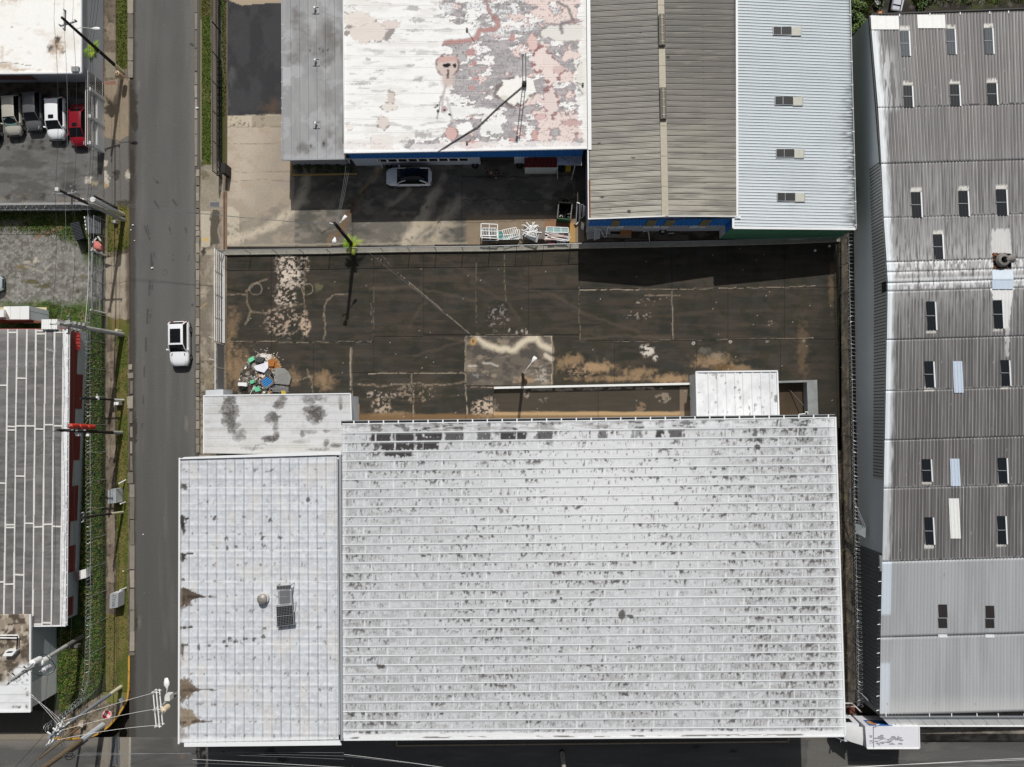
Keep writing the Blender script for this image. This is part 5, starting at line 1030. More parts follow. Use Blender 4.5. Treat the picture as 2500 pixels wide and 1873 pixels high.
for k in range(12): y = 1385 + k * 35; a = kwall(y, kz(y) - .1); e_ = P(kx(y) - 1, y, kz(y) - .05); mb.tube([a, e_ + Vector((-.25, 0, 0)), e_ + Vector((-.3, 0, .08))], .035, 5)
mb.build('gutter_hook', WHITE, t)
kk = P(kx(1365), 1365, kz(1365))
MB().tube([kk + Vector((-.15, .3, -.05)), kk + Vector((-.1, -1.1, -.1))], .13, 8).build('downpipe', GALV, t)
mb = MB(); mb.bar(P(2126, 36, 4.0), P(XR, 36 - 20.3, 4.0), .12, .2); mb.build('gutter', mat('dark_eave', (66, 66, 66), .7), t)
for x in (2196, 2270, 2344, 2416, 2462, 2570): MB().bar(kpt(x, 36 - (x - 2150) * SLP, .06), kpt(x, 42 - (x - 2150) * SLP, .1), .08, .07).build('gutter_bracket', WHITE, t)
# skylights in that roof
SM = mat('smoked_skylight', (26, 30, 34), .35, var=.15, spec=.5); SM2 = mat('dusty_skylight', (76, 82, 87), .5, var=.2); SM3 = mat('brown_skylight', (48, 45, 43), .5, var=.25)
def sk_quad(x0, x1, y0, y1, dz, n=10, rib=0.02):
 xs = np.linspace(x0, x1, 22); ys = np.linspace(y0, y1, n)
 mb = MB(); 
 for y in ys:
  for j, x in enumerate(xs):
   xx = x + (y - y0) * .05; mb.v.append(kpt(xx, y, dz + rib * (j % 7 in (3, 4))))
 for a in range(n - 1):
  for b in range(21): mb.f.append(((a + 1) * 22 + b, (a + 1) * 22 + b + 1, a * 22 + b + 1, a * 22 + b))
 return mb
def where(x, y):
 col = 'west' if x < 2300 else 'middle' if x < 2390 else 'east'
 return col
NM = ['by the white eave sheets', 'second from the north eave', 'north slope, third row', 'alone just above the ridge', 'first row below the ridge', 'second row below the ridge', 'third row below the ridge', 'lowest grey-brown row']
def rowname(y): return NM[0] if y < 100 else NM[1] if y < 300 else NM[2] if y < 550 else NM[3] if y < 660 else NM[4] if y < 850 else NM[5] if y < 1000 else NM[6] if y < 1200 else NM[7]
for x0, x1, y0, y1 in SKY1:
 s = thing('skylight', 'dark skylight of the %s column on the corrugated roof, %s' % (where(x0, y0), rowname(y0)), 'skylight', kpt(x0, y0), 'skylights on the corrugated roof')
 ym = (y0 + y1) / 2
 m_ = SM2 if y0 < 100 else SM
 sk_quad(x0, x1, y0, ym - .7, .075).build('pane', m_, s); sk_quad(x0 + (ym - y0) * .05, x1 + (ym - y0) * .05, ym + .7, y1, .075).build('pane', m_, s)
 MB().bar(kpt(x1 + 1.5, y0 + 1, .09), kpt(x1 + 1.5 + (y1 - y0) * .05, y1, .09), .12, .06).build('flashing', FLASH, s)
 MB().bar(kpt(x0, ym, .1), kpt(x1, ym, .1), .06, .04).build('joint_strip', GALV, s)
for k, (x0, x1, y0, y1) in enumerate(SKY2):
 s = thing('skylight', ['brown-black skylight on the newer smooth roof section, the one nearer its west edge', 'brown-black skylight on the newer smooth roof section, the one farther from its west edge'][k], 'skylight', kpt(x0, y0), 'skylights on the newer roof section')
 ym = lerp(y0, y1, .58)
 sk_quad(x0, x1, y0, ym - 1, .06, rib=.015).build('pane', SM3, s); sk_quad(x0, x1, ym + 1.4, y1, .06, rib=.015).build('pane', SM3, s)
 MB().bar(kpt(x0, ym, .08), kpt(x1, ym, .08), .07, .05).build('joint_strip', GALV, s)
 sk_quad(x0 - .5, x1 + .5, y1 + 16, y1 + 24, .05, 3).build('patch', FLASH, s)
PB = mat('pale_blue_sheet', (196, 209, 224), .5, var=.05); PW = mat('white_sheet', (228, 229, 226), .6, var=.05)
for x0, x1, y0, y1, m_, l in ((2326, 2349, 882, 959, PB, 'pale blue replacement sheet covering the skylight opening below the ridge'), (2319, 2342, 1120, 1187, PB, 'pale blue replacement sheet between two dark skylights, lower of the two blue ones'), (2316, 2341, 1217, 1315, PW, 'long white sealed skylight sheet on the corrugated roof'), (2126, 2194, 39, 72, PW, 'white sheet at the northwest corner of the corrugated roof'), (2239, 2307, 36, 69, PW, 'white sheet at the north eave of the corrugated roof, second from the corner')):
 sk_quad(x0, x1, y0, y1, .08, 10, .03).single('roof_patch', m_, l, 'roof sheet', 'replacement sheets on the corrugated roof')
s = thing('ridge_patch', 'pale blue folded sheet over the ridge beside the broken roof opening', 'roof sheet', kpt(2450, 680)); sk_quad(2422, 2473, 659, 683, .1, 8, .02).build('sheet', mat('bluewhite_sheet', (212, 224, 234), .5, var=.04), s); sk_quad(2422, 2473, 684, 706, .1, 8, .02).build('sheet', PB, s)
s = thing('broken_vent', 'broken turbine vent lying in a rusty hole in the corrugated roof', 'roof vent', kpt(2446, 636))
sk_quad(2425, 2468, 619, 655, .085, 6, 0).build('hole', mat('hole_black', (14, 12, 11), .95), s)
vb = kpt(2443, 637, .1)
mb = MB(); N = 20
for r, z in ((.55, .1), (.62, .3), (.5, .5), (.3, .55)):
 for k in range(N): a = 6.283 * k / N; mb.v.append(vb + Vector((r * math.cos(a), r * math.sin(a), z)))
for j in range(3):
 for k in range(N): mb.f.append((j * N + k, j * N + (k + 1) % N, (j + 1) * N + (k + 1) % N, (j + 1) * N + k))
mb.build('vent_drum', mat('weathered_vent', (120, 116, 112), .6, var=.3), s)
MB().tube([vb + Vector((.2, .0, .3)), vb + Vector((.9, .15, .25))], [.25, .4], 10).build('vent_throat', mat('weathered_vent', (120, 116, 112), .6, var=.3), s)
mb = MB(); rr = random.Random(4)
for k in range(26):
 x = rr.choice([rr.uniform(2425, 2468), rr.uniform(2425, 2434)]); y = rr.choice([rr.uniform(648, 655), rr.uniform(619, 624), rr.uniform(619, 655)])
 mb.box(kpt(x, y, .12), (rr.uniform(.06, .2), rr.uniform(.05, .15), .05), rr.uniform(0, 3))
mb.build('rust_fragments', RUST, s)['kind'] = 'stuff'
# canopy along the south wall
t2 = thing('canopy', 'bright white sheet canopy with slanted seams along the south wall of the corrugated warehouse', 'canopy', P(2300, 1760, 3))
for k in range(24):
 xa, xb = 2152 + k * 30.5, 2152 + (k + 1) * 30.5 - .9
 if xa > XR: break
 c0, c1, d1, d0 = P(xa, 1751, 3.5), P(xb, 1751, 3.5), P(xb + 20, 1771.5, 2.95), P(xa + 20, 1771.5, 2.95)
 mb = MB().add([c0, c1, d1, d0] + [p - Vector((0, 0, .05)) for p in (c0, c1, d1, d0)], [(3, 2, 1, 0), (4, 5, 6, 7), (0, 1, 5, 4), (2, 3, 7, 6), (1, 2, 6, 5), (3, 0, 4, 7)]); mb.build('canopy_panel', PW, t2)
MB().bar(P(2170, 1772.5, 2.93), P(XR, 1772.5, 2.93), .1, .12).build('canopy_edge', FLASH, t2)
for x0, x1 in ((2166, 2187), (2282, 2307), (2380, 2410), (2520, 2548)):
 MB().tube([kpt(x0, 1717, .05), P(x1, 1770, 3.02)], .022, 5).build('stay_rod', GALV, t2)
mb = MB(); mb.bar(P(2148, 1748.5, 3.66), P(XR, 1748.5, 3.66), .18, .12); mb.build('gutter', GALV, t2)
MB().bar(P(2148, 1745.5, 3.72), P(XR, 1745.5, 3.72), .12, .04).build('gutter_shadow_gap', mat('gutter_black', (24, 25, 27), .6), t2)
for x in (2163, 2269, 2323, 2385, 2437, 2500): MB().bar(P(x, 1742, 3.8), P(x, 1750, 3.76), .08, .05).build('gutter_bracket', WHITE, t2)
# ------------------------------------------------------------------ A: north-west white roof
t = thing('white_office', 'building with bright white flat roof and a brown leak stain beside the parked cars', 'building', P(120, 90, 0))
ZA_ = 3.75
LA = [(-140, -130), (198, -130), (198, 177), (-140, 180)]
MB().prism([tuple(P(x, y, 0))[:2] for x, y in [(-140, -130), (253, -130), (253, 201), (-140, 203)]], 0, ZA_ - .15).build('wall', mat('pale_blue_grey_wall', (182, 187, 193), .8, var=.06), t)
def paint_a(p):
 p.base((243, 242, 238)); p.mot((226, 221, 212), 60, None, .5, .75, .7, 1); p.mot((214, 206, 192), 22, 12, .58, .75, .5, 4)
 for x, y, rx, ry, a in ((140, 112, 22, 26, .75), (132, 122, 18, 14, .6), (30, 2, 30, 10, .5), (28, 66, 6, 4, .5), (12, 160, 34, 10, .6), (48, 170, 30, 5, .7), (95, 172, 12, 4, .5), (5, 130, 8, 26, .4)): p.blob(x, y, rx, ry, (170, 140, 104), a, .9, .9, int(x) % 11, 0, 8)
 for x, y, r in ((140, 104, 12), (125, 116, 9), (152, 122, 7), (143, 96, 8), (118, 120, 6), (30, 66, 3), (186, 172, 6)): p.blob(x, y, r, r * 1.3, (60, 46, 36), .8, .8, 1.0, int(x) % 11, 0, 5)
 p.line([(0, 152), (40, 155), (76, 161)], 1.3, (110, 104, 96), .8, 2)
sheet('roof_surface', LA, ZA_, 2.6, paint_a, PROOF, t, None, .08)
mb = MB(); mb.bar(P(199, -130, ZA_), P(199, 178, ZA_), .14, .22); mb.bar(P(-140, 181.5, ZA_), P(199, 178.5, ZA_), .14, .22); mb.build('parapet', FLASH, t)
MB().box(P(185, 170, ZA_ + .15), (.7, .5, .3)).build('vent_box', GALV, t)
MB().bar(P(-60, 190, 2.2), P(84, 190, 2.2), .05, .8).build('sign_band', mat('maroon_band', (96, 58, 58), .7), t)
# ------------------------------------------------------------------ E: dark strip roof building on the west edge
t = thing('dark_roofed_building', 'building with dark grey roof striped by white seams and a maroon and grey wall', 'building', P(80, 1160, 0))
ZE = 3.6
xt = [-100, -82, -58, -34, -9, 15.5] ; 
xt = [-105, -80, -55, -29, -4, 20, 42, 66, 88, 111.5, 133.6, 155]; xb_ = [-110, -86, -62, -38, -14, 9.6, 33.5, 57, 80, 103, 125.5, 148]
def paint_e(p):
 p.base((110, 108, 108)); p.mot((92, 90, 90), 30, 10, .4, .65, .8, 1); p.mot((126, 124, 123), 40, 5, .5, .7, .7, 4); p.mot((86, 83, 83), 18, 4, .6, .75, .6, 7); p.mix(.35 * sst(.5, .7, fbm(p.X, p.Y, 50, 120, 3, 3)), (130, 128, 127))
 p.mix(.5 * sst(835, 806, p.Y), (150, 148, 146)); p.line([(112, 852), (135, 858)], 1.5, (200, 199, 196), .7, 2)
for k in range(11):
 sheet('roof_panel', [(xt[k], 804), (xt[k + 1], 804), (xb_[k + 1], 1528), (xb_[k], 1530)], ZE, 2.6, paint_e, PROOF, t, lambda U, V, W: .01 * np.sin(V * 160), .08)
SEAM = mat('white_seam_sealant', (216, 214, 209), .7, var=.2, scale=5)
for k in range(5, 12):
 for j in range(8):
  a, b = j / 8, (j + 1) / 8; jx = lambda: random.uniform(-.5, .5)
  MB().bar(P(lerp(xt[k], xb_[k], a) + jx(), lerp(804, 1529, a), ZE + .03), P(lerp(xt[k], xb_[k], b) + jx(), lerp(804, 1529, b) + .5, ZE + .03), random.uniform(.11, .17), .06).build('seam_strip', SEAM, t)
CB = {5: [812, 1069, 1161, 1404], 6: [], 7: [811, 924, 1040, 1050, 1278, 1286], 8: [812, 816, 1041, 1047, 1521], 9: [1036, 1048, 1280, 1520], 10: [812, 1040, 1286], 4: [941, 1178]}
CB = {4: [941, 1180, 1421], 5: [812, 1042, 1050, 1281, 1288, 1426], 6: [924, 1163, 1404, 1040], 7: [1040, 1278], 8: [808, 815, 1048, 1286, 1524], 9: [1037, 1280, 1521], 10: [812, 1040, 1286]}
for k, ysn in CB.items():
 for y in ysn:
  s = (y - 804) / 725; xa, xb = lerp(xt[k], xb_[k], s), lerp(xt[k + 1], xb_[k + 1], s)
  MB().bar(P(xa, y + random.uniform(-1, 1), ZE + .03), P(xb, y, ZE + .03), .14, .055).build('seam_strip', SEAM, t)
def paint_e2(p): p.base((226, 227, 228)); p.mot((196, 197, 199), 9, 14, .5, .7, .7, 3); p.mot((150, 152, 154), 5, 20, .62, .75, .6, 5); p.mix(.6 * (np.sin(p.Y * .5) > .6) * (p.X < 158), (190, 192, 194))
sheet('roof_edge', [(155.5, 804), (167, 804), (160, 1526), (148.5, 1528)], ZE + .03, 2.0, paint_e2, PROOF, t, None, .15)
mb = MB(); mb.bar(P(-100, 1531, ZE), P(161, 1527.5, ZE), .12, .14); mb.build('eave_flashing', FLASH, t)
MB().bar(P(168, 806, ZE - .05), P(161.5, 1527, ZE - .05), .11, .1).build('gutter', mat('dark_gutter_blue', (40, 48, 66), .5), t)
MB().bar(P(170.5, 806, ZE - .02), P(164, 1527, ZE - .02), .05, .1).build('gutter_rim', WHITE, t)
for k in range(24): s = k / 23; MB().box(P(lerp(169, 163, s), lerp(815, 1520, s), ZE + .02), (.12, .08, .07)).build('gutter_bracket', WHITE, t)
# wall with stepped maroon band
MAR = mat('maroon_wall_paint', (138, 66, 62), .8, var=.14); LGW = mat('light_grey_wall', (196, 203, 208), .8, var=.07)
gx0 = P(208, 1160, 0).x; gyt, gyb = P(208, 812, 0).y, P(205, 1500, 0).y
MB().prism([(P(-100, 812, 0).x, gyt), (gx0, gyt), (gx0 - .35, gyb), (P(-100, 812, 0).x, gyb)], 0, 1.75).build('wall', LGW, t)
MB().prism([(P(-100, 812, 0).x, gyt - .02), (gx0 + .02, gyt - .02), (gx0 - .33, gyb + .02), (P(-100, 812, 0).x, gyb + .02)], 1.752, ZE - .12).build('wall', MAR, t)
for a, b in ((915, 998), (1059, 1123), (1185, 1270), (1330, 1394), (1455, 1500)):
 ya, yb = P(200, a, .8).y, P(200, b, .8).y; xx = lerp(gx0, gx0 - .35, (a - 812) / 690) + .025
 MB().prism([(xx - .03, ya), (xx + .01, ya), (xx + .01 - .02, yb), (xx - .05, yb)], .8, 1.75).build('painted_step', MAR, t)
aw = thing('awning', 'short bright red corrugated awning at the north end of the maroon wall', 'awning', P(183, 833, 2))
REDA = mat('bright_red_sheet', (190, 74, 68), .55, var=.1)
for k in range(5):
 ya, yb = 812.5 + k * 8.4, 820.3 + k * 8.4
 p0, p1, p2, p3 = P(171.5, ya, 2.6), P(196, ya + 1.5, 1.7), P(196, yb + 1.5, 1.7), P(171.5, yb, 2.6)
 mb = MB().add([p0, p1, p2, p3] + [p - Vector((0, 0, .04)) for p in (p0, p1, p2, p3)], [(3, 2, 1, 0), (4, 5, 6, 7), (0, 1, 5, 4), (1, 2, 6, 5), (2, 3, 7, 6), (3, 0, 4, 7)]); mb.bar(p0 + Vector((0, 0, .03)), p1 + Vector((0, 0, .03)), .07, .07); mb.build('awning_sheet', REDA, aw)
cnp = thing('meter_box', 'white wall box with brown side hanging on the grey part of the maroon wall', 'utility box', P(195, 1410, 1))
MB().prism([tuple(P(x, y, 1.2))[:2] for x, y in [(182, 1397), (211, 1389), (212, 1410), (183, 1418)]], .7, 1.2).build('box', PW, cnp); MB().prism([tuple(P(x, y, 1.25))[:2] for x, y in [(183, 1397), (193, 1395), (194, 1417), (184, 1419)]], 1.205, 1.3).build('panel', mat('brown_grey_panel', (140, 126, 126), .7), cnp)
# containers at its north end
def boxpx(name, q, z0, z1, m, parent):
 return MB().prism([tuple(P(x, y, z1))[:2] for x, y in q], z0, z1).build(name, m, parent)
cb = thing('white_cabin', 'white panelled cabin with flat roof on a cream slab north of the dark striped roof', 'cabin', P(50, 770, 0))
q = [(9, 748.5), (71, 747.5), (71, 779.5), (9, 780.5)]
boxpx('wall', q, 0.1, 3.0, mat('pale_cabin_wall', (206, 214, 219), .6, var=.05), cb)
for a, b in ((9.3, 25), (25.6, 48.5), (49.1, 71)): boxpx('roof_panel', [(a, 748.5), (b, 748), (b, 779.7), (a, 780)], 3.005, 3.05, PW, cb)
for f_ in (.36, .72):
 a = P(71, 748, 3.0).lerp(P(71, 748, 3.0), 0); xx = a.x + .01; yy0 = P(71, 747.8, 3).y; yy1 = P(71, 779.3, 3).y; y_ = lerp(yy0, yy1, f_); MB().box((xx, y_, 1.6), (.03, .03, 2.8)).build('panel_joint', GALV, cb)
MB().pprism([(-60, 751), (116, 751), (116, 781), (-60, 781)], 0.06, .14).build('slab', mat('cream_slab', (196, 180, 148), .9, var=.15), cb)
MB().add([P(12, 754, 3.07), P(23, 776, 3.07), P(23, 779, 3.07), P(12, 779, 3.07)], [(3, 2, 1, 0)]).build('stain', mat('brown_stain', (120, 108, 98), .9, var=.5, scale=2), cb)
c2 = thing('white_box', 'plain white flat topped box at the far west edge by the white cabin', 'box', P(-10, 765, 0)); boxpx('body', [(-60, 757), (9, 756), (9, 774), (-60, 775)], .1, 3.4, PW, c2)
lt = thing('lean_to', 'rusty brown lean-to roof strip between white cabin and dark striped roof', 'roof', P(40, 785, 0))
boxpx('roof', [(-60, 783), (24, 780), (62, 780), (101, 784), (101, 788), (-60, 789)], 2.2, 2.3, RUST, lt)
wb = thing('roof_tank', 'square white ribbed box top at the corner of the dark striped roof', 'tank', P(120, 795, 0)); 
boxpx('body', [(101.5, 780), (140, 779.5), (139, 804), (101, 804)], .1, 3.9, PW, wb)
for k in range(6): x = 106 + k * 5.8; MB().bar(P(x, 780.5, 3.92), P(x - .3, 803.5, 3.92), .08, .05).build('rib', WHITE, wb)
# ------------------------------------------------------------------ F: small white building bottom left
t = thing('corner_building', 'small building with half white half brown-stained flat roof by the street corner', 'building', P(60, 1630, 0))
ZF = 4.05
LF = [(-140, 1500), (75, 1500), (75, 1735), (-140, 1737)]
MB().prism([tuple(P(x, y, 0))[:2] for x, y in [(-140, 1480), (138, 1480), (141, 1690), (-140, 1692)]], 0, ZF - .15).build('wall', mat('light_grey_wall2', (182, 192, 196), .8, var=.07), t)
def paint_f(p):
 X, Y = p.X, p.Y
 p.base((222, 224, 225)); p.mot((206, 208, 208), 26, 10, .45, .7, .6, 1)
 k = sst(22, -6, Y - 1612 - 30 * sst(60, 0, X) * 1.6 + 50 * (fbm(X, Y, 26, None, 4, 3) - .5)) 
 p.mix(k * .95, (140, 126, 108)); p.mot((74, 64, 54), 16, 12, .45, .6, .9, 2, m=k); p.mot((190, 180, 166), 14, 18, .55, .65, .8, 6, m=k)
 for y in (1584, 1608, 1630, 1672, 1696, 1716): p.mix(.6 * sst(1.5, .6, np.abs(Y - y)), (120, 114, 106) if y < 1640 else (176, 176, 174))
 for x, y, rx, ry in ((40, 1726, 14, 4), (66, 1696, 5, 8), (66, 1726, 5, 6), (60, 1560, 10, 14), (66, 1590, 8, 20)): p.blob(x, y, rx, ry, (92, 82, 70), .8, .6, .9, 4)
 for x, y in ((66, 1661), (55, 1667), (63, 1682), (45, 1662), (58, 1650)): p.blob(x, y, 4, 3, (120, 122, 122), .8, .5, .8)
sheet('roof_surface', LF, ZF, 2.2, paint_f, PROOF, t, None, .08)
mb = MB(); mb.bar(P(75, 1500, ZF), P(75, 1737, ZF), .14, .2); mb.bar(P(-140, 1738.5, ZF), P(76, 1736.5, ZF), .14, .22); mb.build('parapet', FLASH, t)
MB().prism([tuple(P(x, y, 0))[:2] for x, y in [(138, 1633), (141, 1633), (141, 1690), (138, 1690)]], .2, 3.9).build('wall_trim', WHITE, t)
ac = thing('air_conditioner', 'white air conditioner cabinet with dark fan opening on the brown stained roof', 'air conditioner', P(22, 1598, ZF))
q = [P(14, 1588, ZF + .55), P(40, 1588, ZF + .55), P(29, 1602, ZF + .55), P(6, 1602, ZF + .55)]
MB().prism([(p.x, p.y) for p in q], ZF, ZF + .55).build('cabinet', WHITE, ac)
q = [P(20, 1590, ZF + .56), P(33, 1590, ZF + .56), P(27, 1594, ZF + .56), P(14, 1594, ZF + .56)]; MB().prism([(p.x, p.y) for p in q], ZF + .551, ZF + .57).build('fan_opening', BLACKM, ac)
pp = thing('roof_pipe', 'white looped roof pipe running from the west edge and down to the air conditioner', 'pipe', P(30, 1553, ZF))
MB().tube([P(-60, 1552, ZF + .25), P(38, 1551, ZF + .25), P(45, 1551, ZF + .3), P(46, 1556, ZF + .3), P(42, 1558, ZF + .25), P(-60, 1557, ZF + .25)], .06, 6).build('white_pipe', WHITE, pp); MB().tube([P(43, 1555, ZF + .3), P(41, 1588, ZF + .3)], .07, 6).build('black_pipe', BLACKM, pp)
# ================================================================== ROOFTOP THINGS ON THE WAREHOUSE
def cyl(mb, c, r0, r1, z0, z1, n=20, cap=True):
 b = len(mb.v)
 for r, z in ((r0, z0), (r1, z1)):
  for k in range(n): a = 6.28319 * k / n; mb.v.append(Vector((c[0] + r * math.cos(a), c[1] + r * math.sin(a), z)))
 for k in range(n): mb.f.append((b + k, b + (k + 1) % n, b + n + (k + 1) % n, b + n + k))
 if cap: mb.f.append(tuple(b + n + k for k in range(n))); mb.f.append(tuple(b + n - 1 - k for k in range(n)))
 return mb
v = thing('roof_vent', 'round mushroom roof vent with grey dome on the white strip roof beside the solar panels', 'roof vent', P(645, 1459, ZH))
c = P(645, 1459, ZH)
cyl(MB(), c, .5, .5, ZH, ZH + .35).build('collar', OFFW, v); c2_ = c
mb = MB(); cyl(mb, c, .42, .42, ZH + .36, ZH + .62); cyl(mb, c, .42, .18, ZH + .62, ZH + .74); mb.build('dome', mat('tarnished_dome', (150, 146, 140), .5, .3, var=.25), v)
for k in range(3): a = .5 + k * 2.094; MB().bar(c + Vector((0, 0, .76)), c + Vector((.4 * math.cos(a), .4 * math.sin(a), .66)), .03, .03).build('dome_rib', GALV, v)
CELL = mat('solar_cell_black', (16, 16, 20), .25, var=.2, spec=.5); GRIDM = mat('solar_grid_silver', (150, 152, 154), .4)
def panel(name, label, qd, z0, z1, nx, ny, gap, mcell, split=None, legs=True):
 """tilted panel over four photo points (TL TR BR BL), heights z0 at the top edge, z1 at the bottom edge"""
 c = [P(qd[0][0], qd[0][1], z0), P(qd[1][0], qd[1][1], z0), P(qd[2][0], qd[2][1], z1), P(qd[3][0], qd[3][1], z1)]
 t = thing(name, label, 'solar panel' if 'solar' in name else 'collector', c[3] * 1.0)
 MB().add(c + [p - Vector((0, 0, .05)) for p in c], [(3, 2, 1, 0), (4, 5, 6, 7), (0, 1, 5, 4), (1, 2, 6, 5), (2, 3, 7, 6), (3, 0, 4, 7)]).build('frame', GRIDM, t)
 halves = [(0.02, .98)] if not split else [(.02, split - .012), (split + .012, .98)]
 for a, b in halves:
  mb = MB()
  for j in range(ny):
   for i in range(nx):
    u0, u1 = .03 + .94 * (i + gap) / nx, .03 + .94 * (i + 1 - gap) / nx; v0, v1 = lerp(a, b, (j + gap) / ny), lerp(a, b, (j + 1 - gap) / ny)
    q = [c[0].lerp(c[1], u).lerp(c[3].lerp(c[2], u), vv) + Vector((0, 0, .006)) for u, vv in ((u0, v1), (u1, v1), (u1, v0), (u0, v0))]; mb.quad(*q)
  mb.build('cell_field', mcell, t)
 if legs:
  for p in c: MB().bar(p - Vector((0, 0, .05)), Vector((p.x, p.y, ZH)), .05, .05).build('leg', GALV, t)
 return t
panel('solar_panel', 'dark solar panel on legs with fine silver grid on the white strip roof', [(674, 1481), (715, 1477), (718, 1525), (676, 1530)], ZH + .95, ZH + .55, 10, 6, .07, CELL, .5)
tq = thing('equipment_plate', 'grey metal plate with white corner bolts on the white strip roof above the solar panel', 'metal plate', P(695, 1460, ZH))
MB().prism([tuple(P(x, y, ZH + .7))[:2] for x, y in [(678, 1441), (711, 1438), (714, 1478), (680, 1480)]], ZH + .62, ZH + .7).build('tray', mat('plate_grey', (146, 149, 152), .5), tq)
for y0, y1 in ((1443, 1456.5), (1458, 1474)): MB().prism([tuple(P(x, y, ZH + .7))[:2] for x, y in [(683, y0), (708, y0 - 2), (708.5, y1 - 2), (683.5, y1)]], ZH + .701, ZH + .72).build('plate', mat('plate_dark', (108, 109, 113), .5), tq)
for x, y in ((681, 1443), (709, 1441), (681.5, 1477), (709, 1475)): cyl(MB(), P(x, y, ZH + .7), .05, .03, ZH + .7, ZH + .78, 8).build('bolt', WHITE, tq)
for x, y in ((681, 1443), (709, 1441), (681.5, 1477), (709, 1475)): MB().bar(P(x, y, ZH + .62), Vector((P(x, y, ZH + .62).x, P(x, y, ZH + .62).y, ZH)), .05, .05).build('leg', GALV, tq)
panel('small_solar_strip', 'strip of five small dark grey cells at the north end of the grey plate', [(675, 1431), (711, 1428), (711, 1438), (675, 1440)], ZH + .85, ZH + .75, 5, 1, .06, mat('grey_cell', (84, 84, 87), .5))
# mast and conduit on the peeling roof
m_ = thing('antenna_mast', 'tall twin tube mast with shadow on the peeling white factory roof', 'mast', P(1280, 208, Z2))
b = P(1280, 207, Z2)
for dx in (-.14, .14): MB().tube([b + Vector((dx, 0, 0)), b + Vector((dx, 0, 5.9))], .05, 6).build('mast_tube', GALV, m_)
for k in range(12): MB().bar(b + Vector((-.14, 0, .3 + k * .48)), b + Vector((.14, 0, .3 + k * .48)), .03, .03).build('rung', GALV, m_)
MB().box(b + Vector((0, 0, .2)), (.42, .42, .4)).build('base', mat('base_black', (40, 38, 38), .8), m_)
MB().box(b + Vector((-.1, -.05, 5.7)), (.25, .2, .5)).build('head_unit', OFFW, m_)
MB().tube([P(1278, 209, Z2 + .12), P(1220, 258, Z2 + .1), P(1168, 308, Z2 + .12), P(1100, 350, Z2 + .1), P(1066, 373, Z2 + .1)], .055, 6).single('conduit', mat('conduit_grey', (96, 92, 90), .6), 'thin grey conduit running diagonally over the peeling roof from mast to south eave', 'conduit')
for x, y, l in ((1140, 72, 'small grey anchor block with guy strap on the peeling roof by the red stripe'), (1423, 206, 'small grey anchor block on the east margin of the peeling roof'), (1140, 348, 'small white anchor block near the south eave of the peeling roof')):
 a = thing('anchor_block', l, 'anchor', P(x, y, Z2), 'guy anchors on the peeling roof'); MB().box(P(x, y, Z2 + .1), (.18, .22, .2)).build('block', mat('block_grey', (110, 108, 106), .8), a)
 e = {1140: (1160, 104), 1423: (1405, 200)}[x] if y < 300 else (1150, 340); MB().bar(P(x, y, Z2 + .1), P(*e, Z2 + .05), .025, .025).build('strap', WIRED, a)
# ================================================================== FENCES, GATES
def coil(pts, r=.26, pitch=.36, n=9, jit=.25):
 out = []; rr = random.Random(len(pts) * 7 + int(pts[0].x * 10))
 for a, b in zip(pts, pts[1:]):
  L = (b - a).length; d = (b - a).normalized(); s_ = d.cross(Vector((0, 0, 1))).normalized(); k = int(L / pitch)
  ph = 0
  for i in range(k * n):
   th = 6.28319 * i / n; f = 1 + jit * (rr.random() - .5) * .5
   if i % (n * 3) == 0: ph = rr.uniform(-.3, .3)
   out.append(a + d * (L * i / (k * n) + .12 * math.sin(th) + ph * .3) + s_ * (r * f * math.cos(th)) + Vector((0, 0, r + r * f * math.sin(th))))
 return out
def fence(name, label, px, h, posts, wires=.3, z0=.1, mw=None, pm=None, razor=False, rails=(1.0,), r=.035, wr=.008, lean=None, postname='post', arm=0):
 w_ = [P(x, y, z0) for x, y in px]
 t = thing(name, label, 'fence' if 'gate' not in name else 'gate', w_[0])
 L = [0]
 for a, b in zip(w_, w_[1:]): L.append(L[-1] + (b - a).length)
 def at(s):
  for i in range(len(w_) - 1):
   if s <= L[i + 1] + 1e-6: return w_[i].lerp(w_[i + 1], (s - L[i]) / (L[i + 1] - L[i]))
  return w_[-1]
 n = posts if isinstance(posts, int) else None
 ss = [L[-1] * i / n for i in range(n + 1)] if n else [min(max(q, 0), L[-1]) for q in posts]
 pm = pm or GALV; mw = mw or WIREM
 for s in ss:
  p = at(s); mb = MB(); tp = p + Vector((0, 0, h))
  mb.tube([p - Vector((0, 0, .1)), tp], r, 6)
  if arm: d = (at(min(s + .1, L[-1])) - at(max(s - .1, 0))).normalized(); mb.tube([tp, tp + d.cross(Vector((0, 0, 1))) * arm + Vector((0, 0, .3))], r * .7, 5)
  mb.build(postname, pm, t)
 for f in rails:
  mb = MB(); mb.tube([p + Vector((0, 0, h * f)) for p in w_], r * .8, 5); mb.build('rail', pm, t)
 if wires:
  mb = MB(); k = int(L[-1] / wires)
  for i in range(k + 1):
   p = at(L[-1] * i / max(k, 1)); mb.tube([p + Vector((0, 0, .03)), p + Vector((0, 0, h - .02))], wr, 3, False)
  for j in range(1, int(h / wires)):
   mb.tube([p + Vector((0, 0, j * wires)) for p in w_], wr, 3, False)
  mb.build('wire_mesh', mw, t)
 if razor:
  MB().tube(coil([p + Vector((0, 0, h)) for p in w_]), .012, 3, False).build('razor_wire', mat('razor_steel', (178, 180, 182), .4, .4), t)
 return t
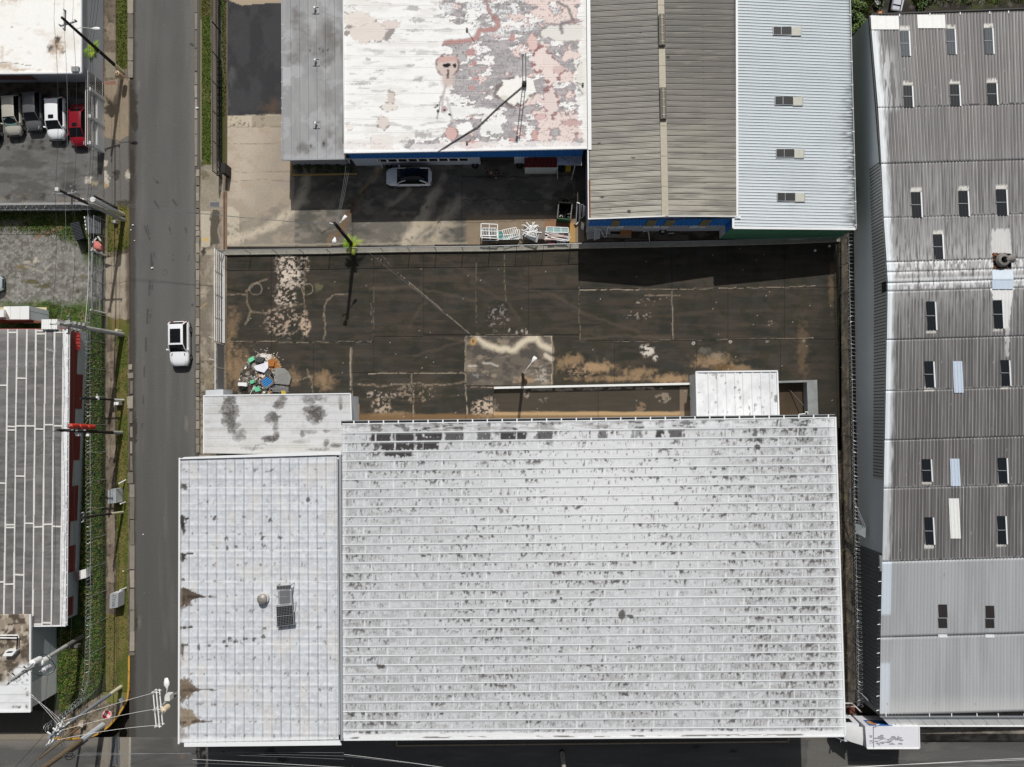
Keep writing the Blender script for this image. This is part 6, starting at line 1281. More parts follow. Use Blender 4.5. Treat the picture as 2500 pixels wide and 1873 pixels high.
# between yard and lot
kb = thing('fence_footing', 'long pale concrete footing under the wire fence between yard and dark lot', 'footing', P(1200, 616, 0))
FP = [(548, 617), (700, 615), (800, 614), (862, 612), (970, 610), (1180, 608), (1390, 602), (1440, 600), (1660, 596), (1900, 590), (2052, 584)]
for a, b in zip(FP, FP[1:]):
 MB().prism([tuple(P(a[0] + .3, a[1] - 5.5, .25))[:2], tuple(P(b[0] - .3, b[1] - 5.5, .25))[:2], tuple(P(b[0] - .3, b[1] + 5.5, .25))[:2], tuple(P(a[0] + .3, a[1] + 5.5, .25))[:2]], -.1, .24 + random.uniform(-.01, .01)).build('footing_block', mat('pale_footing', (158, 154, 142), .9, var=.35, scale=1.6, bump=.2), kb)
fence('wire_fence', 'long galvanised wire fence with posts between concrete yard and dark empty lot', [(x, y + 3) for x, y in FP], 1.65, 23, .16, .2, rails=(1.0,), wr=.007, mw=mat('mesh_wire_grey', (128, 128, 124), .6))
# east side of the lot
fence('wire_fence', 'dark wire fence with razor coil along the alley beside the long corrugated warehouse', [(2046, 584), (2050, 760), (2055, 953), (2060, 1180), (2064, 1371), (2068, 1560), (2070, 1700)], 2.3, [i * 2.8 for i in range(17)], .24, -.02, razor=True, wr=.006, mw=mat('mesh_wire_grey', (128, 128, 124), .6), arm=.3)
fn = thing('sheet_gate', 'narrow metal gate leaf leaning across the alley between the two warehouses', 'gate', P(2110, 1700, 0))
MB().bar(P(2101, 1692, 1.0), P(2147, 1738, 1.0), .05, 1.9).build('leaf', mat('slate_cladding', (92, 98, 100), .6, var=.06), fn); MB().bar(P(2101, 1692, 2.0), P(2147, 1738, 2.0), .09, .08).build('rail', GALV, fn)
bx = thing('wall_hatch', 'bent grey sheet hood hanging off the pale wall in the alley', 'sheet hood', P(2100, 1295, 1.5))
MB().add([P(2088, 1277, 2.0), P(2114, 1287, 2.3), P(2113, 1314, 2.2), P(2090, 1300, 1.8)], [(3, 2, 1, 0)]).build('hood', mat('hood_grey', (150, 158, 160), .6), bx); MB().tube([P(2085, 1222, 2.2), P(2113, 1287, 2.3)], .04, 5).build('strut', GALV, bx); MB().tube([P(2083, 1222, 2.0), P(2108, 1285, 2.3)], .03, 5).build('strut', GALV, bx)
MB().tube([P(2075, 1192, 1.2), P(2075, 1255, 1.2)], .04, 6).single('alley_pipe', GALV, 'loose pale pipe on the alley fence by the white warehouse corner', 'pipe')
rg = thing('rusty_pipework', 'rust red pipe frame with white pipe at the alley mouth beside the truck', 'pipe frame', P(2085, 1725, 0))
MB().tube([P(2062, 1725, .6), P(2090, 1726, .6), P(2105, 1740, .5)], .06, 6).build('rail', mat('pinkish_pipe', (176, 142, 130), .7), rg); MB().tube([P(2062, 1717, 1.2), P(2080, 1717, 1.2), P(2102, 1738, 1.1)], .05, 6).build('rail', OFFW, rg); MB().box(P(2078, 1733, .25), (.5, .5, .5)).build('block', mat('red_brown_block', (104, 56, 46), .8), rg)
# west gate of the lot: long sliding rails
g = thing('sliding_gate', 'long white sliding gate of parallel rails along the west edge of the dark lot', 'gate', P(548, 720, .1))
for k, (h, x) in enumerate(((.3, 0), (.75, 0), (1.2, 0), (1.65, 0), (2.1, 0))):
 MB().bar(P(546.5, 617, .1) + Vector((0, 0, h)), P(546.5, 838, .1) + Vector((0, 0, h)), .06, .1).build('rail', WHITE if k != 2 else mat('red_spotted_rail', (206, 196, 190), .6), g)
MB().bar(P(548.5, 617, .1) + Vector((0, 0, .12)), P(548.5, 838, .1) + Vector((0, 0, .12)), .1, .1).build('bottom_rail', WHITE, g)
mb = MB()
for k in range(96): y = 617.5 + k * 2.3; p = P(546.5, y, 2.2); mb.box((P(546.5, 620, .1).x, p.y, 2.27), (.03, .03, .14))
mb.build('top_spikes', WHITE, g)
for y in (617, 672, 727, 782, 838): p = P(546.5, y, .1); MB().bar(p, p + Vector((0, 0, 2.15)), .05, .05).build('stile', GALV, g)
g2 = thing('sheet_fence', 'grey sheet fence panel with white top rail south of the white sliding gate', 'fence', P(547, 900, .1))
p0, p1 = P(546, 842, .1), P(546, 952, .1)
MB().bar(p0 + Vector((0, 0, .8)), p1 + Vector((0, 0, .8)), .05, 1.5).build('sheet', mat('grey_sheet', (122, 124, 126), .6, var=.1), g2); MB().bar(p0 + Vector((0, 0, 1.95)), p1 + Vector((0, 0, 1.95)), .06, .06).build('top_rail', WHITE, g2)
for y in (842, 900, 952): p = P(546, y, .1); MB().bar(p, p + Vector((0, 0, 2.0)), .08, .08).build('post', OFFW, g2)
for y in (832, 884): p = P(546, y, .1); MB().tube([p + Vector((0, 0, 2.0)), p + Vector((-.5, .15, 2.25))], .035, 5).build('arm', OFFW, g2)
MB().tube([P(547, 470, .12), P(547, 612, .12)], .07, 6).single('gate_track', RUST, 'brown rusty gate track on the pavement edge of the pale driveway', 'gate track')
# black fence along the east pavement
BF = [(540, -60), (540, 14), (540, 87), (540.5, 155), (541, 226), (541.5, 292), (542, 366), (542.5, 436)]
t = fence('black_fence', 'black steel picket fence and lattice gate along the east pavement by the asphalt forecourt', BF, 2.2, 7, 0, .1, pm=BLACKM, rails=(1.0, .55, .12), r=.055)
mb = MB(); 
for k in range(36):
 a = P(540.5, 156 + k * 7.8, .1); b_ = P(540.5, 156 + (k + 1) * 7.8, .1)
 mb.bar(a + Vector((.12, 0, 1.25 if k % 2 else .45)), b_ + Vector((.12, 0, .45 if k % 2 else 1.25)), .05, .05)
mb.build('lattice', BLACKM, t); MB().bar(P(543, 156, .1) + Vector((0, 0, 1.3)), P(543.5, 440, .1) + Vector((0, 0, 1.3)), .07, .1).build('gate_rail', BLACKM, t); MB().bar(P(543, 156, .1) + Vector((0, 0, .4)), P(543.5, 440, .1) + Vector((0, 0, .4)), .07, .1).build('gate_rail', BLACKM, t)
mb = MB()
for k in range(110): p = P(540.2, -55 + k * 4.45, .1); mb.bar(p + Vector((0, 0, .15)), p + Vector((0, 0, 2.15)), .028, .028)
mb.build('pickets', BLACKM, t)['kind'] = 'stuff'
MB().box(P(552, 416, .8), (.42, 1.0, 1.5)).single('gate_motor', BLACKM, 'black gate motor housing at the south end of the black lattice gate', 'gate motor')
# west property wall with grilles
wl = thing('front_wall', 'white front wall with grey bar grilles and pillars beside the red car', 'wall', P(255, 290, .1))
FWM = mat('front_wall_white', (204, 206, 206), .8, var=.08)
for y0, y1 in ((246, 306), (310, 370)): MB().pprism([(251, y0), (256, y0), (256, y1), (251, y1)], 0, 1.3).build('wall', FWM, wl)
for y in (244, 308, 371): p = P(253.5, y, 0); MB().box(p + Vector((0, 0, 1.25)), (.34, .34, 2.5)).build('pillar', FWM, wl)
for y0, y1, zb in ((203, 243, .2), (247, 307, 1.35), (310, 370, 1.35)):
 mb = MB(); a, b = P(253.5, y0, 0), P(253.5, y1, 0); n = int((y1 - y0) / 4.6)
 for k in range(n + 1): p = a.lerp(b, k / n); mb.bar(p + Vector((0, 0, zb)), p + Vector((0, 0, 2.75)), .035, .035)
 for z in (zb + .05, (zb + 2.7) / 2, 2.7): mb.bar(a + Vector((0, 0, z)), b + Vector((0, 0, z)), .05, .05)
 mb.build('grille', OFFW, wl)
sg = thing('sliding_grille', 'grey barred sliding gate leaf parked behind the white front wall', 'gate', P(246, 300, .1))
mb = MB(); a, b = P(246, 222, .1), P(246, 378, .1)
for k in range(37): p = a.lerp(b, k / 36); mb.bar(p + Vector((0, 0, .15)), p + Vector((0, 0, 2.55)), .035, .035)
mb.build('bars', OFFW, sg)
for z in (.15, 1.3, 2.5): MB().bar(a + Vector((0, 0, z)), b + Vector((0, 0, z)), .06, .07).build('rail', OFFW, sg)
mb = MB(); a, b = P(246, 378, .1), P(248, 382, .1)
# concrete wall on the north edge of the gravel yard
cw = thing('concrete_wall', 'grey concrete boundary wall with razor coil between parked cars and gravel yard', 'wall', P(110, 512, 0))
MB().pprism([(-120, 510), (222, 508), (262, 514), (262, 519), (222, 513), (-120, 516)], 0, 1.9).build('wall', mat('grey_block_wall', (150, 150, 150), .85, var=.15), cw)
MB().tube(coil([P(-100, 511, 1.85), P(215, 509, 1.85)], .25, .6), .012, 3, False).build('razor_wire', mat('razor_steel', (178, 180, 182), .4, .4), cw); MB().tube([P(-100, 513, 2.2), P(222, 511, 2.2)], .02, 5).build('top_wire', GALV, cw); MB().tube([P(-100, 515, 1.1), P(200, 514.5, 1.1)], .02, 5).build('rail', OFFW, cw)
for k in range(7): p = P(-20 + k * 38, 513, 1.8); MB().tube([p, p + Vector((-.1, .3, .5))], .025, 5).build('razor_arm', GALV, cw)
# metal gate of the gravel yard
gy = thing('yard_gate', 'wide galvanised tube gate between gravel yard and the concrete drive', 'gate', P(256, 700, .1))
a, b = P(257, 624, .1), P(256, 765, .1)
for z in (.15, .9, 1.5, 2.15): MB().tube([a + Vector((0, 0, z)), b + Vector((0, 0, z))], .045 if z < 2 else .1, 6).build('rail', GALV, gy)
for k in range(5): p = a.lerp(b, k / 4); MB().tube([p, p + Vector((0, 0, 2.15))], .04, 6).build('stile', GALV, gy)
mb = MB()
for k in range(50): p = a.lerp(b, k / 49); mb.tube([p + Vector((0, 0, .15)), p + Vector((0, 0, 2.1))], .007, 3, False)
for k in range(16): mb.tube([a + Vector((0, 0, .2 + k * .12)), b + Vector((0, 0, .2 + k * .12))], .007, 3, False)
mb.build('wire_mesh', WIREM, gy)
for q in (a, b): MB().tube([q, q + Vector((0, 0, 2.35))], .09, 8).build('gate_post', OFFW, gy)
fence('wire_fence', 'wire fence beside the gravel yard with scrap leaning on it, north of the tube gate', [(258, 540), (257, 622)], 2.0, 2, .2, .08, wr=.006)
# long garden fence
GF = [(258, 772), (258, 900), (258.5, 1030), (259, 1160), (260, 1300), (260, 1420), (259, 1520), (257, 1610), (253, 1640), (240, 1680), (205, 1715), (155, 1748)]
t = fence('garden_fence', 'long wire garden fence with razor coil between maroon building and street verge', GF, 2.6, [i * 2.75 for i in range(17)], .22, .1, razor=True, wr=.006, mw=mat('mesh_green_grey', (112, 124, 116), .6), arm=-.35)
# ================================================================== POLES AND LINES
POLE = {}
def pole(key, label, base, top, ztop, r0, r1, m, lower=None, z0=.1, name='utility_pole', cat='utility pole'):
 a = P(base[0], base[1], z0); b = P(top[0], top[1], ztop)
 t = thing(name, label, cat, a, 'utility poles')
 f = lower[0] / (ztop - z0) if lower else 0
 c = a.lerp(b, f)
 if lower: MB().tube([a - Vector((0, 0, .2)), c], [r0, lerp(r0, r1, f)], 10).build('pole_base', lower[1], t)
 MB().tube([c, b], [lerp(r0, r1, f) - .002, r1], 10, True).build('shaft', m, t)
 POLE[key] = (t, a, b)
 return t
def on(key, z):
 t, a, b = POLE[key]; return a.lerp(b, (z - a.z) / (b.z - a.z))
INS = mat('insulator_grey', (172, 174, 176), .4)
def arm(key, z, dirv, L, m=None, ins=3, pins=True):
 t = POLE[key][0]; c = on(key, z); d = Vector(dirv).normalized()
 MB().bar(c - d * L / 2, c + d * L / 2, .1, .12).build('crossarm', m or GALV, t)
 for k in range(ins):
  p = c + d * (L * (-.46 + .92 * k / max(ins - 1, 1))); MB().tube([p, p + Vector((0, 0, .14)), p + Vector((0, 0, .3))], [.03, .075, .04], 7).build('insulator', INS, t)
def tank(key, z, off, r, h, m, name='transformer'):
 t = POLE[key][0]; c = on(key, z) + Vector(off); mb = MB(); cyl(mb, c, r, r, c.z - h / 2, c.z + h / 2, 14); cyl(mb, c, r * .9, r * .3, c.z + h / 2, c.z + h / 2 + .12, 14); o = mb.build(name, m, t)
 for s in (-.12, .12): MB().tube([c + Vector((s, 0, h / 2)), c + Vector((s, 0, h / 2 + .4))], .04, 6).build('bushing', INS, o)
CREAM = mat('cream_pole_base', (206, 202, 170), .8); CONCP = mat('concrete_pole', (164, 164, 160), .85, var=.18); STEELP = mat('grey_steel_pole', (146, 152, 158), .5, .2)
LAMPW = mat('lamp_white', (232, 232, 230), .4, var=.03)
def lamp(t, a, b, r=.17, L=.7):
 MB().tube([a, a.lerp(b, .5) + Vector((0, 0, .25)), b], .028, 6).build('lamp_arm', OFFW, t)
 d = (b - a); d.z = 0; d = d.normalized(); s = d.cross(Vector((0, 0, 1)))
 mb = MB(); rings = [(-.12, .05), (.1, .11), (.32, r), (.55, r * .95), (L, r * .5)]
 N = 10
 for x, q in rings:
  for k in range(N): th = 6.28319 * k / N; mb.v.append(b + d * x + s * (q * math.cos(th)) + Vector((0, 0, q * .6 * math.sin(th))))
 for j in range(len(rings) - 1):
  for k in range(N): mb.f.append((j * N + k, j * N + (k + 1) % N, (j + 1) * N + (k + 1) % N, (j + 1) * N + k))
 mb.f.append(tuple(reversed(range(N)))); mb.f.append(tuple((len(rings) - 1) * N + k for k in range(N)))
 mb.build('lamp_head', LAMPW, t, True)
def fern(c, name, label, n, L, cols, lean=Vector((0, 0, 0)), seed=1, group='fern tufts on poles'):
 rr = random.Random(seed); t = thing(name, label, 'plant', c, group)
 for k in range(n):
  az = 6.283 * k / n + rr.uniform(-.3, .3); el = rr.uniform(.1, .9); d = Vector((math.cos(az) * math.cos(el), math.sin(az) * math.cos(el), math.sin(el))) + lean; d.normalize()
  l = L * rr.uniform(.65, 1.1); s = d.cross(Vector((0, 0, 1))).normalized(); mb = MB(); st = []
  for i in range(8): f = i / 7; st.append(c + d * l * f + Vector((0, 0, -.9 * l * f * f * .6)))
  mb.tube(st, .012, 3, False)
  for i in range(1, 8):
   for sg_ in (-1, 1):
    for q in (0, .5):
     p = st[i].lerp(st[i - 1], q); w_ = .30 * l * math.sin(math.pi * (i - q) / 8 + .25); dd = (st[i] - st[i - 1]).normalized()
     tip = p + s * sg_ * w_ + dd * .12 * l + Vector((0, 0, -.05)); mb.add([p - dd * .04, p + dd * .05, tip], [(0, 1, 2) if sg_ > 0 else (0, 2, 1)])
  mb.build('frond', rr.choice(cols), t)
 return t
FERNC = [mat('fern_yellow_green', (142, 158, 44), .6, var=.3), mat('fern_green', (112, 140, 36), .6, var=.3), mat('fern_deep_green', (78, 108, 30), .6, var=.3)]
W_ = (1, .05, 0)
# A
t = pole('A', 'dark wooden utility pole with green palm fronds on it beside the white flat roof', (300, 177), (151, 43), 9.85, .19, .12, WOODP, (1.6, CREAM)); arm('A', 9.4, (0, 1, 0), 1.9); arm('A', 8.9, (1, .3, 0), 1.6, None, 2)
lamp(t, on('A', 8.0), P(226, 70, 8.2)); tank('A', 1.5, (.35, -.9, -.2), .25, .9, mat('cream_box', (206, 176, 140), .7), 'meter_box')
fern(on('A', 4.2) + Vector((-.5, 0, 0)), 'palm_fronds', 'green palm-like fronds hanging from the wooden pole at the white flat roof', 11, 1.25, FERNC, Vector((-.35, 0, .1)), 3); 
# B
t = pole('B', 'concrete utility pole with braced crossarms leaning over the car park wall', (302, 537), (139, 462), 10.25, .22, .12, mat('dark_pole_top', (62, 60, 57), .8), (6.0, CONCP)); arm('B', 9.0, W_, 2.2); arm('B', 8.2, (0, 1, 0), 1.8, None, 2)
for s in (1, .5, -.4): MB().bar(on('B', 6.6), on('B', 8.2) + Vector((0, s, 0)), .03, .03).build('brace', WIRED, t)
MB().box(on('B', 10.2), (.3, .3, .2)).build('pole_cap', OFFW, t)
t = pole('B2', 'shorter white concrete pole with bulging lamp and modelled shadow band next to the braced pole', (301, 524), (226, 487), 5.6, .2, .26, mat('white_pole_paint', (214, 216, 214), .7), (1.5, CREAM)); MB().tube([on('B2', 1.7), on('B2', 5.3)], [.09, .09], 8).build('core', CONCP, t)
a_, b_ = on('B2', 1.6) + Vector((.12, .24, 0)), on('B2', 5.5) + Vector((.1, .3, 0)); MB().tube([a_, b_], .13, 8).build('shadow_band', BLACKM, t); lamp(t, on('B2', 5.4), P(203, 487, 5.7), .2)  # black tube put in for the dark shadow band on this pole
MB().pprism([(281, 541), (290, 541), (290, 548), (281, 548)], .1, .6).build('footing', CONCP, t)
# C
t = pole('C', 'pale grey square concrete pole with many brackets beside the white ribbed box', (299, 817), (142, 789), 9.85, .24, .17, CONCP); arm('C', 9.3, W_, 2.0, CONCP); arm('C', 8.4, (0, 1, 0), 1.7, None, 3)
for z in (6.6, 7.2, 7.8, 8.6): MB().box(on('C', z) + Vector((.1, .25, 0)), (.5, .25, .3)).build('bracket', CONCP, t); MB().tube([on('C', z) + Vector((0, -.25, .1)), on('C', z) + Vector((0, -.5, .3))], [.05, .09], 6).build('insulator', LAMPW, t)
MB().tube([on('C', .1) + Vector((-.2, .35, 0)), on('C', .1) + Vector((-.2, .35, .8))], .14, 8).build('stub', CREAM, t)
# D
t = pole('D', 'short dark pole with white lower half and white bracket box near the maroon wall', (302, 977), (199, 973), 6.8, .11, .09, BLACKM, (1.7, LAMPW)); MB().box(on('D', 4.4) + Vector((0, .1, 0)), (.25, .35, .2)).build('bracket_box', LAMPW, t); MB().box(on('D', .4) + Vector((-.35, -.35, 0)), (.5, .3, .7)).build('base_cabinet', LAMPW, t); MB().bar(on('D', 4.4), on('D', 4.4) + Vector((0, .5, .1)), .05, .05).build('arm', LAMPW, t)
cyl(MB(), on('D', 6.8), .14, .12, 6.75, 6.95, 10).build('cap', BLACKM, t)
# E
t = pole('E', 'black wooden pole carrying three bright red tanks over the white roof edge', (297, 1057), (141, 1050), 9.8, .18, .12, WOODP, (1.6, CONCP)); arm('E', 8.9, W_, 1.8, WOODP); arm('E', 7.6, W_, 2.4, WOODP, 4)
REDT = mat('red_tank', (190, 58, 42), .45, var=.1)
for z in (5.3, 6.5, 7.7): tank('E', z, (.05, .42, 0), .24, .95, REDT)
for z, s in ((6.0, .3), (6.6, -.2), (7.2, .1)): MB().box(on('E', z) + Vector((s, -.35, 0)), (.3, .2, .25)).build('fuse_box', LAMPW, t)
# F
t = pole('F', 'slim dark pole with cream lower section between the two white street cabinets', (300, 1251), (200, 1263), 6.45, .13, .1, WOODP, (2.0, CREAM)); arm('F', 6.2, (0, 1, 0), .9, None, 2)
# K
t = pole('K', 'utility pole with white transformer cans and looping cable over the corner building roof', (201, 1553), (23, 1663), 10.4, .22, .13, CONCP, (2.6, mat('grey_brown_base', (116, 114, 110), .8))); arm('K', 9.6, (1, .9, 0), 1.9, CONCP); arm('K', 8.6, (1, .9, 0), 2.2, None, 4)
for z, o in ((6.0, (.05, -.05, 0)), (6.9, (-.1, .25, 0))): tank('K', z, o, .3, 1.0, LAMPW)
tank('K', 6.2, (.45, -.65, 0), .22, .8, mat('can_grey', (190, 190, 196), .5))
c = on('K', 6.2); MB().tube([c + Vector((.95 * math.cos(a) + .25, .95 * math.sin(a) - .35, .3 * math.sin(a * 2))) for a in [i * .35 - 2.4 for i in range(15)]], .03, 5).build('cable_loop', WIRED, t)
for k in range(12): z = 7.4 + k * .24; MB().tube([on('K', z), on('K', z) + Vector((.3 * (-1) ** k, -.35 * (1 if k % 3 else -1), .1))], [.03, .06], 5).build('insulator', [INS, WIRED][k % 2], t)
MB().box(on('K', 1.4) + Vector((.1, -.45, 0)), (.8, .3, .6)).build('cable_box', CONCD, t)
# G, H, I corner
t = pole('G', 'slender grey steel pole with pale yellow base on the grass at the street corner', (295, 1677), (119, 1800), 10.8, .19, .12, STEELP, (1.9, CREAM)); arm('G', 10.2, (.5, 1, 0), 2.0, LAMPW, 4); arm('G', 9.6, (.5, 1, 0), 2.4, LAMPW, 4); tank('G', 8.9, (-.3, -.5, 0), .2, .6, LAMPW)
for k in range(6): z = 8.6 + k * .36; MB().tube([on('G', z), on('G', z) + Vector((.35 * (-1) ** k, .3, .1))], [.03, .08], 5).build('insulator', LAMPW, t)
t = pole('H', 'thick pole with white painted lower part and purple cable wrap at the bottom left corner', (250, 1771), (60, 1909), 11.0, .3, .2, WOODB, (3.4, mat('white_blue_paint', (190, 194, 200), .7))); MB().tube([on('H', 2.6) + Vector((.1, -.3, 0)), on('H', 3.8) + Vector((.15, -.32, 0)), on('H', 5.0) + Vector((.1, -.3, 0))], .09, 6).build('cable_wrap', mat('purple_grey_cable', (110, 106, 122), .7), t)
c = on('H', 5.2); MB().tube([c + Vector((.5 * math.cos(a), -.5 + .4 * math.sin(a), .1 * math.sin(3 * a))) for a in [i * .4 for i in range(16)]], .035, 5).build('cable_loop', WIRED, t); MB().box(on('H', 5.6) + Vector((.2, -.3, 0)), (.7, .3, .25)).build('splice_box', WIRED, t)
t = pole('I', 'thin moss green brown pole between the steel pole and the thick pole at the corner', (203, 1768), (92, 1855), 6.3, .13, .1, WOODB); MB().box(on('I', .4) + Vector((.1, .2, 0)), (.5, .45, .6)).build('broken_block', mat('broken_concrete', (190, 176, 160), .9, var=.3), t)
# J in front of the warehouse
t = pole('J', 'pole with square crossarm frames, white lamp and tan transformer beside the warehouse corner', (519, 1624), (378, 1735), 10.95, .17, .11, CONCP)
A0 = on('J', 10.6)
for z, L in ((10.7, 3.0), (10.2, 3.0)):
 c = on('J', z); d = Vector((-.12, 1, 0)).normalized()
 for s in (-.14, .14): MB().bar(c - d * L / 2 + Vector((s, 0, 0)), c + d * L / 2 + Vector((s, 0, 0)), .07, .09).build('crossarm', LAMPW, t)
 for k in (-1, 0, 1): p = c + d * (1.4 * k); MB().bar(p - Vector((.3, 0, 0)), p + Vector((.3, 0, 0)), .05, .05).build('arm_tie', LAMPW, t); MB().tube([p, p + Vector((-.2, 0, .2))], [.03, .08], 6).build('insulator', INS, t)
tank('J', 9.9, (.35, -.25, 0), .24, .8, mat('tan_tank', (206, 190, 160), .6)); lamp(t, on('J', 8.6), on('J', 8.6) + Vector((-.1, 1.0, .2)), .26, .9); MB().box(on('J', 9.0) + Vector((.2, .4, 0)), (.45, .5, .7)).build('switch_box', OFFW, t)
for k in range(6): z = 7.4 + k * .3; MB().box(on('J', z) + Vector((.15 * (-1) ** k, .1, 0)), (.2, .2, .14)).build('clamp', CONCD, t)
# L, M, N
t = pole('L', 'black pole with two white lamp arms on the fence line between yard and dark lot', (866, 605), (817, 545), 8.2, .2, .15, mat('tar_black_pole', (24, 21, 19), .8)); lamp(t, on('L', 7.9), P(818, 580, 7.2), .22, .55); lamp(t, on('L', 7.0), P(836, 538, 7.2), .16, .35); MB().tube([on('L', 7.6), on('L', 7.8) + Vector((-.5, .1, .2))], [.04, .06], 6).build('bracket', LAMPW, t)
fern(P(857, 598, 1.5), 'fern', 'bright yellow-green fern bush wrapped round the black pole on the fence line', 10, 1.3, FERNC[:2], Vector((0, 0, .15)), 8)
t = pole('M', 'dark pole seen nearly end-on with one white lamp above the square patch in the lot', (1277.5, 927), (1276, 914), 8.5, .16, .13, mat('tar_black_pole', (24, 21, 19), .8), None, .0); lamp(t, on('M', 8.3), P(1299, 884, 8.4), .2, .5); MB().tube([on('M', .0) + Vector((.2, -.2, 0)), on('M', .5) + Vector((.15, -.15, 0))], .22, 8).build('pole_stump', mat('brown_black_stump', (60, 46, 34), .9), t)
t = pole('N', 'concrete pole rising past the bottom edge in the shaded street south of the warehouse', (1372, 1836), (1387, 1953), 9.0, .22, .15, mat('grey_concrete_pole', (180, 174, 162), .8), (.3, WOODP)); arm('N', 6.4, (0, 1, 0), 1.6)
# ---- wires
WN = [0]
def wire(label, a, b, sag=.3, r=.014, m=WIREM, n=10, group='overhead wires'):
 pts = [a.lerp(b, k / n) - Vector((0, 0, sag * 4 * (k / n) * (1 - k / n))) for k in range(n + 1)]
 WN[0] += 1
 return MB().tube(pts, r, 4, False).single('overhead_wire', m, label, 'wire', group)
off = lambda key, z, v: on(key, z) + Vector(v)
N0 = P(155, -120, 9.6)
for s, nm in ((-.85, 'western'), (0, 'middle'), (.85, 'eastern')):
 o_ = Vector((s, 0, .25))
 wire('%s line wire from the frame top to the palm frond pole' % nm, N0 + o_ * 1.0, on('A', 9.4) + o_, .2)
 wire('%s line wire over the parked cars from palm frond pole to braced pole' % nm, on('A', 9.4) + o_, on('B', 9.0) + o_, .5, .016, WIRED if s else WIREM)
 wire('%s line wire over the gravel yard from braced pole to square concrete pole' % nm, on('B', 9.0) + o_, on('C', 9.3) + o_, .4, .016, WIRED if s else WIREM)
 wire('%s line wire along the white roof edge from square pole to red tank pole' % nm, on('C', 9.3) + o_, on('E', 8.9) + o_, .4, .014, WIRED)
 wire('%s line wire along the gutter from red tank pole to grey steel pole' % nm, on('E', 8.9) + o_, on('G', 10.2) + o_, .9, .014, WIRED)
 wire('%s line wire from corner steel pole leaving over the bottom edge' % nm, on('G', 10.2) + o_ * .8, P(-30 + s * 20, 1960, 10), .4, .016, WIRED if s else WIREM)
 y = on('J', 10.6) + Vector((-.12, 1, 0)).normalized() * (s * 1.6)
 wire('%s cross-street wire from corner steel pole to the square-framed pole' % nm, on('G', 9.6) + Vector((.3 * s, .9 * s, .2)), y, .5, .015, LAMPW)
for k, z in ((0, 6.2), (1, 5.9), (2, 5.5)):
 wire(['upper', 'middle', 'lower'][k] + ' telephone cable over the pale side wall beside the palm frond pole', P(228 + 10 * k, -120, z), off('A', z - .4, (-.2, 0, 0)), .3, .018, WIRED)
 wire(['upper', 'middle', 'lower'][k] + ' telephone cable past the front wall grille to the braced pole', off('A', z - .4, (-.2, 0, 0)), off('B', z - .2, (-.2, 0, 0)), .5, .018, [WIREM, WIRED, WIRED][k])
 wire(['upper', 'middle', 'lower'][k] + ' telephone cable over the yard gate to the square concrete pole', off('B', z - .2, (0, 0, 0)), off('C', z - .2, (-.1, .2, 0)), .4, .018, [LAMPW, WIREM, WIRED][k])
 wire(['upper', 'middle', 'lower'][k] + ' telephone cable over the garden fence to the short white-based pole', off('C', z - .2, (0, 0, 0)), off('D', min(z - .2, 6.2), (0, 0, 0)), .25, .016, WIRED)
 wire(['upper', 'middle', 'lower'][k] + ' telephone cable from short white-based pole past the red tank pole', off('D', min(z - .2, 6.2), (0, 0, 0)), off('F', z - .3, (0, 0, 0)), .5, .016, WIRED)
 wire(['upper', 'middle', 'lower'][k] + ' telephone cable from cream-based slim pole along the lawn to the corner', off('F', z - .3, (0, 0, 0)), off('G', z + 1, (0, 0, 0)), .6, .016, WIRED)
for k in range(3):
 wire(['northern', 'central', 'southern'][k] + ' service wire crossing the road from braced pole to the black two-lamp pole', off('B', 6.4 + .3 * k, (0, .1 * k, 0)), off('L', 7.9 - .25 * k, (0, 0, 0)), .7, .011)
 wire(['northern', 'central', 'southern'][k] + ' service wire from black two-lamp pole to the grey flat roof corner', off('L', 7.9 - .25 * k, (0, 0, 0)), P(846 + 5 * k, 392, 3.6), .3, .011)
wire('thin wire from black two-lamp pole across the dark lot to the end-on lamp pole', off('L', 6.5, (0, 0, 0)), off('M', 6.5, (0, 0, 0)), .9, .010)
for k in range(4):
 wire(['first', 'second', 'third', 'fourth'][k] + ' shaded street wire, counting north to south, west of the concrete pole', P(470, 1836 + 9 * k, 6.5 - .1 * k) if k > 1 else P(840, 1842 + 4 * k, 6.8), off('N', 6.9 - .35 * k, (0, 0, 0)), .3, .013, LAMPW if k % 2 == 0 else WIREM)
 wire(['first', 'second', 'third', 'fourth'][k] + ' shaded street wire, counting north to south, running east to the frame edge', off('N', 6.9 - .35 * k, (0, 0, 0)), P(2700, (1842, 1860, 1848, 1866)[k], 6.8), .4, .013, LAMPW if k % 2 == 0 else WIREM)
for k in range(3):
 wire(['upper', 'middle', 'lower'][k] + ' wire along the bottom street from the thick pole towards the warehouse', off('H', 6.5 - .3 * k, (0, 0, 0)), P(840, 1838 + 8 * k, 7), .3, .013, WIREM)
 wire(['long', 'second', 'third'][k] + ' service wire fanning from corner steel pole over the small white roof', off('G', 9.2 - .3 * k, (0, 0, 0)), P(18 + 28 * k, 1640 + 30 * k, 4.4), .2, .011, LAMPW)
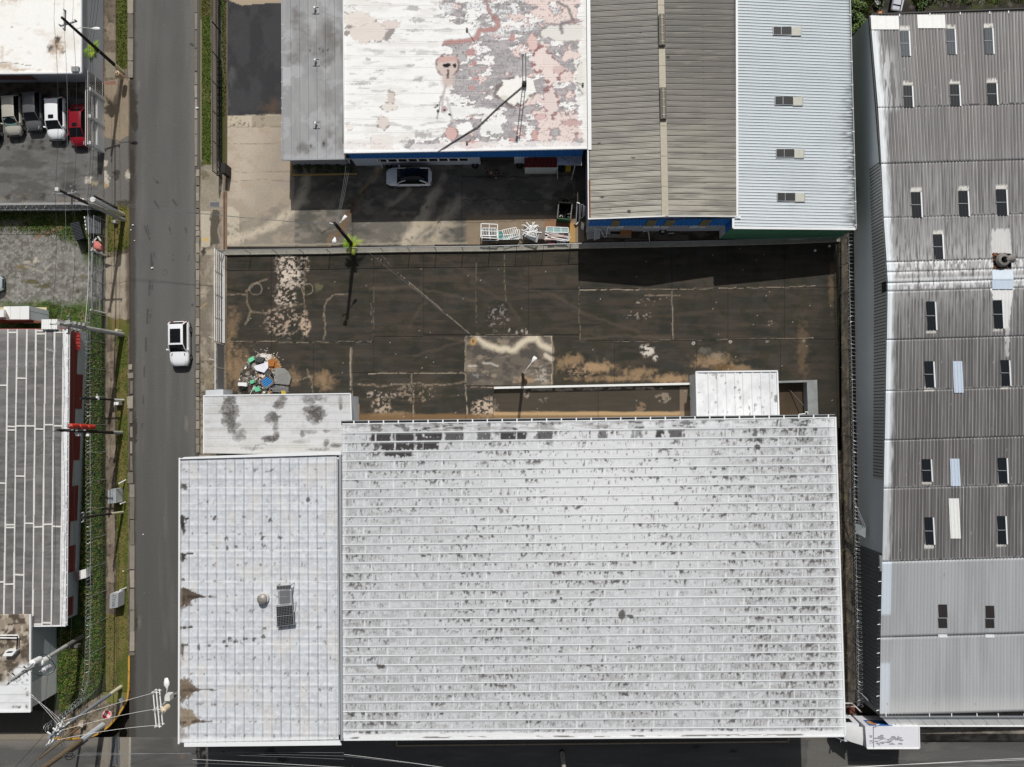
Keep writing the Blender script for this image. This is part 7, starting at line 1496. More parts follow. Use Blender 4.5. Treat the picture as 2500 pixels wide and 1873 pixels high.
# ================================================================== VEHICLES
def loft(rings, closed=True, caps=True):
 mb = MB(); n = len(rings[0])
 for r in rings: mb.v += [Vector(p) for p in r]
 for i in range(len(rings) - 1):
  for j in range(n if closed else n - 1): mb.f.append((i * n + j, i * n + (j + 1) % n, (i + 1) * n + (j + 1) % n, (i + 1) * n + j))
 if caps: mb.f.append(tuple(reversed(range(n)))); mb.f.append(tuple((len(rings) - 1) * n + j for j in range(n)))
 return mb
TYRE = mat('tyre_rubber', (20, 20, 21), .85); RIMM = mat('alloy_rim', (150, 152, 155), .35, .7); BLK = mat('trim_black', (18, 18, 19), .5)
HEADL = mat('headlight_glass', (190, 196, 200), .15); TAILL = mat('tail_light_red', (150, 20, 18), .3)
def carpaint(name, c, metal=0.0): return mat(name, c, .22, metal, var=.04, spec=.5)
def car(name, label, loc, rot, L, W, H, pm, glass=(.03, .12, .61, .80), sun=None, hatch=True, zb=.62, group=None, roofm=None, wind=None, hoodz=.60, vents=False, topw=.70):
 t = thing(name, label, 'car', loc, group, rot)
 hw = lambda s: W / 2 * (1 - .20 * max(0, (.10 - s) / .10) ** 2 - .30 * max(0, (s - .84) / .16) ** 2)
 zt = zb * H / 1.0
 zb_ = zb * H if zb < 1 else zb
 def deck(s):
  if s > glass[3] - .02: return lerp(zb_, hoodz * H * .86, min(1, max(0, (s - glass[3]) / (1 - glass[3]))) ** 1.4)
  if s < glass[0]: return lerp(zb_ * .92, zb_, s / max(glass[0], .01))
  return zb_
 rings = []
 for s in (0, .015, .05, .10, .18, .3, .45, .6, .7, .78, .86, .92, .965, .988, 1.0):
  x = (s - .5) * L; w_ = hw(s); z = deck(s); e = 0.10 * max(0, (.05 - s) / .05) + .10 * max(0, (s - .95) / .05)
  z -= e * 1.4; lo_ = .24 + e * .8; mid = lerp(lo_, z, .55)
  rings.append([(x, -w_ * .94, lo_), (x, -w_, mid), (x, -w_ * .985, z - .12), (x, -w_ * .9, z - .01), (x, -w_ * .5, z + .03), (x, 0, z + .04), (x, w_ * .5, z + .03), (x, w_ * .9, z - .01), (x, w_ * .985, z - .12), (x, w_, mid), (x, w_ * .94, lo_)])
 loft(rings).build('body', pm, t, True)
 loft([[(x, -W * .45, .14), (x, -W * .47, .3), (x, W * .47, .3), (x, W * .45, .14)] for x in (-L * .47, L * .47)]).build('underbody', BLK, t)
 X = lambda s: (s - .5) * L
 wb, wt = W * .455, W * .5 * topw
 g = []
 for s, f in ((glass[0], 0), (lerp(glass[0], glass[1], .5), .62), (glass[1], .96), (lerp(glass[1], glass[2], .5), 1.0), (glass[2], .95), (lerp(glass[2], glass[3], .5), .6), (glass[3], 0)):
  z = lerp(zb_ - .03, H - .02, f); a = lerp(wb, wt, f) * (1 - .05 * (f == 0)); 
  g.append([(X(s), -wb * .99, zb_ - .05), (X(s), -a, z), (X(s), -a * .5, z + .035 * f + .01), (X(s), 0, z + .045 * f + .012), (X(s), a * .5, z + .035 * f + .01), (X(s), a, z), (X(s), wb * .99, zb_ - .05)])
 loft(g).build('glasshouse', GLASSD, t, False)
 rm = roofm or pm
 rr = []
 for s, f in ((glass[1] - .015, .95), (glass[1] + .03, .985), (lerp(glass[1], glass[2], .5), 1.0), (glass[2] - .03, .98), (glass[2] + .012, .945)):
  z = lerp(zb_ - .03, H - .02, f) + .012; a = wt * 1.04
  rr.append([(X(s), -a, z - .02), (X(s), -a * .9, z + .018), (X(s), -a * .45, z + .042), (X(s), 0, z + .05), (X(s), a * .45, z + .042), (X(s), a * .9, z + .018), (X(s), a, z - .02)])
 loft(rr, False, False).build('roof', rm, t, True)
 for sgn in (-1, 1):
  MB().tube([(X(glass[3]) - .02, sgn * wb * .95, zb_), (X(lerp(glass[2], glass[3], .5)), sgn * lerp(wb, wt, .62) * 1.0, lerp(zb_ - .03, H - .02, .6) + .01), (X(glass[2]), sgn * wt * 1.02, lerp(zb_ - .03, H - .02, .95) + .01)], .045, 6).build('pillar', pm, t)
  MB().tube([(X(glass[0]) + .02, sgn * wb * .94, zb_), (X(lerp(glass[0], glass[1], .5)), sgn * lerp(wb, wt, .62), lerp(zb_ - .03, H - .02, .62) + .01), (X(glass[1]), sgn * wt * 1.02, lerp(zb_ - .03, H - .02, .96) + .01)], .07, 6).build('pillar', pm, t)
  xm = X(glass[3]) - .28
  loft([[(xm - .07, sgn * W * .47, zb_ + .02), (xm + .07, sgn * W * .47, zb_ + .02), (xm + .07, sgn * W * .47, zb_ + .14), (xm - .07, sgn * W * .47, zb_ + .14)], [(xm - .1, sgn * (W * .5 + .17), zb_ + .03), (xm + .03, sgn * (W * .5 + .19), zb_ + .03), (xm + .03, sgn * (W * .5 + .19), zb_ + .17), (xm - .1, sgn * (W * .5 + .17), zb_ + .17)]]).build('mirror', pm, t)
  for s in (.185, .81):
   c = Vector((X(s), sgn * (W / 2 - .10), .33)); mb = MB(); mb.tube([c - Vector((0, .11 * sgn, 0)), c + Vector((0, .11 * sgn, 0))], .335, 18); o = mb.build('wheel', TYRE, t); MB().tube([c + Vector((0, .111 * sgn, 0)), c + Vector((0, .118 * sgn, 0))], .21, 12).build('rim', RIMM, o)
  s1, s2 = .905, .965
  mb = MB().add([(X(s1), sgn * hw(s1) * .93, deck(s1) - .03), (X(s1), sgn * hw(s1) * .70, deck(s1) + .035), (X(s2) + .05, sgn * hw(s2) * .66, deck(s2) - .03), (X(s2) + .02, sgn * hw(s2) * 1.0, deck(s2) - .16)], [(0, 1, 2, 3) if sgn > 0 else (3, 2, 1, 0)]); mb.build('headlight', HEADL, t)
  MB().box((X(.012), sgn * W * .36, zb_ - .2), (.1, W * .16, .16)).build('tail_light', TAILL, t)
  if vents: MB().box((X(.745), sgn * W * .33, deck(.745) + .035), (.26, .07, .02), .25 * sgn).build('hood_vent', BLK, t)
 MB().box((X(.992), 0, deck(.97) - .26), (.08, W * .56, .18)).build('grille', BLK, t)
 if sun:
  a, b, wd = sun; n = 5; r2 = []
  for k in range(n):
   s = lerp(a, b, k / (n - 1)); f = float(np.interp(s, [glass[1], lerp(glass[1], glass[2], .5), glass[2]], [.96, 1.0, .95])); z = lerp(zb_ - .03, H - .02, f) + .10
   r2.append([(X(s), -wd / 2, z - .018), (X(s), 0, z), (X(s), wd / 2, z - .018)])
  loft(r2, False, False).build('sunroof', GLASSD, t)
 if wind:
  s1, s2 = lerp(glass[2], glass[3], .18), lerp(glass[2], glass[3], .92)
  z1, z2 = lerp(H - .02, zb_ - .03, .15) + .03, lerp(H - .02, zb_ - .03, .9) + .04
  MB().add([(X(s1), -wt * .9, z1), (X(s1), wt * .9, z1), (X(s2), wb * .8, z2), (X(s2), -wb * .8, z2)], [(0, 1, 2, 3)]).build('sunshade', wind, t)
 return t
DN = -math.pi / 2
WCAR = carpaint('car_white', (236, 238, 240))
car('parked_car', 'champagne beige hatchback with green windscreen sunshade parked in the car park row', P(44, 289, .07), DN + .07, 4.1, 1.72, 1.5, carpaint('car_beige', (190, 186, 174), .2), (.02, .10, .60, .80), group='cars parked beside the white flat roof', wind=mat('green_sunshade', (140, 176, 166), .5, var=.05))
car('parked_car', 'grey hatchback with silver hood parked half in shade between beige and white cars', P(94, 279, .07), DN + .06, 4.0, 1.72, 1.5, carpaint('car_grey', (112, 112, 114), .4), (.02, .10, .60, .79), group='cars parked beside the white flat roof')
car('parked_car', 'white crossover with small square sunroof parked between grey and red cars', P(149, 296, .07), DN + .05, 4.35, 1.82, 1.58, WCAR, (.03, .13, .62, .80), sun=(.50, .59, .55), group='cars parked beside the white flat roof')
car('parked_car', 'dark red sedan with small sunroof parked behind the white barred front wall', P(203, 312, .07), DN + .03, 4.35, 1.72, 1.4, carpaint('car_red', (132, 14, 30)), (.13, .26, .62, .82), sun=(.52, .60, .5), group='cars parked beside the white flat roof')
car('parked_car', 'black car cut off by the west frame edge in the car park row', P(-12, 300, .07), DN + .05, 4.4, 1.8, 1.5, carpaint('car_black', (24, 22, 24)), group='cars parked beside the white flat roof')
car('parked_car', 'pale blue-grey car nose poking in from the west edge of the gravel yard', P(-33, 696, .07), 0.02, 4.2, 1.7, 1.45, carpaint('car_pale_blue', (176, 188, 192), .2))
car('driving_car', 'white sports utility car with large black glass roof driving down the grey road', P(447, 841, 0), DN + .03, 4.5, 1.92, 1.6, WCAR, (.02, .10, .53, .70), sun=(.19, .50, 1.05), zb=.62, vents=True, topw=.74)
car('parked_car', 'white coupe-shaped electric car with full glass roof in the shaded yard', P(1001, 437, .02), math.pi, 4.6, 1.86, 1.44, WCAR, (.06, .24, .55, .77), roofm=GLASSD, zb=.60, topw=.66)
# box truck
t = thing('box_truck', 'white box truck with air deflector cab and blue poster on its side under the canopy', 'truck', P(2140, 1783, 0))
TB = mat('truck_box_white', (216, 217, 222), .4, var=.05)
ZT = 3.25
q = [(2112, 1773.5), (2243.5, 1775), (2244.5, 1827), (2116, 1827)]
bw = [P(x, y, ZT) for x, y in q]
MB().prism([(p.x, p.y) for p in bw], .9, ZT).build('box_body', TB, t)
MB().bar(P(2132, 1774, ZT + .01), P(2133, 1827, ZT + .01), .07, .03).build('roof_seam', GALV, t); MB().bar(P(2117, 1827.5, ZT + .02), P(2244, 1827.5, ZT + .02), .09, .07).build('roof_rail', WHITE, t); MB().bar(P(2244, 1775, ZT + .02), P(2245, 1827, ZT + .02), .08, .07).build('roof_rail', WHITE, t)
rr = random.Random(3); STN = mat('truck_roof_stain', (150, 150, 156), .8, var=.3)
mb = MB()
for k in range(60):
 x, y = 2122 + 80 * rr.random() ** .8, 1795 + 24 * rr.random(); p = P(x, y, ZT + .004); r = rr.uniform(.03, .14); mb.add([p + Vector((r * 1.6 * math.cos(a), r * .6 * math.sin(a), .0006 * k)) for a in [i * 1.047 for i in range(6)]], [(0, 1, 2, 3, 4, 5)])
mb.build('roof_stain', STN, t)['kind'] = 'stuff'
y0, y1 = min(p.y for p in bw), max(p.y for p in bw); xc = bw[0].x
cw_ = (y1 - y0) * .96; ym = (y0 + y1) / 2
loft([[(xc - 2.0, ym - cw_ * .46, .5), (xc - 2.05, ym - cw_ * .46, 1.15), (xc - 2.05, ym + cw_ * .46, 1.15), (xc - 2.0, ym + cw_ * .46, .5)], [(xc - 1.45, ym - cw_ * .48, .5), (xc - 1.45, ym - cw_ * .44, 2.25), (xc - 1.45, ym + cw_ * .44, 2.25), (xc - 1.45, ym + cw_ * .48, .5)], [(xc - .12, ym - cw_ * .48, .5), (xc - .12, ym - cw_ * .44, 2.3), (xc - .12, ym + cw_ * .44, 2.3), (xc - .12, ym + cw_ * .48, .5)]]).build('cab', TB, t)
MB().add([(xc - 2.06, ym - cw_ * .41, 1.22), (xc - 2.06, ym + cw_ * .41, 1.22), (xc - 1.50, ym + cw_ * .39, 2.18), (xc - 1.50, ym - cw_ * .39, 2.18)], [(3, 2, 1, 0)]).build('windscreen', mat('green_black_glass', (20, 30, 30), .1), t)
loft([[(xc - 1.4, ym - cw_ * .34, 2.26), (xc - 1.4, ym, 2.34), (xc - 1.4, ym + cw_ * .34, 2.26)], [(xc - 1.0, ym - cw_ * .40, 2.5), (xc - 1.0, ym, 2.66), (xc - 1.0, ym + cw_ * .40, 2.5)], [(xc - .15, ym - cw_ * .44, 3.05), (xc - .15, ym, 3.15), (xc - .15, ym + cw_ * .44, 3.05)]], False, False).build('air_deflector', WHITE, t, True)
for sgn in (-1, 1):
 MB().add([(xc - 1.8, ym + sgn * cw_ * .475, 1.3), (xc - .6, ym + sgn * cw_ * .475, 1.3), (xc - .6, ym + sgn * cw_ * .455, 2.05), (xc - 1.45, ym + sgn * cw_ * .455, 2.05)], [(0, 1, 2, 3) if sgn < 0 else (3, 2, 1, 0)]).build('side_window', GLASSD, t)
 MB().box((xc - 1.75, ym + sgn * (cw_ * .5 + .18), 1.75), (.12, .2, .42)).build('mirror', BLK, t); MB().bar((xc - 1.7, ym + sgn * cw_ * .46, 2.0), (xc - 1.75, ym + sgn * (cw_ * .5 + .18), 1.9), .04, .04).build('mirror_arm', WHITE, t)
 for dx in (-1.35, 1.2, 3.9): c = Vector((xc + dx, ym + sgn * (cw_ * .42), .45)); MB().tube([c - Vector((0, .13, 0)), c + Vector((0, .13, 0))], .45, 16).build('wheel', TYRE, t)
yN = y1 + .012
pst = MB().add([(xc + .45, yN, 1.9), (xc + 2.6, yN, 1.9), (xc + 2.6, yN, 3.1), (xc + .45, yN, 3.1)], [(3, 2, 1, 0)]).build('side_poster', mat('poster_blue', (38, 104, 176), .5, var=.1), t)
MB().add([(xc + .6, yN + .01, 2.1), (xc + 1.2, yN + .01, 2.1), (xc + 1.35, yN + .01, 2.95), (xc + .6, yN + .01, 2.8)], [(3, 2, 1, 0)]).build('orange_print', mat('poster_orange', (196, 140, 84), .6), pst)
for x, z, a in ((1.9, 2.5, .35), (2.15, 2.6, .22), (2.2, 2.35, .2)): MB().box((xc + x, yN + .012, z), (a, .01, a * .7), 0).build('black_print', BLK, pst)
MB().bar((xc - .1, ym, .75), (bw[1].x - .2, ym, .75), 1.0, .25).build('chassis', BLK, t)
# boat-like pickup bed / cart top right
t = thing('metal_skiff', 'small open grey metal skiff with pale seats in the overgrown dirt yard at the top', 'boat', P(2192, 0, .05))
SK = mat('skiff_grey', (96, 102, 106), .5, .2); SKL = mat('skiff_light', (188, 190, 196), .5)
A_, B_, C_, D_ = P(2176, 24, .75), P(2199, 27, .75), P(2212, -28, .75), P(2186, -32, .75)
a_, b_, c_, d_ = [p - Vector((0, 0, .7)) for p in (A_.lerp(B_, .12), B_.lerp(A_, .12), C_.lerp(D_, .1), D_.lerp(C_, .1))]
mb = MB().add([A_, B_, C_, D_, a_, b_, c_, d_], [(0, 1, 5, 4), (1, 2, 6, 5), (2, 3, 7, 6), (3, 0, 4, 7), (4, 5, 6, 7)]); mb.build('hull', SK, t)
for p, q_ in ((A_, B_), (B_, C_), (C_, D_), (D_, A_)): MB().bar(p, q_, .14, .07).build('gunwale', SKL if p in (B_,) else SK, t)
for f in (.12, .42, .72): MB().bar(A_.lerp(D_, f) - Vector((-.1, 0, .18)), B_.lerp(C_, f) - Vector((.1, 0, .18)), .55, .06).build('seat', SKL, t)
MB().box(P(2140, 8, .25), (.4, .5, .5), .5).single('crate', OFFW, 'small white box lying in the overgrown dirt yard beside the grey skiff', 'box')
MB().box(P(2147, 33, .2), (.35, .25, .3), .3).single('orange_scrap', mat('orange_scrap', (214, 140, 60), .7), 'orange and cream scrap at the northwest corner of the corrugated roof', 'scrap')
# ================================================================== STREET THINGS
PADW = mat('cabinet_white', (214, 216, 217), .55, var=.08)
def cabinet(label, q, h, slope, scr=None):
 c = [P(x, y, 0) for x, y in q]
 t = thing('street_cabinet', label, 'utility cabinet', (c[0] + c[2]) / 2, 'white street cabinets')
 MB().prism([(p.x, p.y) for p in c], .1, .28).build('plinth', CONC, t)
 top = [c[0].copy(), c[1].copy(), c[2].copy(), c[3].copy()]
 zz = [h + slope, h, h, h + slope]
 MB().prism([(p.x, p.y) for p in c], .281, zz).build('box', PADW, t)
 lid = [Vector((p.x, p.y, z + .02)) for p, z in zip(c, zz)]; MB().add(lid + [p - Vector((0, 0, .06)) for p in lid], [(3, 2, 1, 0), (4, 5, 6, 7), (0, 1, 5, 4), (1, 2, 6, 5), (2, 3, 7, 6), (3, 0, 4, 7)]).build('lid', mat('cabinet_lid', (150, 154, 156), .6), t)
 if scr:
  for pts in scr: MB().tube([lid[0].lerp(lid[1], u).lerp(lid[3].lerp(lid[2], u), v) + Vector((0, 0, .012)) for u, v in pts], .018, 4).build('graffiti_stroke', BLK, t)
 return t
cabinet('white street cabinet with grey lid standing between two concrete bollards north of the slim pole', [(283, 1192), (303, 1190), (303, 1224), (283, 1226)], 1.35, .0)
SCR = [[(.3, .2), (.45, .12), (.65, .16), (.72, .28), (.5, .34), (.5, .26)], [(.35, .45), (.6, .42), (.62, .52)], [(.3, .6), (.6, .56), (.4, .68), (.65, .72)], [(.3, .8), (.65, .78), (.62, .88), (.35, .86)]]
cabinet('white street cabinet with black scribbles on its lid, the southern one on the verge', [(288, 1442), (309, 1439), (307, 1474), (287, 1477)], 1.35, .0, SCR)
for x, y, x2, y2, l in ((307, 1172, 290, 1181, 'white concrete bollard leaning north of the unmarked street cabinet'), (307, 1226, 294, 1230, 'white concrete bollard leaning south of the unmarked street cabinet'), (309, 1435, 293, 1441, 'white concrete bollard beside the scribbled street cabinet')):
 MB().tube([P(x, y, 0.05), P(x2, y2, 1.0)], .07, 8).single('bollard', LAMPW, l, 'bollard', 'bollards by the street cabinets')
# stop sign
t = thing('stop_sign', 'red octagonal road sign reading PARE, bent over on its pole by the yellow kerb', 'road sign', P(293, 1718, .1))
sc_ = P(260, 1745, 2.3); b0 = P(293, 1718, .1)
MB().tube([b0, b0 + Vector((-.15, -.1, 1.6)), sc_ + Vector((.12, .1, -.05))], .035, 8).build('sign_pole', GALV, t)
rd_ = Vector((-.86, .5, 0)).normalized(); up_ = (Vector((-.5, -.86, 0)).normalized() * .72 + Vector((0, 0, .69))).normalized(); rd_ = (rd_ - up_ * rd_.dot(up_)).normalized(); nr_ = rd_.cross(up_)
if nr_.z < 0: nr_ = -nr_
def octa(r, z): return [sc_ + rd_ * r * math.cos(a) + up_ * r * math.sin(a) + nr_ * z for a in [math.pi / 8 + i * math.pi / 4 for i in range(8)]]
MB().add(octa(.42, 0) + octa(.42, -.02), [tuple(range(8)), tuple(reversed(range(8, 16)))] + [(i, (i + 1) % 8, 8 + (i + 1) % 8, 8 + i) for i in range(8)]).build('sign_border', WHITE, t)
MB().add(octa(.39, .006), [tuple(range(8))]).build('sign_face', mat('sign_red', (190, 24, 40), .45, var=.06), t)
fc = bpy.data.curves.new('lettering', 'FONT'); fc.body = 'PARE'; fc.size = .30; fc.align_x = 'CENTER'; fc.align_y = 'CENTER'; fc.extrude = .002; fc.offset = .008
tmp = bpy.data.objects.new('lettering', fc); COL.objects.link(tmp); dg = bpy.context.evaluated_depsgraph_get(); me = bpy.data.meshes.new_from_object(tmp.evaluated_get(dg)); bpy.data.objects.remove(tmp)
M3 = Matrix((rd_, up_, nr_)).transposed().to_4x4(); M3.translation = sc_ + nr_ * .012 - OFF[t.name]; me.transform(M3); me.materials.clear(); link('lettering', me, WHITE, t)
MB().box(P(296, 1708, .9), (.35, .3, .25), .6).single('meter_box', GALV, 'grey parking meter-like box head on its stick by the sign pole', 'box')
# skip, crate, scrap in the gravel yard
t = thing('ribbed_bin', 'dark grey box with ribbed lid tilted on the grass of the gravel yard', 'bin', P(200, 570, .1))
BINM = mat('bin_grey', (64, 66, 72), .6); BIND = mat('bin_dark', (34, 35, 39), .6)
tp = [P(171.5, 546, 1.25), P(193, 541, 1.35), P(206, 582, 1.35), P(185, 588, 1.25)]; bt = [P(180, 552, .1), P(200, 548, .1), P(213, 586, .1), P(193, 590, .1)]
MB().add(tp + bt, [(3, 2, 1, 0), (4, 5, 6, 7), (0, 1, 5, 4), (1, 2, 6, 5), (2, 3, 7, 6), (3, 0, 4, 7)]).build('bin_body', BIND, t)
for k in range(12): f = (k + .5) / 12; MB().bar(tp[0].lerp(tp[3], f) + Vector((0, 0, .03)), tp[1].lerp(tp[2], f) + Vector((0, 0, .03)), .08, .06).build('lid_rib', BINM, t)
t = thing('mesh_frame', 'flat dark mesh panel with white bits along one edge leaning on the yard fence', 'panel', P(230, 549, .1))
q = [P(207, 529, 1.0), P(246, 527, .5), P(245, 571, .5), P(212, 569, 1.0)]
MB().add(q + [p - Vector((0, 0, .05)) for p in q], [(3, 2, 1, 0), (4, 5, 6, 7), (0, 1, 5, 4), (1, 2, 6, 5), (2, 3, 7, 6), (3, 0, 4, 7)]).build('panel', mat('dark_slate', (66, 68, 72), .8, var=.4, scale=4), t)
for k in range(8): f = k / 7; MB().bar(q[0].lerp(q[1], f) + Vector((0, 0, .02)), q[3].lerp(q[2], f) + Vector((0, 0, .02)), .03, .03).build('mesh_bar', GALV, t)
for f in (0, .25, .45, .7): MB().bar(q[0].lerp(q[3], f) + Vector((0, 0, .05)), q[0].lerp(q[3], f + .12) + Vector((0, 0, .05)), .09, .06).build('edge_strip', WHITE, t)
t = thing('torn_mattress', 'torn pink and black padded wreck lying at the yard gate post', 'mattress', P(240, 602, .1))
mb = MB(); N = 16
pk = [(226, 596), (234, 584), (243, 583), (248, 592), (256, 604), (255, 612), (246, 616), (236, 611)]
def blobprism(px, z, h, m, name, parent, seed=2, n=3):
 rr = random.Random(seed); c = (sum(p[0] for p in px) / len(px), sum(p[1] for p in px) / len(px)); rings = []
 for s, zz in ((1, 0), (1.02, h * .5), (.75, h * .95), (.35, h * 1.05)): rings.append([P(c[0] + (x - c[0]) * s + rr.uniform(-.6, .6), c[1] + (y - c[1]) * s + rr.uniform(-.6, .6), 0) + Vector((0, 0, z + zz + rr.uniform(-.05, .05) * h)) for x, y in px])
 return loft(rings).build(name, m, parent, False)
blobprism([(224, 598), (232, 584), (241, 585), (239, 598), (233, 608), (226, 604)], .1, .4, mat('black_vinyl', (36, 38, 44), .5), 'black_cover', t, 3)
blobprism([(237, 590), (244, 592), (255, 604), (254, 613), (244, 613), (232, 610), (235, 600)], .1, .55, mat('pink_foam', (216, 130, 118), .9, var=.4, scale=5), 'pink_foam', t, 5)
for x, y, a, l in ((231, 587, .9, .6), (243, 583, 2.2, .6), (229, 609, 2.5, .5), (247, 617, .3, .3)): MB().box(P(x, y, .5), (l, .14, .08), a).build('torn_lining', OFFW, t)
# litter on the verge
LIT = [(325, 550, .10, 'white litter scrap on the kerb gutter opposite the tyre marks'), (320, 562, .08, 'white litter scrap lying in the gutter near the braced pole'), (329, 588, .07, 'tiny white litter scrap at the edge of the road'), (372, 655, .13, 'white paper cup lying on the road between tyre marks'), (482, 265, .16, 'white crumpled bag on the east kerb gutter'), (350, 1305, .07, 'tiny white scrap on the road beside the slim pole'), (293, 812, .09, 'white litter scrap beside the square concrete pole'), (302, 1394, .1, 'pale litter scrap on the grass verge above the scribbled cabinet')]
for x, y, r, l in LIT:
 rr = random.Random(int(x * y)); mb = MB(); cyl(mb, P(x, y, 0), r, r * .6, .02, .02 + r, 6); mb.single('litter', LAMPW, l, 'litter', 'litter along the street')
# ================================================================== YARD THINGS
t = thing('container', 'small white container with rust red corrugated roof against the blue front', 'container', P(1318, 408, 0))
R1 = mat('rust_red_roof', (116, 38, 34), .75, var=.35, scale=4)
q = [(1280, 386), (1359, 383), (1360, 407), (1280, 409)]
MB().prism([tuple(P(x, y, 2.0))[:2] for x, y in [(1281, 392), (1359, 390), (1360, 407.5), (1281, 408.5)]], .05, 1.9).build('body', mat('container_white', (196, 200, 198), .7, var=.12), t)
for k in range(8):
 x0, x1 = 1280 + k * 10, 1280 + (k + 1) * 10 - .4; MB().prism([tuple(P(x, y, 2.0))[:2] for x, y in [(x0, 386), (x1, 385.6), (x1, 408.6), (x0, 409)]], 1.95, 2.0 + .03 * (k % 2)).build('roof_sheet', R1, t)
for k in range(12): p = P(1283 + k * 6.6, 409.3, 1.75); MB().bar(p, p - Vector((0, 0, 1.5)), .05, .05).build('side_rib', mat('container_white', (196, 200, 198), .7, var=.12), t)
t = thing('scrap_canopy', 'patched white corrugated sheet canopy on bent posts beside the red roofed container', 'canopy', P(1390, 398, 0))
for k, (ya, yb) in enumerate(((380.5, 386), (386.6, 391.5), (392, 397), (397.5, 403))): MB().prism([tuple(P(x, y, 2.1))[:2] for x, y in [(1361, ya), (1420, ya + 1.8), (1420, yb + 1.8), (1361, yb)]], 2.05 + .02 * k, 2.1 + .02 * k).build('sheet', mat('patched_sheet', (196, 200, 206), .6, var=.35, scale=1.5), t)
for k in range(7): MB().prism([tuple(P(x, y, 2.2))[:2] for x, y in [(1366 + k * 7.5, 384 + (k * 5) % 14), (1376 + k * 6.5, 384.5 + (k * 5) % 14), (1378 + k * 6.5, 386 + (k * 5) % 14)]], 2.185, 2.2 + .002 * k).build('black_patch', BLACKM, t)
for x0, y0, x1, y1 in ((1361, 437, 1361, 402), (1395, 439, 1404, 404)): MB().tube([P(x0, y0, .02), P(lerp(x0, x1, .6), lerp(y0, y1, .6), 1.2), P(x1, y1, 2.05)], .05, 6).build('post', OFFW, t)
MB().box(P(1387, 411, .5), (.5, .4, .9)).single('yellow_drum_box', mat('dirty_yellow', (200, 172, 40), .7), 'yellow box under the patched canopy in the shaded yard', 'box')
MB().box(P(1370, 412, .4), (.6, .45, .7), .2).single('black_crate', BLACKM, 'black crate under the patched canopy beside the yellow box', 'crate')
t = thing('rubbish_skip', 'open dark green steel skip full of black scrap beside the corrugated gable', 'skip', P(1380, 517, .02))
SG = mat('skip_green', (36, 84, 52), .6, var=.2); SI = mat('skip_inside', (58, 34, 30), .9, var=.4)
o4 = [(1364, 494), (1397, 496), (1393, 536), (1361, 533)]; zs = 1.2
w4 = [P(x, y, zs) for x, y in o4]
for a, b in ((0, 1), (1, 2), (2, 3), (3, 0)): MB().bar(w4[a] - Vector((0, 0, .6)), w4[b] - Vector((0, 0, .6)), .07, 1.2).build('side', SG if a == 2 else SI, t); MB().bar(w4[a], w4[b], .1, .08).build('rim', SG if a == 2 else mat('rim_grey', (110, 108, 100), .6), t)
MB().prism([(p.x, p.y) for p in w4], .02, .12).build('floor', SI, t)
scr = thing('scrap_heap', 'tangle of black tubes and metal scrap lying inside the green skip', 'scrap', P(1384, 512, .15)); rr = random.Random(9); mb = MB()
for k in range(46):
 a = P(rr.uniform(1368, 1393), rr.uniform(498, 531), 0); b = a + Vector((rr.uniform(-.7, .7), rr.uniform(-.7, .7), 0)); mb.tube([a + Vector((0, 0, rr.uniform(.15, .6))), a.lerp(b, .5) + Vector((0, 0, rr.uniform(.3, .9))), b + Vector((0, 0, rr.uniform(.15, .6)))], rr.uniform(.02, .06), 5)
mb.build('tubes', mat('black_scrap', (24, 24, 26), .4, .3), scr)['kind'] = 'stuff'
mb = MB()
for k in range(26): mb.box(P(rr.uniform(1366, 1393), rr.uniform(516, 531), rr.uniform(.2, .5)), (rr.uniform(.05, .16), rr.uniform(.04, .1), .03), rr.uniform(0, 3))
mb.build('shiny_bits', mat('bright_scrap', (196, 196, 186), .4, .3), scr)['kind'] = 'stuff'
def frame(name, label, corners, nbar, m, cross=0, wd=.07, group=None, glass=None, cat='frame'):
 """rectangular frame lying on corners (TL TR BR BL world points) with nbar bars"""
 t = thing(name, label, cat, corners[3], group)
 for a, b in ((0, 1), (1, 2), (2, 3), (3, 0)): MB().bar(corners[a], corners[b], wd, .05).build('rail', m, t)
 for k in range(nbar): f = (k + 1) / (nbar + 1); MB().bar(corners[0].lerp(corners[1], f), corners[3].lerp(corners[2], f), wd * .7, .04).build('bar', m, t)
 for k in range(cross): f = (k + 1) / (cross + 1); MB().bar(corners[0].lerp(corners[3], f), corners[1].lerp(corners[2], f), wd * .7, .04).build('bar', m, t)
 if glass is not None: c = [p - Vector((0, 0, .02)) for p in corners]; MB().quad(c[3], c[2], c[1], c[0]).build('pane', glass, t)
 return t
FR = mat('frame_white', (234, 234, 232), .5, var=.04); GT = mat('teal_glass', (70, 140, 132), .3, var=.15); GP = mat('pale_teal_glass', (150, 176, 172), .25, var=.15)
def qz(px, z): return [P(x, y, z if np.isscalar(z) else z[i]) for i, (x, y) in enumerate(px)]
GRF = 'white frames stacked by the yard fence'
frame('window_frame', 'largest white barred window frame, uppermost on the stack at the west end', qz([(1174.5, 546), (1215, 548), (1214, 582), (1174, 580)], 1.2), 1, FR, 1, .08, GRF)
frame('window_frame', 'white frame with dense vertical bars lying over the largest frame', qz([(1178, 557), (1211, 557), (1211, 576), (1176, 576)], 1.3), 8, FR, 0, .06, GRF)
frame('window_frame', 'white two-part frame lowest at the south side of the west stack', qz([(1177, 575), (1216, 575), (1216, 587), (1177, 587)], .95), 1, FR, 0, .07, GRF)
MB().pprism([(1178, 562), (1212, 562), (1212, 588), (1178, 588)], .02, .9).single('pallet_box', mat('dark_pallet', (60, 56, 52), .9), 'dark base crate hidden under the stacked white window frames', 'crate')
frame('window_frame', 'teal glass pane frame between the two stacks of white frames', qz([(1216, 564), (1228, 564), (1228, 584), (1216, 584)], .9), 0, FR, 1, .06, GRF, GT)
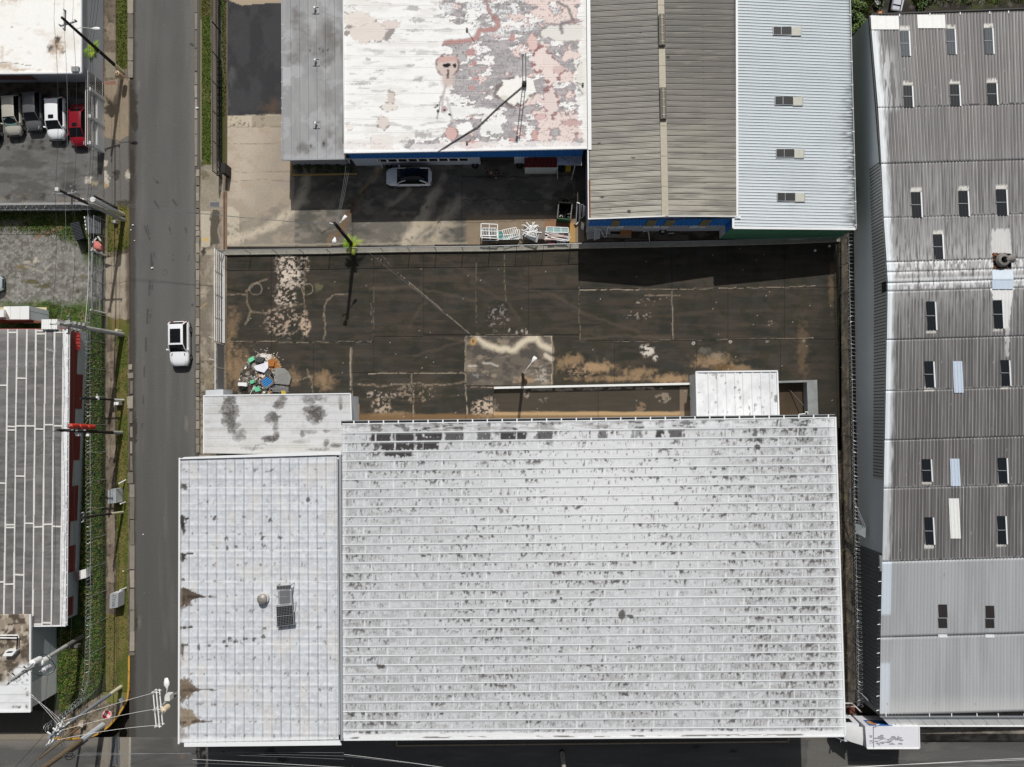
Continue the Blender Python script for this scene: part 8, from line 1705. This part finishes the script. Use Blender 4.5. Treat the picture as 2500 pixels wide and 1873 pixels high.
frame('window_frame', 'white grille frame with six slanting bars tilted across the middle stack', qz([(1226, 562), (1260, 555), (1266, 575), (1232, 585)], 1.1), 6, FR, 0, .06, GRF)
frame('window_frame', 'white grille frame with thin bars under the tilted one, middle stack', qz([(1246, 562), (1268, 561), (1269, 582), (1248, 583)], .95), 4, FR, 0, .06, GRF)
frame('window_frame', 'long pale glass frame on the ground below the middle stack', qz([(1218, 574), (1267, 572), (1267, 584), (1219, 585)], .5), 1, FR, 0, .07, GRF, GP)
frame('window_frame', 'grey barred frame standing narrow between middle stack and white pile', qz([(1269, 563), (1277, 563), (1276, 582), (1268, 582)], .8), 2, GALV, 0, .05, GRF)
frame('window_frame', 'long teal glass window lying half in shade at the east end of the pile', qz([(1334, 554), (1387, 556), (1388, 568), (1334, 567)], .7), 2, FR, 0, .07, GRF, GP)
rr = random.Random(21)
for k in range(26):
 x, y = rr.uniform(1281, 1312), rr.uniform(551, 572); a = rr.choice([rr.uniform(-.5, .5), rr.uniform(.3, 1.0), rr.uniform(-1, 0)]); l = rr.uniform(.5, 1.3); c = P(x, y, .85 + .015 * k); d = Vector((math.cos(a), math.sin(a), rr.uniform(-.12, .12)))
 MB().bar(c - d * l / 2, c + d * l / 2, rr.uniform(.04, .09), .05).single('frame_strip', FR, 'loose white frame strip thrown on the tangled white pile beside the louvre sheet', 'strip', 'loose strips on the tangled white pile')
MB().pprism([(1278, 560), (1330, 562), (1330, 588), (1280, 588)], .02, .8).single('rubble_base', mat('greyish_junk', (120, 112, 106), .9, var=.4), 'heap of grey flattened junk carrying the tangled white strips', 'junk heap')
lv = frame('louvre_sheet', 'white louvre sheet lying over the tangled pile above the blank sheet', qz([(1290, 568), (1312, 563), (1308, 579), (1284, 572)], 1.3), 6, FR, 0, .06)
MB().add([P(1284, 573, 1.15), P(1308, 580, 1.2), P(1317, 570, 1.25), P(1311, 593, .9), P(1280, 577, 1.1)], [(0, 4, 3, 2, 1)]).add([P(1284, 573, 1.1), P(1308, 580, 1.15), P(1317, 570, 1.2), P(1311, 593, .85), P(1280, 577, 1.05)], [(1, 2, 3, 4, 0)]).single('blank_sheet', PADW, 'pale blank sheet with folded corner hanging off the tangled white pile', 'sheet')
for k in range(20):
 f = k / 19; y = 565 + 22 * rr.random(); x0 = rr.uniform(1315, 1340); L_ = rr.uniform(1.0, 2.3); a = rr.uniform(-.22, .02); c = P(x0 + 28, y, .45 + .02 * k); d = Vector((math.cos(a), math.sin(a), 0))
 MB().bar(c - d * L_ / 2, c + d * L_ / 2, rr.uniform(.06, .12), .05).single('plank', [FR, mat('pinkish_plank', (206, 180, 170), .8, var=.2), mat('grey_plank', (160, 162, 164), .7, var=.2)][k % 3], 'long pale plank in the flat heap beside the teal glass window', 'plank', 'planks in the flat heap')
MB().pprism([(1335, 570), (1391, 572), (1390, 591), (1362, 592), (1340, 584)], .02, .4).single('sheet_stack', mat('grey_white_sheets', (176, 178, 180), .7, var=.3, scale=3), 'stack of grey white sheets under the planks at the east end', 'sheet stack')
frame('small_grate', 'small white barred grate at the south edge of the plank heap', qz([(1362, 584), (1380, 583), (1380, 594), (1361, 594)], .5), 4, FR, 1, .05)
MB().pprism([(1337, 588), (1353, 587), (1354, 597), (1338, 598)], .02, .5, .5).single('red_box', mat('dark_red_box', (110, 60, 56), .7), 'dull red box south of the plank heap near the footing', 'box')
MB().tube([P(1248, 599, .1), P(1262, 600, .2), P(1268, 595, .3)], .03, 5).single('bent_pipe', OFFW, 'thin bent white pipe lying on the ground below the middle stack of frames', 'pipe')
frame('leaning_window', 'tall white window frame leaning on the gable wall, outermost', [P(1409, 494, 1.9), P(1415, 497, 1.9), P(1414, 540, .3), P(1406, 548, .3)], 0, FR, 0, .09, 'frames leaning on the gable wall', GLASSD)
frame('leaning_window', 'white window frame leaning second from the gable wall', [P(1419, 500, 1.8), P(1424, 499, 1.8), P(1423, 530, .3), P(1417, 534, .3)], 0, FR, 0, .08, 'frames leaning on the gable wall', GLASSD)
frame('leaning_window', 'small white window frame leaning tight against the gable wall', [P(1426, 502, 1.7), P(1428, 504, 1.7), P(1428, 524, .3), P(1424, 528, .3)], 0, FR, 0, .07, 'frames leaning on the gable wall')
MB().add([P(1419, 541, 1.2), P(1426, 546, 1.2), P(1425, 562, .2), P(1418, 559, .2)], [(3, 2, 1, 0), (0, 1, 2, 3)]).single('white_board', PADW, 'small white board leaning at the corner of the gable wall', 'board')
# things in the gap south of the gable
GL = 'lattice panels leaning at the gable corner'
for k, (qd, l) in enumerate((([(1432, 558), (1452, 552), (1458, 580), (1434, 584)], 'white square lattice panel leaning in front at the gable wall corner'), ([(1452, 556), (1465, 558), (1464, 582), (1450, 586)], 'white narrower lattice panel behind the square one at the gable wall corner'))):
 frame('lattice_panel', l, [P(x, y, z) for (x, y), z in zip(qd, (1.6, 1.6, .3, .3))], 7, mat('lattice_white', (206, 208, 210), .6), 6, .05, GL)
frame('door_frame', 'white V-shaped leaning door frame between the lattice panels and brown box', qz([(1463, 555), (1476, 580), (1480, 578), (1484, 552)], [1.6, .2, .2, 1.6]), 0, FR, 0, .06)
for k in range(3): MB().bar(P(1467, 565 + k * 2.6, .3), P(1490, 565 + k * 2.6, .35), .05, .05).single('white_batten', FR, 'white slat lying on the ground beside the V-shaped door frame', 'slat', 'slats beside the door frame')
MB().pprism([(1516, 560), (1543, 560), (1541, 573.5), (1514, 573.5)], .02, .55, .55).single('cardboard_box', mat('cardboard', (176, 118, 72), .8, var=.08), 'flat topped brown cardboard box in the shaded gap below the blue wall', 'box')
MB().pprism([(1466, 571), (1541, 574), (1541, 582), (1466, 580)], .02, .12).single('grey_board', CONC, 'long grey board on the ground in front of the brown box', 'board')
t = thing('tyre', 'black tyre with white hub standing against the wall below the blue cladding', 'tyre', P(1618, 566, 0)); cc = P(1618, 566, .35)
tb = MB(); N = 20
for k in range(N):
 a = 6.28319 * k / N
 for j in range(8): b = 6.28319 * j / 8; rr_ = .27 + .1 * math.cos(b); tb.v.append(cc + Vector((rr_ * math.cos(a), rr_ * math.sin(a) * .75 , rr_ * math.sin(a) * .6 + .1 * math.sin(b))))
for k in range(N):
 for j in range(8): tb.f.append((k * 8 + j, ((k + 1) % N) * 8 + j, ((k + 1) % N) * 8 + (j + 1) % 8, k * 8 + (j + 1) % 8))
tb.build('tread', RUBBER, t, True); MB().box(cc + Vector((0, 0, .05)), (.3, .16, .06)).build('hub', OFFW, t)
MB().tube([P(1570, 566, .9), P(1582, 563, 1.3), P(1584, 570, .6), P(1586, 590, .1)], .035, 6).single('shower_pipe', FR, 'thin white hooked pipe in the shaded gap beside the tyre', 'pipe')
MB().bar(P(1632, 570, .1), P(1646, 569, .12), .05, .05).single('white_batten', FR, 'short white batten on the ground east of the tyre', 'batten')
MB().bar(P(1925, 585.5, .3), P(1985, 581.5, .3), .1, .1).single('downpipe', OFFW, 'white pipe lying along the foot of the green wall', 'pipe')
for x, y, l in ((1990, 612, 'white paper scrap in the shaded northeast corner of the lot, nearer the fence'), (2025, 601, 'white scrap in the shaded northeast corner of the lot, against the fence line'), (2024, 601, None)):
 if l: MB().box(P(x, y, .05), (.22, .2, .06), .6).single('paper_scrap', LAMPW, l, 'litter')
for x, l in ((950, 'black tyre by the factory wall beside the window row, in front of the white car'), (1160, 'black tyre lying at the west jamb of the dark factory doorway'), (1268, 'black tyre lying against the wall west of the red roofed container')):
 t = thing('tyre', l, 'tyre', P(x, 404, .02), 'tyres along the factory wall'); cc = P(x, 404, .14); tb = MB(); N = 18
 for k in range(N):
  a = 6.28319 * k / N
  for j in range(8): b = 6.28319 * j / 8; r_ = .26 + .1 * math.cos(b); tb.v.append(cc + Vector((r_ * math.cos(a), r_ * math.sin(a), .11 * math.sin(b))))
 for k in range(N):
  for j in range(8): tb.f.append((k * 8 + j, ((k + 1) % N) * 8 + j, ((k + 1) % N) * 8 + (j + 1) % 8, k * 8 + (j + 1) % 8))
 tb.build('tread', RUBBER, t, True)
# ================================================================== PEOPLE in the shaded yard
def skin(name, verts, edges, m, parent, root=0, sub=1):
 me = bpy.data.meshes.new(name); me.from_pydata([v[0] for v in verts], edges, []); o = link(name, me, m, parent)
 sm = o.modifiers.new('skin', 'SKIN'); sm.use_smooth_shade = True
 lay = me.skin_vertices[0] if me.skin_vertices else None
 if lay is None:
  bpy.context.view_layer.objects.active = o; me.update(); 
 for i, v in enumerate(verts): me.skin_vertices[0].data[i].radius = (v[1], v[1] * (v[2] if len(v) > 2 else 1)); me.skin_vertices[0].data[i].use_root = (i == root)
 ss = o.modifiers.new('sub', 'SUBSURF'); ss.levels = sub; ss.render_levels = sub
 return o
SKIN_ = mat('skin_tone', (150, 104, 80), .6, var=.06)
def person(label, loc, rot, shirt, trousers, hair, reach, cap=None, shoes=None):
 t = thing('person', label, 'person', loc, None, rot)
 V = [((0, 0, .98), .12, .8), ((0, 0, 1.2), .12, .75), ((0, 0, 1.42), .13, .6), ((0.01, 0, 1.53), .055), ((.03, 0, 1.60), .07), ((.03, 0, 1.70), .085)]
 E = [(0, 1), (1, 2), (2, 3), (3, 4), (4, 5)]
 hands = []
 for s in (-1, 1):
  b = len(V); r_ = reach if s > 0 else .12
  V += [((0, s * .19, 1.42), .055), ((.02 + r_ * .3, s * .25, 1.17), .04), ((.05 + r_, s * .24, .98 + r_ * .35), .03), ((.09 + r_ * 1.15, s * .235, .93 + r_ * .38), .03, .6)]
  E += [(2, b), (b, b + 1), (b + 1, b + 2), (b + 2, b + 3)]
  h = Vector(V[b + 3][0])
  for f in range(5):
   k = len(V); y = (f - 1.5) * .02 if f < 4 else -.04 * s
   V += [(tuple(h + Vector((.03, y, -.03))), .010), (tuple(h + Vector((.055, y, -.065))), .009), (tuple(h + Vector((.05, y, -.10 + .01 * abs(f - 1.5)))), .008)]; E += [(b + 3, k), (k, k + 1), (k + 1, k + 2)]
  b = len(V); V += [((0, s * .10, .90), .085), ((.02, s * .11, .50), .058), ((-.01, s * .12, .10), .042), ((.10, s * .13, .05), .04, .7), ((.17, s * .135, .04), .032, .7)]; E += [(0, b), (b, b + 1), (b + 1, b + 2), (b + 2, b + 3), (b + 3, b + 4)]
 skin('body', V, E, SKIN_, t)
 S = [((0, 0, .97), .145, .8), ((0, 0, 1.2), .14, .78), ((0, 0, 1.44), .145, .62)]; SE = [(0, 1), (1, 2)]
 for s in (-1, 1):
  r_ = reach if s > 0 else .12; b = len(S); S += [((0, s * .2, 1.42), .07), ((.015 + r_ * .22, s * .245, 1.22), .056)]; SE += [(2, b), (b, b + 1)]
 skin('shirt', S, SE, shirt, t)
 T = [((0, 0, .98), .15, .8)]; TE = []
 for s in (-1, 1): b = len(T); T += [((0, s * .10, .88), .10), ((.02, s * .11, .5), .075), ((-.01, s * .12, .14), .065)]; TE += [(0, b), (b, b + 1), (b + 1, b + 2)]
 skin('trousers', T, TE, trousers, t)
 skin('hair', [((.0, 0, 1.70), .096), ((.01, 0, 1.755), .085)], [(0, 1)], hair, t)
 mb = MB(); 
 for s in (-1, 1): mb.box((.108, s * .032, 1.685), (.012, .02, .012))
 mb.build('eye', BLK, t); MB().box((.118, 0, 1.655), (.03, .025, .04)).build('nose', SKIN_, t); MB().box((.106, 0, 1.615), (.012, .045, .01)).build('mouth', mat('lip', (120, 66, 58), .6), t)
 for s in (-1, 1): MB().box((.03, s * .09, 1.665), (.03, .02, .05)).build('ear', SKIN_, t)
 if cap: MB().add([(.1 + .09 * math.cos(a), .08 * math.sin(a), 1.75) for a in [i * .52 - 1.57 for i in range(7)]], [tuple(range(7))]).build('cap_peak', cap, t)
 if shoes:
  for s in (-1, 1): skin('shoe', [((-.03, s * .12, .05), .055), ((.1, s * .13, .045), .05), ((.2, s * .137, .04), .035)], [(0, 1), (1, 2)], shoes, t)
 return t
person('person in dark blue clothes standing with arms low in the shaded yard near the doorway', P(1189, 427, .02), .1, mat('navy_cloth', (44, 46, 62), .9), mat('charcoal_cloth', (38, 38, 40), .9), mat('dark_hair', (20, 17, 15), .7), .15, None, BLK)
person('person in black shirt and dark cap reaching out one hand, white shoes', P(1214, 432, .02), 2.9, mat('black_cloth', (22, 22, 24), .9), mat('black_grey_cloth', (30, 30, 32), .9), mat('cap_black', (14, 14, 15), .8), .42, mat('cap_black', (14, 14, 15), .8), mat('white_shoe', (226, 226, 222), .6))
MB().box(P(1199, 422, .95), (.16, .13, .12), .4).single('paper_bag', mat('cream_paper', (214, 206, 170), .8), 'small cream paper bag held between the two people in the shaded yard', 'bag')
# ================================================================== RUBBISH HEAP
t = thing('rubbish_heap', 'mound of mixed rubbish spilling against the north edge of the stained annex', 'rubbish heap', P(645, 920, 0))
rr = random.Random(5)
def heapz(x, y): return max(0.0, 1.15 * (1 - ((x - 640) / 66) ** 2 - ((y - 935) / 72) ** 2)) ** .7 if True else 0
HP = [(580, 975), (584, 930), (588, 905), (600, 885), (615, 872), (640, 862), (665, 866), (680, 878), (690, 900), (705, 910), (714, 930), (706, 960), (700, 978)]
xs = np.arange(576, 720, 3.0); ys_ = np.arange(858, 985, 3.0)
GX, GY = np.meshgrid(xs, ys_); GZ = np.array([[heapz(x, y) for x in xs] for y in ys_]) * (.75 + .5 * vn(GX / 5, GY / 5, 3)) - .03
Wm = PA(GX, GY, 0); Wm[..., 2] = GZ
def ph(p): 
 p.base((84, 76, 68)); p.mot((168, 162, 152), 7, None, .45, .6, .8, 3); p.mot((30, 28, 26), 6, None, .5, .62, .8, 6); p.blob(648, 872, 24, 12, (206, 200, 192), .9, .5, .7); p.blob(672, 890, 16, 18, (150, 96, 40), .9, .4, .7); p.blob(685, 880, 16, 16, (160, 136, 106), .7, .5, .8)
me = gridmesh('mound', Wm[::-1] if False else Wm, ph, 0, False, None, None, HP, OFF[t.name]); link('mound', me, PGROUND, t)
PAL = [(226, 226, 222), (206, 204, 200), (190, 186, 190), (36, 36, 38), (24, 24, 26), (96, 176, 140), (140, 196, 170), (46, 104, 70), (150, 146, 138), (170, 120, 60), (216, 206, 190), (200, 196, 206), (70, 66, 62), (188, 180, 176)]
PM = [mat('rubbish_%d' % i, c, .7, var=.25, scale=5) for i, c in enumerate(PAL)]
for mi in range(len(PM)):
 mb = MB(); n = (34, 30, 30, 24, 18, 15, 12, 12, 16, 8, 14, 14, 12, 14)[mi]
 for k in range(n):
  while True:
   x, y = rr.gauss(635, 30), rr.gauss(928, 26)
   if mi in (5, 6, 7): x, y = rr.gauss(625, 30), rr.gauss(945, 18)
   if inpoly(np.array([x]), np.array([y]), HP)[0] and not (x > 676 and y > 905): break
  z = heapz(x, y) * rr.uniform(.8, 1.0) + .06; s = rr.uniform(.06, .2)
  tilt = Matrix.Rotation(rr.uniform(-.7, .7), 3, 'X') @ Matrix.Rotation(rr.uniform(-.7, .7), 3, 'Y'); ty = rr.random()
  if ty < .45: mb.box(P(x, y, z), (s * rr.uniform(1, 2.4), s * rr.uniform(.5, 1.4), s * rr.uniform(.06, .5)), rr.uniform(0, 3.1), tilt)
  elif ty < .7: a = rr.uniform(0, 3.1); d = Vector((math.cos(a), math.sin(a), rr.uniform(-.3, .3))) * s * rr.uniform(1.5, 4); c = P(x, y, z); mb.tube([c - d * .5, c + d * .5], s * .16, 5)
  else:
   c = P(x, y, z); r_ = s * .9; vs = [c + Vector((r_ * math.cos(a) * rr.uniform(.6, 1.3), r_ * math.sin(a) * rr.uniform(.6, 1.3), rr.uniform(-.04, .06))) for a in [i * 1.0472 for i in range(6)]]; b = len(mb.v); mb.v += vs + [c + Vector((0, 0, r_ * .5))]; mb.f += [(b + i, b + (i + 1) % 6, b + 6) for i in range(6)]
 mb.build('mixed_rubbish', PM[mi], t)['kind'] = 'stuff'
mb = MB()
for k in range(170):
 a = rr.uniform(0, 6.28); q_ = abs(rr.gauss(0, 1)); mb.box(P(650 + 17 * q_ * math.cos(a), 872 + 8 * q_ * math.sin(a), .05 + .25 * math.exp(-q_ * q_)), (.08, .06, .05), rr.uniform(0, 3))
mb.build('plaster_crumbs', mat('plaster_white', (214, 206, 198), .9, var=.15), t)['kind'] = 'stuff'
def onheap(px, h, m, name, label, cat, dz=.1):
 pts = [P(x, y, 0) for x, y in px]; z0 = [heapz(x, y) * .9 + dz for x, y in px]; n = len(px)
 A = sum(pts[i].x * pts[(i + 1) % n].y - pts[(i + 1) % n].x * pts[i].y for i in range(n))
 if A < 0: pts.reverse(); z0.reverse()
 mb = MB().add([Vector((p.x, p.y, z)) for p, z in zip(pts, z0)] + [Vector((p.x, p.y, z + h)) for p, z in zip(pts, z0)], [tuple(reversed(range(n))), tuple(range(n, 2 * n))] + [(i, (i + 1) % n, n + (i + 1) % n, n + i) for i in range(n)])
 return mb.single(name, m, label, cat)
lp = thing('blue_louvre', 'brown framed panel with bright blue slats lying tilted on the rubbish heap', 'panel', P(652, 932, 1.1))
cq = [P(x, y, 1.25) for x, y in [(635, 931), (656, 914), (669, 934), (648, 950)]]
for a, b in ((0, 1), (1, 2), (2, 3), (3, 0)): MB().bar(cq[a], cq[b], .16, .1).build('frame', mat('brown_frame', (110, 98, 88), .7), lp)
for k in range(5): f = (k + .7) / 5.4; MB().bar(cq[0].lerp(cq[3], f) + Vector((0, 0, .01)), cq[1].lerp(cq[2], f) + Vector((0, 0, .01)), .11, .04).build('slat', mat('blue_slat', (66, 140, 206), .45), lp)
MB().quad(cq[3] - Vector((0, 0, .06)), cq[2] - Vector((0, 0, .06)), cq[1] - Vector((0, 0, .06)), cq[0] - Vector((0, 0, .06))).build('backing', BLK, lp)
onheap([(593, 935), (617, 936), (616, 945), (592, 943)], .35, WHITE, 'white_box', 'plain white oblong box on the west side of the rubbish heap', 'box', .25)
onheap([(630, 881), (636, 873), (651, 874), (654, 877), (648, 889), (637, 885)], .3, mat('black_bag', (34, 34, 36), .4, var=.3, scale=6, bump=.4), 'rubbish_bag', 'black rubbish bag near the top of the heap', 'bag', .2)
onheap([(672, 903), (684, 899), (697, 900), (706, 908), (713, 922), (708, 940), (676, 938), (680, 920)], .12, mat('grey_tarp', (128, 128, 124), .7, var=.25, scale=4, bump=.3), 'tarpaulin', 'grey fibrous tarpaulin sheet spread over the east side of the rubbish heap', 'tarpaulin', .15)
for k in range(5): onheap([(674, 941 + k * 3.4), (700 + k * 2, 944 + k * 3.0), (699 + k * 2, 946.5 + k * 3.0), (674, 943.5 + k * 3.4)], .06 + .02 * k, mat('grey_folded_sheet', (120, 120, 122), .6, var=.2), 'folded_sheet', 'grey folded plastic sheet strip stacked below the tarpaulin', 'sheet', .2)['group'] = 'folded sheets below the tarpaulin'
onheap([(693, 955), (701, 955), (702, 965), (694, 965)], .4, mat('yellow_bucket', (206, 178, 60), .6), 'yellow_tub', 'yellow tub at the southeast foot of the rubbish heap', 'tub', .05)
onheap([(660, 880), (668, 878), (676, 884), (675, 896), (664, 897)], .08, mat('rust_board', (150, 92, 36), .8, var=.35, scale=5), 'rusty_board', 'rusty orange board beside the black bag on the heap', 'board', .2)
for px, l in (([(612, 878), (624, 871), (630, 880), (618, 888)], 'torn mint green plastic sheet at the northwest side of the heap'), ([(632, 948), (644, 945), (648, 955), (636, 958)], 'bright green plastic bag below the blue slatted panel'), ([(622, 931), (634, 929), (632, 937), (624, 939)], 'green plastic sheet left of the blue slatted panel')):
 onheap(px, .15, mat('mint_plastic', (104, 190, 146), .5, var=.3, scale=5), 'plastic_sheet', l, 'plastic sheet', .25)
onheap([(655, 888), (662, 884), (664, 900), (656, 912), (636, 906), (630, 896)], .16, mat('white_grey_sack', (206, 206, 212), .6, var=.12, scale=4, bump=.4), 'sack', 'large pale grey sack in the middle of the rubbish heap', 'sack', .22)
onheap([(659, 910), (668, 905), (674, 915), (668, 924), (659, 920)], .3, mat('black_bag', (34, 34, 36), .4, var=.3, scale=6, bump=.4), 'rubbish_bag', 'black rubbish bag between the blue panel and the tarpaulin', 'bag', .15)
# ================================================================== GREENERY
def bush(label, c, R, n, cols, seed, name='bush', h=1.0, group=None, leaf=.16):
 rr = random.Random(seed); t = thing(name, label, 'bush', c, group)
 for k in range(5): a = rr.uniform(0, 6.28); MB().tube([c, c + Vector((.3 * R * math.cos(a), .3 * R * math.sin(a), h * .5)), c + Vector((.7 * R * math.cos(a), .7 * R * math.sin(a), h * .8))], [.04, .025, .01], 5).build('stem', WOODB, t)
 for ci, m in enumerate(cols):
  mb = MB()
  for k in range(n // len(cols)):
   a = rr.uniform(0, 6.28); q_ = rr.random() ** .55; z = h * (1 - q_ * q_ * .7) * rr.uniform(.45, 1.05); lob = .75 + .35 * math.sin(a * 3 + seed)
   p = c + Vector((R * q_ * lob * math.cos(a), R * q_ * lob * math.sin(a), z)); d = Vector((rr.uniform(-1, 1), rr.uniform(-1, 1), rr.uniform(-.3, .6))).normalized(); s_ = d.cross(Vector((0, 0, 1)));
   if s_.length < .1: continue
   s_ = s_.normalized() * leaf * .4; mb.add([p - d * leaf * .6, p + s_, p + d * leaf * .7, p - s_], [(0, 1, 2, 3)])
  mb.build('foliage', m, t)
LG = [mat('leaf_dark', (46, 62, 26), .6, var=.35), mat('leaf_mid', (70, 92, 34), .6, var=.35), mat('leaf_bright', (96, 124, 44), .6, var=.3)]
for x, y, R, l, s in ((2088, 22, 1.0, 'dark bush at the top edge beside the ribbed roof gutter', 1), (2098, 62, 1.2, 'dark green bush between the ribbed roof and the first white sheet', 2), (2116, 84, .95, 'bright green leafy bush against the northwest corner of the corrugated warehouse', 3), (2100, 112, .9, 'lowest bush in the gap between ribbed roof and pale alley wall', 4), (2140, -8, 1.3, 'bushy weeds at the top edge left of the grey skiff', 6), (2250, 2, 1.2, 'weed bush at the top edge right of the grey skiff', 7), (2075, 470, .45, 'small bush in the dark gap beside the ribbed roof gutter', 9), (2090, 515, .55, 'small bush near the south end of the dark gap by the alley wall', 10)):
 bush(l, P(x, y, 0), R, 620, LG if s != 3 else [LG[1], LG[2], FERNC[1]], s, group='bushes by the corrugated warehouse')
for k in range(6): bush('low dark shrub in the bed under the grey flat roof', P(730 + k * 24, 410, .02), .55, 160, [mat('leaf_shade', (52, 60, 30), .7, var=.4), LG[1]], 30 + k, 'shrub', .5, 'shrubs in the bed', .12)
bush('small green weed clump at the west wall of the white shed', P(1688, 976, 0), .35, 90, [LG[1], LG[2]], 50, 'weed', .35, None, .12)
# hedge strip along the maroon wall + grass everywhere
def scatter(polys, name, cols, seed):
 rg = np.random.default_rng(seed)
 for ci, m in enumerate(cols):
  VS = []; 
  for px, dens, h, z, fill in polys:
   ax = [p[0] for p in px]; ay = [p[1] for p in px]; area = (max(ax) - min(ax)) * (max(ay) - min(ay)) * .0412 ** 2; n = int(area * dens / len(cols))
   x = rg.uniform(min(ax), max(ax), n); y = rg.uniform(min(ay), max(ay), n)
   k = inpoly(x, y, px) & (fbm(x, y, 10, None, 3, ci + 3) > fill); x, y = x[k], y[k]; n = len(x)
   b = PA(x, y, z); b[:, 2] = z; a = rg.uniform(0, 6.28, n); hh = h * rg.uniform(.5, 1.2, n); ln = rg.uniform(.2, .9, n) * hh; la = rg.uniform(0, 6.28, n); wd = rg.uniform(.02, .05, n) * (1 + h)
   sx = np.stack([np.cos(a) * wd, np.sin(a) * wd, 0 * a], 1); tip = b + np.stack([np.cos(la) * ln, np.sin(la) * ln, hh], 1)
   VS.append(np.stack([b - sx, b + sx, tip], 1))
  v = np.concatenate(VS).reshape(-1, 3); f = np.arange(len(v)).reshape(-1, 3)
  o = link(name, npmesh(name, v, f), m); tagit(o, ['dark green grass blades on verges, lawn and yard edges', 'light green grass blades on verges, lawn and yard edges', 'straw coloured dry grass blades on verges and yard edges'][ci], 'grass', None, 'stuff')
GP_ = [([(284, -40), (310, -40), (310, 168), (284, 168)], 170, .12, .1, .3), ([(493, -40), (514, -40), (516, 400), (494, 400)], 170, .12, .1, .3), ([(541, -40), (553, -40), (552, 275), (541, 290)], 150, .16, .1, .42), ([(-60, 517), (255, 521), (255, 620), (225, 640), (190, 600), (110, 575), (-60, 560)], 120, .2, .06, .42), ([(-60, 735), (120, 740), (255, 765), (255, 800), (120, 800), (118, 745)], 110, .18, .06, .4),
       ([(264, 495), (312, 500), (310, 615), (262, 630)], 110, .14, .1, .42), ([(284, 820), (312, 820), (313, 1600), (286, 1690)], 120, .11, .1, .4), ([(210, 800), (257, 800), (258, 1600), (212, 1530)], 210, .24, .05, .3), ([(142, 1535), (258, 1535), (255, 1640), (235, 1690), (150, 1745), (142, 1690)], 210, .2, .05, .3), ([(206, 900), (219, 900), (214, 1500), (203, 1500)], 300, .4, .05, .3), ([(258, 1500), (282, 1500), (282, 1690), (258, 1690)], 120, .13, .1, .4), ([(2078, -60), (2126, -60), (2126, 70), (2090, 130), (2078, 130)], 160, .35, 0, .3), ([(2215, -60), (2500, -60), (2500, 8), (2230, 14)], 90, .3, .03, .45), ([(2046, 600), (2062, 600), (2075, 1690), (2060, 1690)], 18, .15, -.02, .5)]
scatter(GP_, 'grass', [mat('grass_dark', (66, 98, 30), .7, var=.35, scale=1.2), mat('grass_light', (104, 138, 44), .7, var=.35, scale=1.2), mat('grass_straw', (142, 126, 78), .8, var=.3, scale=1.5)], 6)
